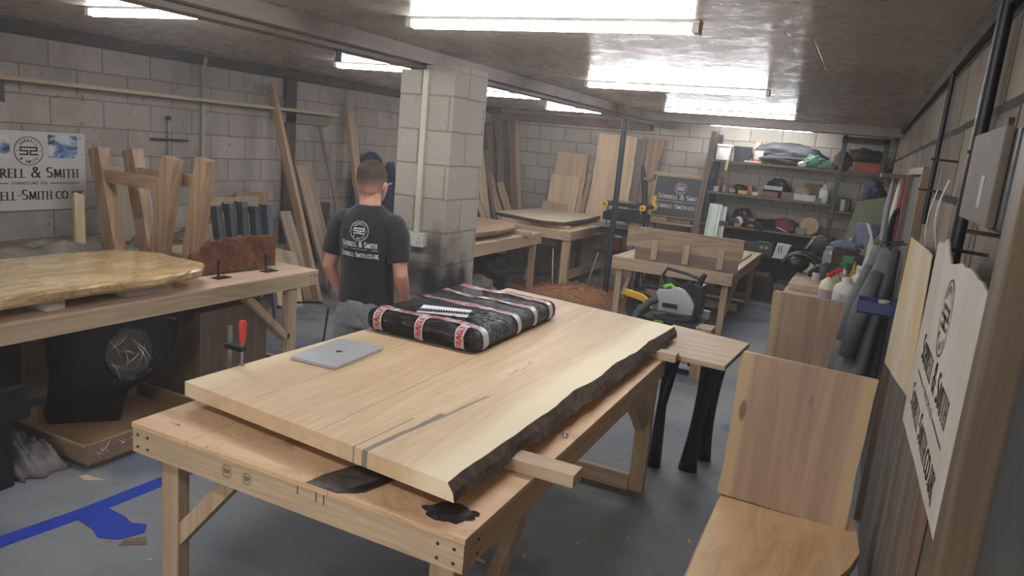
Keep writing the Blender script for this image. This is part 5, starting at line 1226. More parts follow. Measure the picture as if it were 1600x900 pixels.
# ---- shelving
SHM = wood('shelf_board', (116, 98, 86), (84, 70, 62), 'x', .8)
T_ = T('shelving_unit', 'dark four-shelf storage rack along the back wall', 'shelving', (-1.2, 11.0, 0))
SZ = (.66, 1.02, 1.48, 1.935)
for z in SZ: MB().box((-2.10, 10.78, z - .03), (-.36, 11.3, z)).build('shelf', SHM, T_, bevel=.002)
for x, y in ((-2.02, 11.25), (-2.02, 10.86)): MB().box((x - .03, y - .02, 0), (x + .03, y + .02, 2.3)).build('upright', DARKM, T_, bevel=.003)
plank('leaning_plank', (-2.17, 10.70, 0), (-2.03, 10.76, 2.32), .085, .03, wood('lp', (130, 104, 88), (92, 72, 62), 'z', .8), 'brown upright plank at the left end of the shelving', side=(1, 0, 0), wob=.004, seed=80)
def slotted(x0, z1, dx, name='slotted_upright'):
    mb = MB()
    M, L = frame((x0, 10.75, 0), (x0 + dx, 10.75, z1), (1, 0, 0))
    mb.box((-.03, 0, 0), (.03, .004, L), M); mb.box((.026, 0, 0), (.03, .035, L), M)
    o = mb.build(name, DARKM, T_)
    mb = MB()
    for k in range(34): mb.box((-.012, -.0015, .06 + k * L / 35), (.004, .0, .085 + k * L / 35), M)
    s_ = mb.build('slots', plain('slot_light', (120, 114, 106), .7), T_, parent=o)
slotted(-.36, 2.4, .04); slotted(.14, 2.38, .04)
MB().box((-.36, 10.75, 2.30), (.2, 10.79, 2.38)).build('top_rail', DARKM, T_, bevel=.003)
for z in (1.935, 1.40): MB().box((-.33, 10.79, z - .03), (.24, 11.3, z)).build('side_shelf', SHM, T_, bevel=.002)
struct(MB().box((-2.0, 11.302, .05), (.28, 11.34, .98)), 'trim_back_panel', plain('dark_panel', (66, 62, 58), .8, var=.2))
GRP = 'things on the back shelving'
def sx(px): return -2.06 + (px - 1110) * .0086
def tub(px0, px1, z, h, col, name, label, cat, lid=None, r=None, taper=.9, y=10.98, sq=False):
    x = (sx(px0) + sx(px1)) / 2; r = (sx(px1) - sx(px0)) / 2
    T2 = T(name, label, cat, (x, y, z), 0, GRP)
    pw = 5.0 if sq else 2.0
    MB().lathe([(r * taper * .96, .001), (r * taper, .006), (r, h * .95), (r * 1.0, h), (r * .93, h), (r * .9, h * .9)], (x, y, z), 26, power=pw).build('body', plain(name + '_c%d%d%d' % col, col, .45, var=.07), T2, smooth=True)
    if lid: MB().lathe([(r * 1.03, h * .93), (r * 1.07, h * .94), (r * 1.07, h * 1.03), (r * .95, h * 1.05)], (x, y, z), 26, power=pw).build('lid', plain(name + '_l%d%d%d' % lid, lid, .45, var=.05), T2, smooth=True)
    return T2
def boxy(px0, px1, z, h, d, mat, name, label, cat='box', y=10.86, open_top=False, rz=0):
    x0, x1 = sx(px0), sx(px1); T2 = T(name, label, cat, ((x0 + x1) / 2, y + d / 2, z + .001), rz, GRP); w_ = (x1 - x0) / 2
    if open_top:
        MB().box((-w_, -d / 2, 0), (w_, d / 2, .006)).build('bottom', mat, T2, local=True)
        for a, b in (((-w_, -d / 2, 0), (w_, -d / 2 + .005, h)), ((-w_, d / 2 - .005, 0), (w_, d / 2, h)), ((-w_, -d / 2, 0), (-w_ + .005, d / 2, h)), ((w_ - .005, -d / 2, 0), (w_, d / 2, h))): MB().box(a, b).build('side', mat, T2, local=True)
    else:
        MB().box((-w_, -d / 2, 0), (w_, d / 2, h * .8)).build('box_body', mat, T2, local=True, bevel=.003); MB().box((-w_ - .002, -d / 2 - .002, h * .8), (w_ + .002, d / 2 + .002, h)).build('lid', mat, T2, local=True, bevel=.003)
    return T2
def jug(x, y, z, h, r, col, label, cap=(180, 30, 30), name='plastic_bottle', handle=False, alpha=None, level=None, lab=None, group=None):
    T2 = T(name, label, 'bottle', (x, y, z), 0, group)
    m = plain(name + '_%d%d%d' % col, col, .3, var=.03)
    if alpha: m = plain(name + '_tr%d%d%d' % col, col, .15, var=.02, Alpha=alpha)
    MB().lathe([(r * .9, .0), (r, .01), (r, h * .62), (r * .85, h * .74), (r * .38, h * .86), (r * .34, h * .93)], (x, y, z), 24, power=3 if handle else 2).build('body', m, T2, smooth=True)
    MB().lathe([(r * .42, h * .90), (r * .42, h), (r * .38, h * 1.005)], (x, y, z), 20).build('cap', plain('cap%d%d%d' % cap, cap, .4), T2, smooth=True)
    if handle: MB().tube([(x + r * .3, y, z + h * .84), (x + r * .8, y, z + h * .92), (x + r * 1.0, y, z + h * .78), (x + r * .95, y, z + h * .6)], r * .13, 10).build('handle', m, T2, smooth=True)
    if level: MB().lathe([(r * .87, .006), (r * .96, .012), (r * .96, h * level)], (x, y, z), 24, power=3 if handle else 2).build('liquid', plain('liquid', (206, 196, 168), .2), T2, smooth=True)
    if lab: MB().lathe([(r * 1.005, h * .14), (r * 1.01, h * .15), (r * 1.01, h * .5), (r * 1.005, h * .51)], (x, y, z), 24, power=3 if handle else 2).build('paper_label', plain('lab%d%d%d' % lab, lab, .6, var=.15, scale=25), T2, smooth=True)
    return T2
CB = plain('cardboard_box', (140, 104, 72), .8, var=.1, scale=4)
WBX = plain('white_box', (206, 204, 200), .6, var=.06)
z = SZ[3]
tub(1114, 1141, z, .21, (218, 216, 208), 'square_tub', 'white square tub with lid at the left of the top shelf', 'tub', lid=(226, 222, 206), sq=True)
tub(1143, 1174, z, .21, (52, 56, 62), 'black_bucket', 'dark grey bucket beside the white square tub on the top shelf', 'bucket', taper=.85)
tub(1176, 1196, z, .17, (206, 200, 196), 'paint_tin', 'white paint tin with orange band on the top shelf', 'tin', taper=1)
MB().lathe([(.0865, .012), (.087, .013), (.087, .05), (.0865, .051)], ((sx(1176) + sx(1196)) / 2, 10.98, z), 26).build('orange_band', plain('orange_band', (190, 92, 52), .5), parent=None).name = 'tin_band'
ob = bpy.data.objects['tin_band']; par = bpy.data.objects['paint_tin']; ob.parent = par; ob.location = -V(par.location); ob.name = 'orange_band'
tub(1199, 1209, z, .13, (150, 168, 204), 'jar', 'small pale blue jar right of the paint tin on the top shelf', 'jar', taper=1)
tub(1210, 1226, z, .16, (222, 222, 222), 'white_pot', 'white pot with crumpled top on the top shelf', 'pot', lid=(230, 230, 228))
for i, px in enumerate((1178, 1190, 1203, 1216)):
    mb = MB(); mb.blob((sx(px), 11.16, z + .15), (.055, .05, .14), 70 + i, .45, 3.5, flat=.98); solo(mb, 'crumpled_packaging', plain('packg%d' % (i % 2), ((186, 160, 148), (150, 126, 104))[i % 2], .8, var=.4, scale=20), 'crumpled pinkish packaging behind the tins on the top shelf, %s of four' % ('leftmost', 'second from left', 'third from left', 'rightmost')[i], 'packaging', (sx(px), 11.16, z), smooth='all', group='packaging on the top shelf')
solo(MB().box((sx(1166), 10.80, z + .001), (sx(1192), 10.86, z + .022)), 'card_tray', WBX, 'flat white card tray at the front of the top shelf', 'tray', (sx(1180), 10.83, z), bevel=.002)
solo(MB().cyl((sx(1139), 10.765, z - .14), (sx(1140), 10.765, z - .0), .018), 'paint_roller', plain('roller_cream', (212, 200, 160), .8), 'cream roller sleeve hanging from the top shelf edge', 'roller', (sx(1139), 10.765, z - .14), smooth=True)
TARP = plain('tarp', (62, 63, 66), .75, var=.3, scale=4, bump=.4, bscale=9)
mb = MB(); mb.blob((-1.02, 11.06, z + .15), (.44, .2, .16), 4, .3, 1.8, flat=.92); solo(mb, 'tool_bag', TARP, 'large dark grey soft bag lying across the top shelf', 'bag', (-1.0, 11.06, z), smooth='all')
mb = MB(); mb.blob((-1.05, 10.93, z + .07), (.38, .12, .072), 8, .2, 2, flat=.95); solo(mb, 'tool_bag', plain('tarp2', (46, 46, 48), .8, var=.3), 'black soft bag at the front of the top shelf under the grey one', 'bag', (-1.05, 10.93, z), smooth='all')
mb = MB(); mb.blob((sx(1272), 10.84, z + .085), (.13, .05, .085), 5, .35, 2.5, flat=.95); mb.blob((sx(1288), 10.84, z + .05), (.12, .05, .05), 7, .35, 2.5, flat=.95); solo(mb, 'work_gloves', plain('glove_green', (104, 148, 126), .8, var=.4, scale=6), 'pale green work gloves bundled on the top shelf', 'gloves', (sx(1278), 10.84, z), smooth='all')
mb = MB(); mb.blob((sx(1255), 10.84, z + .04), (.06, .045, .042), 9, .35, 3, flat=.95); solo(mb, 'white_rag', plain('ragw', (200, 200, 196), .8, var=.2), 'small white rag left of the green gloves', 'rag', (sx(1255), 10.84, z), smooth='all')
mb = MB(); mb.blob((sx(1312), 11.0, z + .12), (.12, .15, .13), 12, .3, 2, flat=.95); solo(mb, 'dusty_sack', plain('sack_red', (96, 66, 60), .85, var=.3), 'dull red sack at the right end of the top shelf', 'sack', (sx(1312), 11.0, z), smooth='all')
boxy(1331, 1376, z, .13, .3, plain('red_case', (158, 66, 44), .5, var=.1), 'red_case', 'flat orange-red case on the right-hand top shelf', 'case', y=10.84)
mb = MB(); mb.blob((-.05, 11.05, z + .22), (.22, .16, .10), 14, .35, 2, flat=.9); solo(mb, 'dark_bundle', plain('bundle', (66, 62, 58), .8, var=.4), 'dark bundle lying above the orange-red case', 'bundle', (-.05, 11.05, z + .13), smooth='all')
z = SZ[2]
tub(1120, 1130, z + .001, .19, (150, 110, 112), 'tin_stack', 'stack of small pink and silver tins at the left of the second shelf', 'tins', y=11.12, lid=(170, 60, 60), taper=1)
boxy(1112, 1120, z, .07, .08, plain('blue_card', (52, 76, 168), .5), 'blue_box', 'small blue box at the left end of the second shelf')
boxy(1122, 1130, z, .075, .08, WBX, 'white_carton', 'small white carton beside the blue box')
tub(1133, 1142, z, .10, (190, 172, 120), 'cup', 'tan cup in the middle left of the second shelf', 'cup', taper=.85)
boxy(1134, 1150, z, .11, .1, plain('red_card', (160, 62, 60), .5), 'red_packet', 'red packet behind the tan cup on the second shelf', y=11.0)
mb = MB(); mb.blob((sx(1150), 10.9, z + .035), (.07, .06, .036), 15, .35, 3, flat=.95); solo(mb, 'plastic_bag', plain('bagclear', (186, 180, 184), .3, var=.3), 'small clear plastic bag on the second shelf', 'bag', (sx(1150), 10.9, z), smooth='all')
mb = MB(); mb.blob((sx(1160), 11.05, z + .06), (.13, .08, .065), 16, .3, 3, flat=.95); solo(mb, 'dark_cloth', BLACKP, 'black cloth bundle behind the plastic bag on the second shelf', 'cloth', (sx(1160), 11.05, z), smooth='all')
boxy(1162, 1178, z, .05, .1, plain('yel_card', (224, 176, 84), .5), 'yellow_box', 'bright yellow-orange open box on the second shelf', open_top=True)
boxy(1176, 1183, z, .12, .16, plain('or_card', (184, 116, 56), .5), 'orange_carton', 'upright orange carton right of the yellow box', y=10.95)
boxy(1185, 1194, z, .05, .07, WBX, 'white_carton', 'small white carton right of the orange carton')
mb = MB(); mb.tube(arcp and [V((sx(1197) + .02 * math.cos(a_), 10.86, z + .065 + .062 * math.sin(a_))) for a_ in [k * math.pi / 8 for k in range(17)]], .006, 8); solo(mb, 'tape_roll', plain('ylw', (206, 170, 70), .4), 'yellow ring of tape standing on the second shelf', 'tape', (sx(1197), 10.86, z), smooth='all')
boxy(1199, 1226, z, .07, .16, CB, 'screw_tray', 'open cardboard tray of screws on the second shelf', open_top=True, rz=R(-4))
mb = MB(); mb.blob((sx(1212), 10.95, z + .045), (.09, .06, .025), 17, .4, 6, flat=.95); solo(mb, 'screws', plain('screws_', (120, 124, 122), .4, .5, var=.5, scale=40), 'loose screws filling the cardboard tray', 'screws', (sx(1212), 10.95, z), kind='stuff')
T_ = boxy(1200, 1230, z + .1, .055, .15, WBX, 'white_lid_box', 'long white box tilted on top of the screw tray', y=11.05, rz=R(-6))
mb = MB(); mb.blob((sx(1220), 11.15, z + .1), (.17, .09, .16), 19, .3, 2, flat=.9); solo(mb, 'black_bag', BLACKP, 'black bag behind the tilted white box on the second shelf', 'bag', (sx(1220), 11.15, z), smooth='all')
boxy(1229, 1252, z, .09, .2, plain('greyb', (110, 112, 114), .5, .1), 'grey_case', 'grey plastic case in the middle of the second shelf', 'case', rz=R(8), y=10.9)
boxy(1262, 1291, z, .24, .05, CB, 'cardboard_sheet', 'folded brown cardboard standing at the back of the second shelf', y=11.15)
boxy(1250, 1283, z, .085, .15, WBX, 'white_hardware_box', 'white hardware box near the right of the second shelf')
mb = MB(); mb.blob((sx(1262), 10.93, z + .12), (.09, .05, .045), 21, .45, 4, flat=.8); solo(mb, 'loose_fittings', plain('fit', (176, 168, 150), .6, var=.5, scale=30), 'loose bags of fittings on top of the white hardware box', 'fittings', (sx(1262), 10.93, z + .086), kind='stuff')
jug(sx(1294), 10.9, z, .25, .065, (214, 214, 218), 'white handled bottle at the right of the second shelf', cap=(214, 214, 218), handle=True)
z = SZ[1]
boxy(1119, 1143, z, .2, .16, plain('cbx', (118, 88, 62), .8), 'cardboard_carton', 'brown carton behind the metal rail on the third shelf', y=10.98)
boxy(1128, 1142, z, .07, .1, CB, 'cardboard_carton', 'small light brown carton on the third shelf')
def power_tool(px, y, z, s, rz, label, body=BLACKP, acc=STEEL, kind=0, name='power_tool'):
    T2 = T(name, label, 'power tool', (sx(px), y, z), rz, 'power tools on the third shelf')
    MB().tube([(-.09 * s, 0, .055 * s), (.05 * s, 0, .055 * s), (.10 * s, 0, .055 * s)], [.034 * s, .036 * s, .02 * s], 16).build('motor_body', body, T2, local=True, smooth=True)
    MB().beam((-.05 * s, 0, .05 * s), (-.08 * s, -.10 * s, .022 * s), .035 * s, .04 * s).build('grip', body, T2, local=True, bevel=.006)
    if kind == 0: MB().cyl((.10 * s, 0, .055 * s), (.15 * s, 0, .055 * s), .013 * s).build('chuck', acc, T2, local=True, smooth=True)
    else: MB().cyl((.07 * s, -.02, .055 * s), (.07 * s, -.035, .055 * s), .05 * s).build('disc', acc, T2, local=True, smooth=True)
    MB().box((-.11 * s, -.13 * s, .0), (-.04 * s, -.06 * s, .035 * s)).build('battery', acc if kind else body, T2, local=True, bevel=.005)
TBLU = plain('tool_grey_blue', (78, 88, 98), .45, var=.1)
power_tool(1150, 10.92, z, 1.5, R(30), 'grey-blue jigsaw at the left of the tools on the third shelf', TBLU)
power_tool(1164, 10.90, z, 1.4, R(-35), 'drill with a white grip lying tilted on the third shelf', TBLU, WHITEP, 1)
power_tool(1180, 10.90, z, 1.3, R(10), 'black drill beside a yellow tape on the third shelf', BLACKP, plain('tool_ochre', (170, 124, 60), .5), 1)
power_tool(1195, 10.92, z, 1.4, R(160), 'black and silver sander in the middle of the third shelf', BLACKP, STEEL, 1)
power_tool(1213, 10.92, z, 1.6, R(20), 'black planer with a white label on the third shelf', BLACKP, WHITEP)
power_tool(1224, 11.1, z, 1.6, R(200), 'black tool behind the planer on the third shelf', BLACKP, DARKM)
mb = MB(); mb.blob((sx(1172), 11.12, z + .12), (.14, .1, .13), 23, .3, 2, flat=.93); solo(mb, 'black_tool_bag', BLACKP, 'black tool bag standing behind the drills on the third shelf', 'bag', (sx(1172), 11.12, z), smooth='all')
mb = MB(); mb.blob((sx(1244), 10.9, z + .09), (.13, .08, .095), 25, .22, 2, flat=.95, pw=3); solo(mb, 'red_cloth_bag', plain('maroon', (128, 56, 62), .8, var=.2), 'dark red cloth bag on the third shelf', 'bag', (sx(1244), 10.9, z), smooth='all')
solo(MB().beam((sx(1233), 10.80, z + .06), (sx(1250), 10.80, z + .006), .012, .01), 'white_ruler', WHITEP, 'white ruler leaning on the dark red bag', 'ruler', (sx(1240), 10.8, z))
T_ = T('cable_reel', 'round cream reel standing at the right of the third shelf', 'reel', (sx(1281), 10.9, z), 0, GRP)
for y0_ in (10.84, 10.93): MB().cyl((sx(1281), y0_, z + .125), (sx(1281), y0_ + .015, z + .125), .12, n=36).build('flange', plain('reel_wood', (190, 160, 122), .6), T_, bevel=.003, smooth=True)
MB().cyl((sx(1281), 10.855, z + .125), (sx(1281), 10.93, z + .125), .06).build('hub', plain('reel_hub', (206, 196, 176), .6), T_, smooth=True)
boxy(1262, 1276, z, .09, .1, plain('grey_metal', (108, 110, 112), .4, .5), 'grey_vice', 'grey metal block left of the cream reel', 'vice', y=10.80)
z = SZ[0]
T_ = T('tool_case', 'dark storage case with silver catches on the bottom shelf', 'case', (sx(1195), 10.85, z), 0, GRP)
MB().box((sx(1166), 10.72, z), (sx(1232), 11.1, z + .18)).build('case_body', plain('case_dark', (50, 52, 54), .5, var=.15), T_, bevel=.01)
for px in (1212, 1220): MB().box((sx(px), 10.712, z + .10), (sx(px) + .045, 10.722, z + .14)).build('catch', STEEL, T_, bevel=.002)
MB().tube([(sx(1205), 10.74, z + .18), (sx(1212), 10.72, z + .20), (sx(1222), 10.72, z + .20), (sx(1230), 10.74, z + .18)], .008, 8).build('carry_handle', STEEL, T_, smooth=True)
T_ = T('white_tool_holder', 'white tapering tool holder with two slots on the bottom shelf', 'holder', (sx(1247), 10.74, z - .02), 0, GRP)
mb = MB(); mb.prism([(sx(1234), z - .1 + .1), (sx(1252), z - .0), (sx(1260), z + .20), (sx(1239), z + .21)], 10.66, 10.78, 'xz'); mb.build('holder_body', WHITEP, T_, bevel=.006)
mb = MB()
for px in (1242, 1246): mb.box((sx(px), 10.655, z + .08), (sx(px) + .012, 10.662, z + .18))
mb.build('slot', BLACKP, T_)
# things on floor, right back
solo(MB().box((-1.55, 10.9, .0), (-.95, 11.25, .35)), 'floor_crate', wood('fc', (96, 78, 62), (66, 54, 44), 'x', .8), 'dark wooden crate on the floor under the shelving', 'crate', (-1.2, 11.1, 0), bevel=.004)
solo(MB().box((-.92, 10.70, .0), (-.72, 11.2, .30)), 'log_block', wood('lgb', (150, 120, 90), (110, 86, 64), 'y', .8), 'brown block of timber on the floor right of the dark crate', 'block', (-.82, 10.95, 0), bevel=.01)
solo(MB().box((-1.5, 10.92, .352), (-1.02, 11.15, .38)), 'flat_board', PALEZ, 'pale offcut lying on the dark crate under the shelving', 'board', (-1.25, 11.0, .352), bevel=.002)
# ---- guide rails leaning (white/green)
GRN = plain('rail_green', (96, 150, 96), .5); RWH = plain('rail_white', (196, 202, 196), .4, .1, var=.03)
for i, (fx, fy, tx, ty, tz, lb) in enumerate(((-1.90, 10.50, -1.86, 10.70, 1.31, 'white guide rail with green edges leaning behind the back right bench'), (-1.80, 10.57, -1.80, 10.74, 1.28, 'second white guide rail close behind the first'))):
    M, L = frame((fx, fy + i * .03, 0), (tx, ty + i * .03, tz), (1, 0, 0)); T_ = T('guide_rail', lb, 'guide rail', M=M, group='guide rails')
    MB().box((-.09, -.006, 0), (.09, .006, L)).build('rail_body', RWH, T_, local=True, bevel=.001)
    for x in (-.085, -.055, .05): MB().box((x - .004, -.0075, 0), (x + .004, -.006, L)).build('rail_strip', GRN, T_, local=True)
# ---- white cabinet machine with black disc under the back table
T_ = T('disc_machine', 'white square machine housing with a large black disc under the back right bench', 'machine', (-1.98, 10.0, 0))
MB().box((-2.24, 9.9, .08), (-1.86, 10.2, .60)).build('housing', plain('mach_white', (184, 180, 176), .5, var=.06), T_, bevel=.01)
MB().cyl((-2.05, 9.9, .40), (-2.05, 9.885, .40), .165, n=48).build('disc', plain('disc_black', (40, 40, 42), .6), T_, smooth=True)
MB().cyl((-2.05, 9.885, .40), (-2.05, 9.875, .40), .045, n=24).build('hub', WHITEP, T_, smooth=True)
MB().box((-2.2, 9.92, 0), (-1.9, 10.18, .08)).build('plinth', BLACKP, T_, bevel=.004)
# ---- mitre saw in front (grey guard)
T_ = T('mitre_saw', 'grey and black mitre saw with green details on the floor stand behind the main bench', 'saw', (-1.35, 6.7, 0))
GREYT = plain('saw_grey', (176, 178, 180), .45, var=.05); LIME = plain('lime', (118, 196, 60), .5)
SB = .40
MB().box((-1.62, 6.35, SB), (-1.10, 6.85, SB + .07)).build('saw_base', BLACKP, T_, bevel=.012)
MB().cyl((-1.36, 6.55, SB + .07), (-1.36, 6.55, SB + .09), .20, n=40).build('turntable', DARKM, T_, smooth=True)
MB().box((-1.62, 6.70, SB + .07), (-1.08, 6.74, SB + .15)).build('fence', STEEL, T_, bevel=.004)
gp = [(-.19, .0), (.13, .0), (.135, .09), (.09, .16), (.02, .22), (-.04, .235), (-.12, .20), (-.21, .19), (-.225, .16), (-.19, .08)]
mb = MB(); mb.prism([(-1.33 + a, SB + .12 + b) for a, b in gp], 6.50, 6.56, 'xz'); mb.build('blade_guard', GREYT, T_, bevel=.014, smooth=True)
MB().box((-1.48, 6.49, SB + .16), (-1.34, 6.50, SB + .20)).build('vent_panel', BLACKP, T_, bevel=.002)
MB().cyl((-1.36, 6.57, SB + .18), (-1.36, 6.573, SB + .18), .125, n=48).build('blade', STEEL, T_, smooth=True)
MB().tube([(-1.30, 6.62, SB + .22), (-1.22, 6.62, SB + .34), (-1.17, 6.60, SB + .47), (-1.15, 6.60, SB + .50)], [.04, .036, .026, .02], 12).build('motor_arm', BLACKP, T_, smooth=True)
MB().box((-1.24, 6.56, SB + .12), (-1.14, 6.72, SB + .40)).build('motor_column', BLACKP, T_, bevel=.02)
MB().tube([(-1.16, 6.6, SB + .44), (-1.32, 6.6, SB + .48), (-1.50, 6.6, SB + .50), (-1.53, 6.6, SB + .44), (-1.50, 6.6, SB + .36)], .014, 10).build('carry_handle', BLACKP, T_, smooth=True)
MB().tube([(-1.50, 6.56, SB + .33), (-1.44, 6.56, SB + .36), (-1.38, 6.56, SB + .32)], .018, 12).build('grip', LIME, T_, smooth=True)
MB().tube([(-1.50, 6.56, SB + .24), (-1.60, 6.5, SB + .18), (-1.68, 6.42, SB + .08), (-1.70, 6.3, SB - .05)], .035, 14).build('dust_hose', plain('hose', (64, 74, 66), .6), T_, smooth=True)
MB().box((-1.50, 6.34, SB + .01), (-1.42, 6.352, SB + .06)).build('side_clip', LIME, T_, bevel=.004)
for sx_ in (-1, 1):
    for sy_ in (-1, 1): MB().tube([(-1.36 + sx_ * .22, 6.6 + sy_ * .2, .055), (-1.36 + sx_ * .2, 6.6 + sy_ * .18, SB)], .02, 10).build('leg', DARKM, T_, smooth=True)
MB().box((-1.62, 6.36, .055), (-1.10, 6.84, .085)).build('trolley_deck', GREYT, T_, bevel=.01)
for sx_ in (-1, 1):
    for sy_ in (-1, 1): MB().cyl((-1.36 + sx_ * .24 - .012, 6.6 + sy_ * .22, .028), (-1.36 + sx_ * .24 + .012, 6.6 + sy_ * .22, .028), .028).build('castor', BLACKP, T_, smooth=True)
solo(MB().box((-1.12, 6.3, .0), (-.98, 6.5, .47)), 'offcut', OAKZ, 'square offcut standing right of the mitre saw', 'offcut', (-1.05, 6.4, 0), bevel=.004)
# yellow grinder on a stand left of saw
T_ = T('bench_grinder', 'dark wheel with a yellow guard arm left of the mitre saw', 'grinder', (-1.82, 6.95, 0))
MB().cyl((-1.80, 6.95, .42), (-1.80, 7.01, .42), .155, n=44).build('wheel', plain('rubber', (46, 42, 40), .8), T_, smooth=True)
MB().cyl((-1.80, 6.94, .42), (-1.80, 7.02, .42), .03).build('axle', STEEL, T_, smooth=True)
mb = MB(); mb.prism([(-1.99, .56), (-1.95, .59), (-1.78, .565), (-1.62, .47), (-1.60, .42), (-1.66, .43), (-1.78, .50), (-1.95, .53)], 6.88, 6.93, 'xz'); mb.build('guard_arm', YEL, T_, bevel=.008)
MB().box((-1.88, 6.93, 0), (-1.72, 7.03, .28)).build('pedestal', DARKM, T_, bevel=.01)
# ---- console table with black sculpted legs right behind the bench
T_ = T('console_table', 'oak topped side table on black sculpted legs beyond the main bench', 'table', (-.66, 4.5, 0))
mb = MB(); CO = (-.735, 4.38)
top = [(-.98, 4.66), (-.985, 4.20), (-.80, 4.01), (-.52, 3.94), (-.475, 4.50), (-.52, 4.60)]
top = [(-.98, 4.70), (-.98, 3.98), (-.515, 3.94), (-.475, 4.58)]
mb.prism(top, .795, .825); mb.build('table_top', wood('cons_x', (212, 172, 126), (176, 134, 92), 'x', .7, rings=.22), T_, bevel=.003)
for (fx, fy, w_) in ((-.70, 4.36, 0), (-.66, 4.60, 1)):
    pts = []; rr = []
    for k in range(13):
        u = k / 12; z_ = .795 * u; r_ = .033 + .026 * (abs(u - .42) / .58) ** 2 * (1.25 if u > .42 else 1.5) + .0
        pts.append((fx + (.075 * u ** 1.3 if not w_ else .03 * u), fy - .10 * u + (.0 if not w_ else -.02 * u), z_)); rr.append((r_ * .62, r_ * 1.15))
    MB().tube(pts, rr, 20, up=(1, 0, 0)).build('leg', PEDM, T_, smooth='all')
MB().tube([(-.9, 4.3, .0), (-.9, 4.3, .4), (-.86, 4.28, .79)], [.045, .03, .05], 16).build('leg', PEDM, T_, smooth='all')
# chips on the floor
random.seed(11)
for i in range(14):
    x, y = [(-.78, 3.35), (-.62, 3.0), (-1.15, 2.9), (-.86, 2.72), (-.5, 3.5), (-.98, 3.15), (-.72, 2.45), (-.45, 3.9), (-1.3, 2.75), (-.6, 2.6), (-.9, 5.0), (-.3, 5.2), (-2.5, 1.95), (-2.55, 1.75)][i]
    a = random.uniform(0, 3.1); l = random.uniform(.008, .02)
    mb = MB(); mb.box((-l, -l * .35, 0), (l, l * .35, .002 + l * .2)); solo(mb, 'wood_chip', PALEZ, 'tiny pale wood chip scattered on the grey floor', 'wood chip', (x, y, .0005), a, local=True, group='chips on the floor')

# ================================================================== RIGHT SIDE
def oakv(name, w_, sap=True): return wood(name, (198, 154, 116), (156, 112, 82), 'z', .7, rings=.22, knots=True, sap=(w_, (206, 180, 136), 'x') if sap else None)
plank('oak_slab', (-.10, 3.17, .452), (-.085, 3.215, 1.10), .52, .032, oakv('ov1', .26), 'upright reddish oak slab with pale left edge, standing on the low right slab', side=(1, 0, 0), wob=.010, seed=91, cat='slab')
mb = MB()
for x in (-.26, .10): mb.cyl((x, 3.215, 1.1018), (x, 3.215, 1.1030), .008, n=12)
solo(mb, 'dowel_plugs', BLACKP, 'two dark dowel holes in the top edge of the upright oak slab', 'holes', (-.08, 3.215, 1.1018))
plank('oak_slab', (-.19, 5.62, 0), (-.18, 5.66, 1.0), .56, .035, oakv('ov2', .28), 'tall oak slab standing on the floor in front of the right-hand worktop', side=(1, 0, 0), wob=.015, seed=93, cat='slab')
t = NT('low_slab'); n1 = t.noise(t.coord((5, .7, 5)), 1.6, 6, .62, .7)
c = t.ramp(n1, [(.26, (172, 130, 90)), (.5, (206, 168, 124)), (.74, (220, 188, 144))]); n2 = t.noise(t.coord((3.5, .7, 2)), 2.4, 5, .6, 1.2)
v = t.math('ABSOLUTE', t.math('SUBTRACT', n2, .5)); c = t.mix(t.ramp(v, [(.0, (.22,) * 3 + (1,)), (.05, (0, 0, 0, 1))]), c, lin((160, 118, 82)))
t.set(c, .5); t.bump(n1, .15, .003)
waney([(-.35, 1.7), (-.35, 3.28), (.20, 3.28), (.225, 3.0), (.19, 2.85), (.14, 2.7), (.17, 2.3), (.16, 1.7)], .395, .45, t.m, 'low_slab', 'pale figured slab lying low along the right wall at the bottom edge', 'slab', (-.08, 2.5, .395), seed=97, wob=.012, under=.015)
for y, lb in ((3.05, 'wooden block under the far end of the low right slab'), (1.9, 'wooden block under the near end of the low right slab')):
    solo(MB().box((-.22, y - .06, 0), (.16, y + .06, .394)), 'support_block', OAKZ, lb, 'block', (0, y, 0), bevel=.003)
# ---- door recess with timber frame
FR = wood('door_frame_z', (140, 104, 72), (104, 74, 50), 'z', .8)
mb = MB(); mb.box((XR - .045, 5.66, 0), (XR, 5.74, 1.97)); mb.box((XR - .045, 4.30, 0), (XR, 4.37, 1.97)); mb.box((XR - .045, 4.37, 1.93), (XR, 5.66, 1.97))
struct(mb, 'door_1', FR, bevel=.003)
struct(MB().box((XR - .012, 4.37, 0), (XR, 5.66, 1.93)), 'trim_door_panel', plain('grey_door', (92, 90, 86), .7, var=.12, scale=3))
# ---- weathered boards on lower wall
WB = wood('weathered', (128, 112, 94), (78, 66, 54), 'z', .5, rings=.4, dirt=(70, 62, 54))
ys = [4.20, 3.62, 3.15, 2.72, 2.28, 1.86, 1.50]
for i in range(len(ys) - 1):
    x_ = XR - .018 - .004 * (i % 2)
    solo(MB().box((x_, ys[i + 1] + .012, 0), (XR - .001, ys[i] - .012, 1.16 + .05 * (i % 3))), 'wall_board', WB, 'wide weathered grey board on the right wall, number %s counted from the door frame' % ('one', 'two', 'three', 'four', 'five', 'six')[i], 'board', (XR - .01, (ys[i] + ys[i + 1]) / 2, 0), bevel=.002, group='weathered boards on the right wall')
plank('batten', (XR - .035, 2.02, .0), (XR - .035, 2.02, 1.28), .05, .03, BROWNZ, 'brown vertical batten over the weathered boards under the near sign', side=(0, 1, 0))
solo(MB().box((XR - .10, 1.24, 0), (XR - .001, 1.33, 2.39)), 'timber_post', wood('amber_post', (126, 96, 62), (84, 62, 40), 'z', .6), 'thick amber-brown timber post on the right wall nearest the viewer', 'post', (XR - .05, 1.28, 0), bevel=.004)
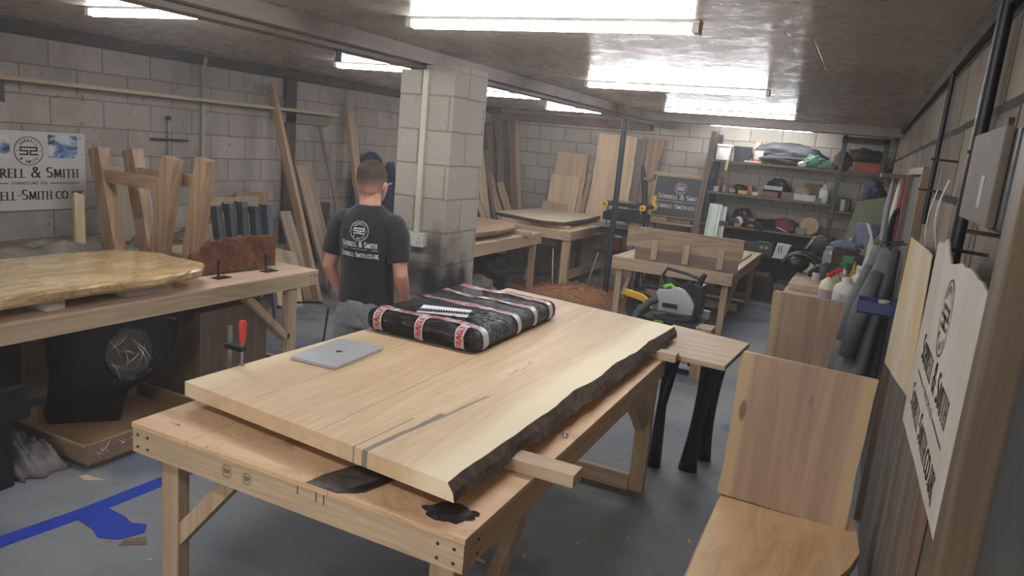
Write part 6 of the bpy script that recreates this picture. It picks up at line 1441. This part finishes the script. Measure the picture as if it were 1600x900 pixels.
solo(MB().box((XR - .06, .5, 0), (XR - .001, 1.20, 1.95)), 'chalkboard_sheet', plain('dark_board', (62, 60, 58), .8, var=.25, scale=4, bump=.3), 'dark grey board on the wall at the right edge of the view', 'board', (XR - .03, .9, 0), bevel=.003)
solo(MB().tube([(XR - .02, 1.68, 2.40), (XR - .02, 1.68, 1.9), (XR - .02, 1.60, 1.7), (XR - .02, 1.56, 1.3), (XR - .02, 1.52, .9)], .012, 10), 'black_cable', BLACKP, 'thick black cable running down between the electric box and the amber post', 'cable', (XR - .02, 1.6, .9), smooth=True)
solo(MB().tube([(XR - .03, 2.46, 2.40), (XR - .03, 2.50, 1.2)], .019, 12), 'black_pipe', BLACKM, 'black vertical pipe on the right wall between the signs', 'pipe', (XR - .03, 2.5, 1.2), smooth=True)
solo(MB().tube([(XR - .02, 3.95, 2.40), (XR - .02, 3.97, 1.7)], .012, 10), 'black_pipe', BLACKM, 'thin black pipe on the right wall above the far stained sign', 'pipe', (XR - .02, 3.96, 1.7), smooth=True)
# ---- electric box
T_ = T('electric_box', 'dusty grey-brown electric box with a black side high on the right wall', 'box', (XR - .05, 1.68, 1.83))
mb = MB(); mb.box((.212, 1.44, 1.825), (XR, 1.88, 2.0)); mb.build('box_side', BLACKM, T_, bevel=.006)
MB().box((.198, 1.485, 1.83), (.212, 1.885, 2.005)).build('box_front', plain('dusty_front', (104, 92, 78), .7, var=.15, scale=5), T_, bevel=.004)
MB().box((.1965, 1.60, 1.86), (.198, 1.64, 1.92)).build('sticker', plain('sticker', (132, 134, 134), .5), T_)
# ---- signs
def wall_sign(name, label, pts, x, mat, words, edge):
    cy = sum(p[0] for p in pts) / len(pts); zb = min(p[1] for p in pts)
    T2 = T(name, label, 'sign', (x, cy, zb))
    P = []
    for i, a in enumerate(pts):
        b = pts[(i + 1) % len(pts)]
        for j in range(8):
            k = j / 8; d = .008 * noise.fractal(V((a[0] + (b[0] - a[0]) * k, a[1] + (b[1] - a[1]) * k, 3)) * 9, 1, 2, 4)
            P.append((a[0] + (b[0] - a[0]) * k + d, a[1] + (b[1] - a[1]) * k + d))
    MB().prism(P, x, x + .004, 'yz').build('sign_face', mat, T2)
    y0, z0, y1, z1 = edge
    MB().box((x + .004, y0, z0), (XR - .001, y1, z1)).build('backing_batten', plain('edge_grey', (92, 94, 98), .5, .1), T2, bevel=.002)
    if words:
        g = lambda u, v: V((x - .0012, -u, v))
        mb = MB(); brand(mb, g, words[0], words[1], words[2]); mb.build('lettering', plain('sign_ink', (84, 74, 66), .7), T2)
    return T2
t = NT('stained_white'); n1 = t.noise(t.coord((1, 1, .35)), 3.2, 5, .6, .5); n2 = t.noise(t.coord((1, 5, .7)), 3, 5, .7)
c = t.ramp(n1, [(.38, (206, 198, 182)), (.62, (196, 172, 122))]); c = t.mix(t.ramp(n2, [(.56, (0, 0, 0, 1)), (.72, (.5,) * 3 + (1,))]), c, lin((150, 128, 96))); t.set(c, .6); SIGN1 = t.m
t = NT('dusty_white'); n1 = t.noise(t.coord((1, 1, .5)), 3.0, 6, .65, .5)
t.set(t.ramp(n1, [(.35, (204, 196, 188)), (.65, (184, 170, 154))]), .6); SIGN2 = t.m
wall_sign('stained_sign', 'yellow-stained white board on the right wall, farther of the two', [(3.84, 1.64), (2.74, 1.67), (2.58, 1.21), (3.98, 1.00)], .235, SIGN1, None, (2.60, 1.22, 2.66, 1.66))
wall_sign('company_board', 'torn white company sign board on the right wall, nearest the viewer', [(2.27, 1.735), (2.05, 1.765), (1.9, 1.72), (1.6, 1.75), (1.37, 1.735), (1.36, 1.30), (2.26, 1.24)], .205, SIGN2, (-1.80, 1.455, .62), (1.365, 1.30, 1.42, 1.73))
# ---- paper strips and nails
for i, (y, z0, z1, b) in enumerate(((3.02, 1.66, 1.91, .03), (3.40, 1.60, 1.87, -.02))):
    mb = MB(); mb.sheet(lambda u, v: V((XR - .03 - .02 * math.sin(v * 3), y + .05 * (u - .5) + b * math.sin(v * 3.1), z0 + (z1 - z0) * v)), 3, 16, .0015)
    solo(mb, 'curled_strip', plain('strip_white', (190, 180, 166), .6, var=.08), ('wide curled white strip on the right wall above the stained sign', 'narrow curled white strip left of the wide one on the right wall')[i], 'strip', (XR - .03, y, z0), smooth='all')
for i, (y, z) in enumerate(((2.08, 1.975), (2.0, 1.955), (1.80, 1.80), (2.10, 1.735), (3.2, 1.98), (3.6, 1.86))):
    solo(MB().tube([(XR + .005, y, z), (XR - .09, y + .01, z + .004)], .0045, 8), 'rusty_nail', RUST, 'rusty nail in the right wall, %s' % ('upper of the pair left of the electric box', 'lower of the pair left of the electric box', 'below the electric box', 'just above the torn sign', 'over the paper strips', 'over the narrow paper strip')[i], 'nail', (XR, y, z), smooth=True)
solo(MB().box((XR - .012, 2.15, 2.03), (XR - .001, 2.35, 2.07)), 'bolt_heads', RUST, 'short rusty metal strip high on the right wall beside the black pipe', 'strip', (XR - .01, 2.25, 2.03))
# ---- coats
COAT = plain('coat_cloth', (104, 106, 108), .85, var=.2, scale=4, bump=.3, bscale=14)
def coat(name, label, y, x, z1, z0, w_, seed, mat):
    T2 = T(name, label, 'coat', (x, y, z0))
    mb = MB(); rings = []; n = 48
    for i in range(26):
        k = i / 25; z = z1 + (z0 - z1) * k; a = .25 + .75 * k ** .8
        r = []
        for j in range(n):
            th = 2 * math.pi * j / n; f = 1 + .16 * math.sin(th * 5 + seed + k * 1.5) * k + .10 * noise.noise(V((math.cos(th) * 2, math.sin(th) * 2, k * 3 + seed)))
            r.append(mb.bm.verts.new(V((min(XR - .05, x - .07 * k + .03 + math.cos(th) * (.04 + .09 * a) * f * w_), y + math.sin(th) * (.05 + .16 * a) * f * w_, z + .02 * math.sin(th * 3) * k))))
        rings.append(r)
    mb.skin(rings); mb.build('coat_body', mat, T2, smooth='all')
    MB().tube([(x - .02, y - .12 * w_, z1 - .12), (x - .07, y - .17 * w_, z1 - .35), (x - .10, y - .19 * w_, z1 - .62)], [.035, .05, .042], 14).build('sleeve', mat, T2, smooth='all')
    MB().tube([(x + .01, y, z1 - .03), (x + .03, y, z1 + .03), (XR + .002, y, z1 + .05)], .006, 8).build('coat_hook', RUST, T2, smooth=True)
    return T2
coat('hanging_coat', 'dark grey coat hanging at the doorway behind the blue tray', 4.62, .165, 1.50, .72, .82, 1.0, COAT)
coat('hanging_coat', 'second grey coat hanging farther along, left of the first', 5.25, .14, 1.46, .62, .85, 2.6, plain('coat2', (112, 114, 114), .85, var=.2, scale=4, bump=.3, bscale=14))
T_ = T('blue_tray', 'small blue plastic tray fixed on the doorway in front of the coats', 'tray', (.17, 4.15, 1.20))
BLT = plain('blue_plastic', (38, 52, 98), .45, var=.05)
MB().box((.07, 4.10, 1.205), (.235, 4.28, 1.212)).build('tray_floor', BLT, T_)
for a, b in (((.07, 4.10, 1.205), (.235, 4.106, 1.27)), ((.07, 4.274, 1.205), (.235, 4.28, 1.27)), ((.07, 4.10, 1.205), (.076, 4.28, 1.26)), ((.229, 4.10, 1.205), (.298, 4.28, 1.28))): MB().box(a, b).build('tray_wall', BLT, T_, bevel=.002)
solo(MB().lathe([(.022, 0), (.027, .065), (.024, .065), (.020, .01)], (.19, 4.16, 1.2125), 20), 'paper_cup', plain('cup_pink', (196, 180, 168), .6), 'small pale cup standing in the blue tray', 'cup', (.19, 4.16, 1.2125), smooth=True)
# ---- worktop along the right wall
T_ = T('wall_worktop', 'rough pine worktop along the right wall carrying bottles and tools', 'workbench', (-.1, 7.6, 0))
MB().box((-.46, 5.78, .855), (.285, 10.4, .90)).build('bench_top', wood('wt_y', (190, 156, 114), (146, 112, 78), 'y', .6, dirt=(84, 68, 54)), T_, bevel=.003)
for x, y in ((-.42, 5.85), (-.42, 7.5), (-.42, 9.2), (.2, 5.85), (.2, 9.2)): MB().box((x - .03, y - .03, 0), (x + .03, y + .03, .855)).build('leg', PINEZ, T_, bevel=.003)
MB().box((-.45, 5.8, .78), (-.41, 10.38, .855)).build('apron', PINE, T_, bevel=.002)
for i, (y, h) in enumerate(((6.5, .05), (8.9, .04))):
    solo(MB().box((-.44, y, .902), (-.15, y + (.5, .9)[i], .902 + h)), 'wood_block', wood('wb_%d' % i, (206, 170, 122), (166, 130, 90), 'y', .8, dirt=(60, 50, 42) if i == 0 else None), ('stained pale board at the left edge of the worktop behind the red caps', 'pale board farther back on the worktop under the black saw')[i], 'board', (-.3, y, .902), bevel=.003)
RC = (196, 40, 38); GB = 'bottles on the right worktop'
for i, (x, y) in enumerate(((-.125, 5.98), (-.105, 6.12), (-.085, 6.26), (-.065, 6.40))):
    jug(x, y, .902, .245, .058, (214, 208, 182), ('front bottle of the row of red-capped cream bottles', 'second red-capped cream bottle in the row', 'third red-capped cream bottle in the row', 'last red-capped cream bottle in the row')[i], cap=RC, lab=(168, 150, 158), group=GB)
jug(.0, 5.96, .902, .235, .085, (206, 204, 196), 'large clear jug of pale liquid beside the red-capped bottles', cap=(214, 212, 206), handle=True, level=.5, lab=(190, 186, 184), group=GB)
jug(.12, 6.08, .902, .225, .075, (212, 210, 204), 'white handled jug behind the clear jug on the worktop', cap=(216, 214, 210), handle=True, group=GB)
jug(.08, 6.40, .902, .26, .06, (206, 202, 192), 'white bottle by the wall behind the jugs', cap=(190, 188, 180), group=GB)
T_ = T('spray_bottle', 'white spray bottle with a green trigger head on the right worktop', 'spray bottle', (-.03, 6.62, .902))
MB().lathe([(.045, 0), (.048, .01), (.045, .11), (.02, .19), (.016, .22)], (-.03, 6.62, .902), 24).build('bottle_body', plain('spray_white', (206, 208, 200), .4), T_, smooth=True)
SG = plain('spray_green', (44, 116, 66), .4)
MB().cyl((-.03, 6.62, 1.122), (-.03, 6.62, 1.17), .024).build('collar', SG, T_, smooth=True)
mb = MB(); mb.prism([(-.065, 1.20), (-.06, 1.235), (.03, 1.235), (.02, 1.17), (-.04, 1.17)], 6.605, 6.635, 'xz'); mb.build('spray_head', SG, T_, bevel=.006); MB().beam((-.05, 6.62, 1.195), (-.075, 6.62, 1.13), .012, .012).build('trigger', SG, T_, bevel=.003)
T_ = T('squeeze_bottle', 'yellow and red glue bottle on the right worktop', 'bottle', (.035, 6.66, .902), 0, GB)
MB().lathe([(.035, 0), (.037, .01), (.035, .16), (.012, .22), (.006, .29)], (.035, 6.66, .902), 20, sy=.6).build('body', plain('glue_yellow', (220, 186, 40), .4), T_, smooth=True); MB().lathe([(.0375, .05), (.0378, .055), (.037, .12), (.0365, .125)], (.035, 6.66, .902), 20, sy=.6).build('red_label', plain('glue_red', (176, 50, 44), .4), T_, smooth=True)
T_ = T('white_canister', 'tall white and black canister behind the yellow bottle', 'canister', (.11, 6.82, .902), 0, GB)
MB().cyl((.11, 6.82, .902), (.11, 6.82, 1.15), .055, n=28).build('body', WHITEP, T_, bevel=.008, smooth=True); MB().cyl((.11, 6.82, 1.15), (.11, 6.82, 1.23), .056, n=28).build('black_top', BLACKP, T_, bevel=.008, smooth=True); MB().cyl((.11, 6.82, 1.0), (.11, 6.82, 1.05), .0562, n=28).build('black_band', BLACKP, T_, smooth=True)
T_ = T('white_tool_box', 'tall white plastic bracket leaning by the coats on the worktop', 'bracket', (.16, 6.35, .902))
mb = MB(); mb.prism([(.05, .905), (.17, .905), (.22, 1.2), (.16, 1.32), (.12, 1.45), (.09, 1.52), (.06, 1.53), (.11, 1.42), (.10, 1.25)], 6.52, 6.56, 'xz'); mb.build('bracket_body', plain('bracket_white', (206, 200, 188), .6), T_, bevel=.006)
def glassjar(x, y, h, r, label):
    T2 = T('glass_jar', label, 'jar', (x, y, .902), 0, 'glass jars on the right worktop')
    MB().lathe([(r * .9, 0), (r, .01), (r, h * .8), (r * .8, h * .9), (r * .8, h)], (x, y, .902), 24).build('glass', plain('jar_glass', (170, 186, 180), .08, Alpha=.45), T2, smooth=True)
    MB().lathe([(r * .84, h * .94), (r * .86, h * 1.02), (r * .8, h * 1.03)], (x, y, .902), 20).build('lid', plain('jar_lid', (160, 160, 156), .4, .4), T2, smooth=True)
glassjar(-.17, 7.95, .26, .09, 'tall greenish glass jar on the right worktop'); glassjar(-.03, 7.9, .32, .10, 'largest clear jar at the right of the greenish jar'); glassjar(-.08, 7.4, .2, .075, 'small clear jar in front of the other jars')
# black machine (chop saw) and frame saw at the back left of the worktop
T_ = T('black_machine', 'black round-bodied machine with a pale disc at the far end of the worktop', 'machine', (-.33, 8.75, .902))
MB().box((-.50, 8.6, .945), (-.14, 9.0, .98)).build('machine_base', BLACKP, T_, bevel=.006)
MB().cyl((-.32, 8.72, 1.09), (-.32, 8.90, 1.09), .115, n=36).build('motor_body', BLACKP, T_, bevel=.02, smooth=True)
MB().cyl((-.43, 8.80, 1.10), (-.45, 8.80, 1.11), .09, n=32).build('side_disc', plain('pale_disc', (170, 166, 158), .5), T_, smooth=True)
MB().beam((-.25, 8.8, 1.1), (-.12, 8.8, 1.02), .05, .05).build('arm', BLACKP, T_, bevel=.01)
T_ = T('black_helmet', 'black curved welding-style hood at the left edge of the worktop', 'hood', (-.42, 7.7, .902))
mb = MB(); mb.tube([V((-.44 + .17 * math.cos(a_), 7.7, .93 + .15 * math.sin(a_))) for a_ in [k * math.pi / 10 for k in range(11)]], [(.03, .03)] * 11, 12); mb.build('hoop', BLACKP, T_, smooth='all')
mb = MB(); mb.blob((-.47, 7.72, .985), (.11, .10, .085), 31, .1, 2, flat=.95); mb.build('shell', BLACKP, T_, smooth='all')
mb = MB(); mb.tube([V((-.16 + .17 * math.cos(a_), 7.4, .915 + .13 * math.sin(a_))) for a_ in [k * math.pi / 10 for k in range(11)]], [(.022, .022)] * 11, 12); solo(mb, 'black_hoop', BLACKP, 'black curved handle in front of the glass jars', 'handle hoop', (-.16, 7.4, .915), smooth='all')
# green panel, blue cloth, clamps etc. hanging
solo(MB().prism([(-.12, 1.08), (-.04, 1.60), (.24, 1.68), (.24, 1.10)], 9.32, 9.34, 'xz'), 'olive_sheet', plain('olive_panel', (120, 122, 98), .7, var=.08), 'olive green panel standing at the back of the worktop', 'panel', (.08, 9.33, .95))
solo(MB().box((-.05, 9.3, .902), (.22, 9.42, 1.09)), 'panel_stand', BROWNZ, 'brown box carrying the olive green panel', 'box', (.1, 9.36, .902), bevel=.004)
T_ = T('white_scraper', 'white slotted scraper leaning on the olive panel', 'scraper', (.0, 9.26, 1.1))
mb = MB(); mb.beam((-.01, 9.29, 1.18), (.035, 9.29, 1.40), .035, .006); mb.build('blade', WHITEP, T_); mb = MB(); mb.prism([(-.09, 1.12), (.05, 1.13), (.03, 1.19), (-.02, 1.20)], 9.28, 9.30, 'xz'); mb.build('head', WHITEP, T_)
BC = plain('pale_blue_cloth', (118, 122, 146), .85, var=.18, scale=5)
mb = MB()
mb.sheet(lambda u, v: V((-.0 + .20 * u - .03 * (1 - v), 7.2 + .03 * math.sin(u * 6 + v * 2), 1.30 + .19 * v - .05 * u * (1 - v) + .0)), 14, 12, .006)
mb.blob((-.06, 7.18, 1.27), (.13, .05, .045), 33, .25, 2)
solo(mb, 'blue_cloth', BC, 'pale blue paper cloth draped high above the worktop jars', 'cloth', (.05, 7.2, 1.3), smooth='all')
solo(MB().box((-.16, 7.12, .902), (.16, 7.30, 1.235)), 'storage_box', plain('dk_box', (70, 58, 52), .8, var=.3), 'dark box on the worktop under the pale blue cloth', 'box', (.0, 7.2, .902), bevel=.005)
solo(MB().beam((.08, 6.9, 1.22), (.24, 6.9, 1.46), .05, .07, (0, 1, 0)), 'olive_bar', plain('olive_bar', (116, 116, 92), .6, var=.15), 'olive angled bar sloping below the pale blue cloth', 'bar', (.16, 6.9, 1.3), bevel=.004)
for i, (x, y, z0, z1, m, lb) in enumerate(((.19, 6.3, 1.42, 1.90, plain('grey_tube', (150, 150, 154), .5), 'grey tube hanging by the far end of the doorway'), (.235, 6.2, 1.40, 1.90, WHITEP, 'white tube hanging next to the grey one'), (.26, 6.0, 1.42, 1.90, plain('redtool', (150, 48, 42), .5), 'red handled tool hanging beside the white tube'), (.22, 6.6, 1.62, 1.90, plain('yel_tool', (190, 160, 70), .5), 'yellow handled tool hanging above the tubes'))):
    solo(MB().tube([(x, y, z0), (x - .006, y, (z0 + z1) / 2), (x + .004, y, z1)], [.018, .022, .014], 12), 'hanging_tool', m, lb, 'tool', (x, y, z0), smooth=True, group='tools hanging by the doorway')
mb = MB()
for k in range(3): mb.tube([V((.24 + .012 * k + .03 * math.cos(a_), 5.95 + .02 * k, 1.52 + .16 * math.sin(a_))) for a_ in [j * math.pi / 12 for j in range(25)]], .010, 8)
solo(mb, 'cable_coil', BLACKP, 'black coiled cable hanging beside the doorway tools', 'cable', (.25, 5.95, 1.36), smooth='all')
solo(MB().box((.10, 5.93, 1.90), (XR, 6.8, 1.93)), 'tool_shelf', SHM, 'small dark shelf over the hanging tools', 'shelf', (.2, 6.3, 1.9), bevel=.002)
mb = MB(); mb.blob((.12, 10.2, 1.62), (.12, .2, .22), 35, .35, 2); solo(mb, 'blue_overalls', plain('denim', (58, 72, 84), .85, var=.3, scale=5), 'dark blue-grey overalls bundled on the right-hand middle shelf', 'clothes', (.12, 10.2, 1.4), smooth='all')
for i, (x, h, c_) in enumerate(((-.22, .16, (206, 200, 184)), (-.15, .14, (60, 60, 66)))):
    T2 = T('small_can', ('cream can on the right-hand middle shelf', 'dark can on the right-hand middle shelf')[i], 'can', (x, 10.9, 1.40)); MB().cyl((x, 10.9, 1.40), (x, 10.9, 1.40 + h), .036, n=20).build('can_body', plain('can%d' % i, c_, .4), T2, bevel=.004, smooth=True); MB().cyl((x, 10.9, 1.40 + h), (x, 10.9, 1.42 + h), .02, n=16).build('nozzle', BLACKP, T2, smooth=True)

# ---- more small shelf and worktop clutter
z = SZ[2]
tub(1143, 1148, z, .07, (70, 96, 150), 'jar', 'small dark blue jar between the tan cup and the clear bag', 'jar', taper=1, y=10.82)
boxy(1284, 1290, z, .06, .06, plain('green_card', (84, 110, 84), .5), 'green_packet', 'small green packet beside the white handled bottle', y=10.80)
z = SZ[1]
for i, (px, h, c_, lb) in enumerate(((1145, .16, (120, 128, 136), 'grey can left of the jigsaw on the third shelf'), (1187, .12, (176, 150, 90), 'ochre can among the tools on the third shelf'), (1204, .09, (150, 150, 152), 'silver tin in front of the sander on the third shelf'), (1260, .13, (90, 94, 100), 'dark can left of the grey metal block'))):
    tub(px - 3.5, px + 3.5, z, h, c_, 'tool_can', lb, 'can', taper=1, y=11.0 if i != 2 else 10.82, lid=(60, 60, 64))
for i, (x, y, h, r, c_, lb) in enumerate(((-.25, 6.9, .12, .035, (190, 186, 176), 'short cream pot behind the stained pale board on the worktop'), (-.20, 7.08, .17, .04, (66, 70, 74), 'dark grey pot beside the black curved handle'), (.2, 7.6, .3, .05, (150, 152, 150), 'tall grey canister by the wall behind the dark box'), (.12, 8.3, .26, .06, (120, 60, 54), 'dull red tin behind the glass jars'), (-.05, 8.5, .2, .06, (196, 192, 180), 'cream tin behind the glass jars'))):
    T2 = T('small_pot', lb, 'pot', (x, y, .901)); MB().lathe([(r * .9, 0), (r, .01), (r, h * .96), (r * .9, h), (r * .8, h * .97)], (x, y, .902), 20).build('pot_body', plain('pot%d' % i, c_, .5), T2, smooth=True); MB().cyl((x, y, .902 + h * .97), (x, y, .902 + h * 1.03), r * .7).build('pot_lid', DARKM, T2, smooth=True)

# ------------------------------------------------------------------ thin dust haze, also standing in for lens glow and veil
hz_m = bpy.data.materials.new('dust_glow_haze'); hz_m.use_nodes = True; nt = hz_m.node_tree; nt.nodes.clear()
vs = nt.nodes.new('ShaderNodeVolumeScatter'); vs.inputs['Density'].default_value = .0095; vs.inputs['Anisotropy'].default_value = .35; vs.inputs['Color'].default_value = (1, .98, .96, 1)
om = nt.nodes.new('ShaderNodeOutputMaterial'); nt.links.new(vs.outputs[0], om.inputs['Volume'])
hz_o = MB().box((XL + .02, YF + .1, .01), (XR - .01, YB - .01, ZC - .005)).build('dust_glow_haze', hz_m)
tag(hz_o, 'thin pale dust haze filling the workshop air, with lens glow added', 'haze', kind='stuff')
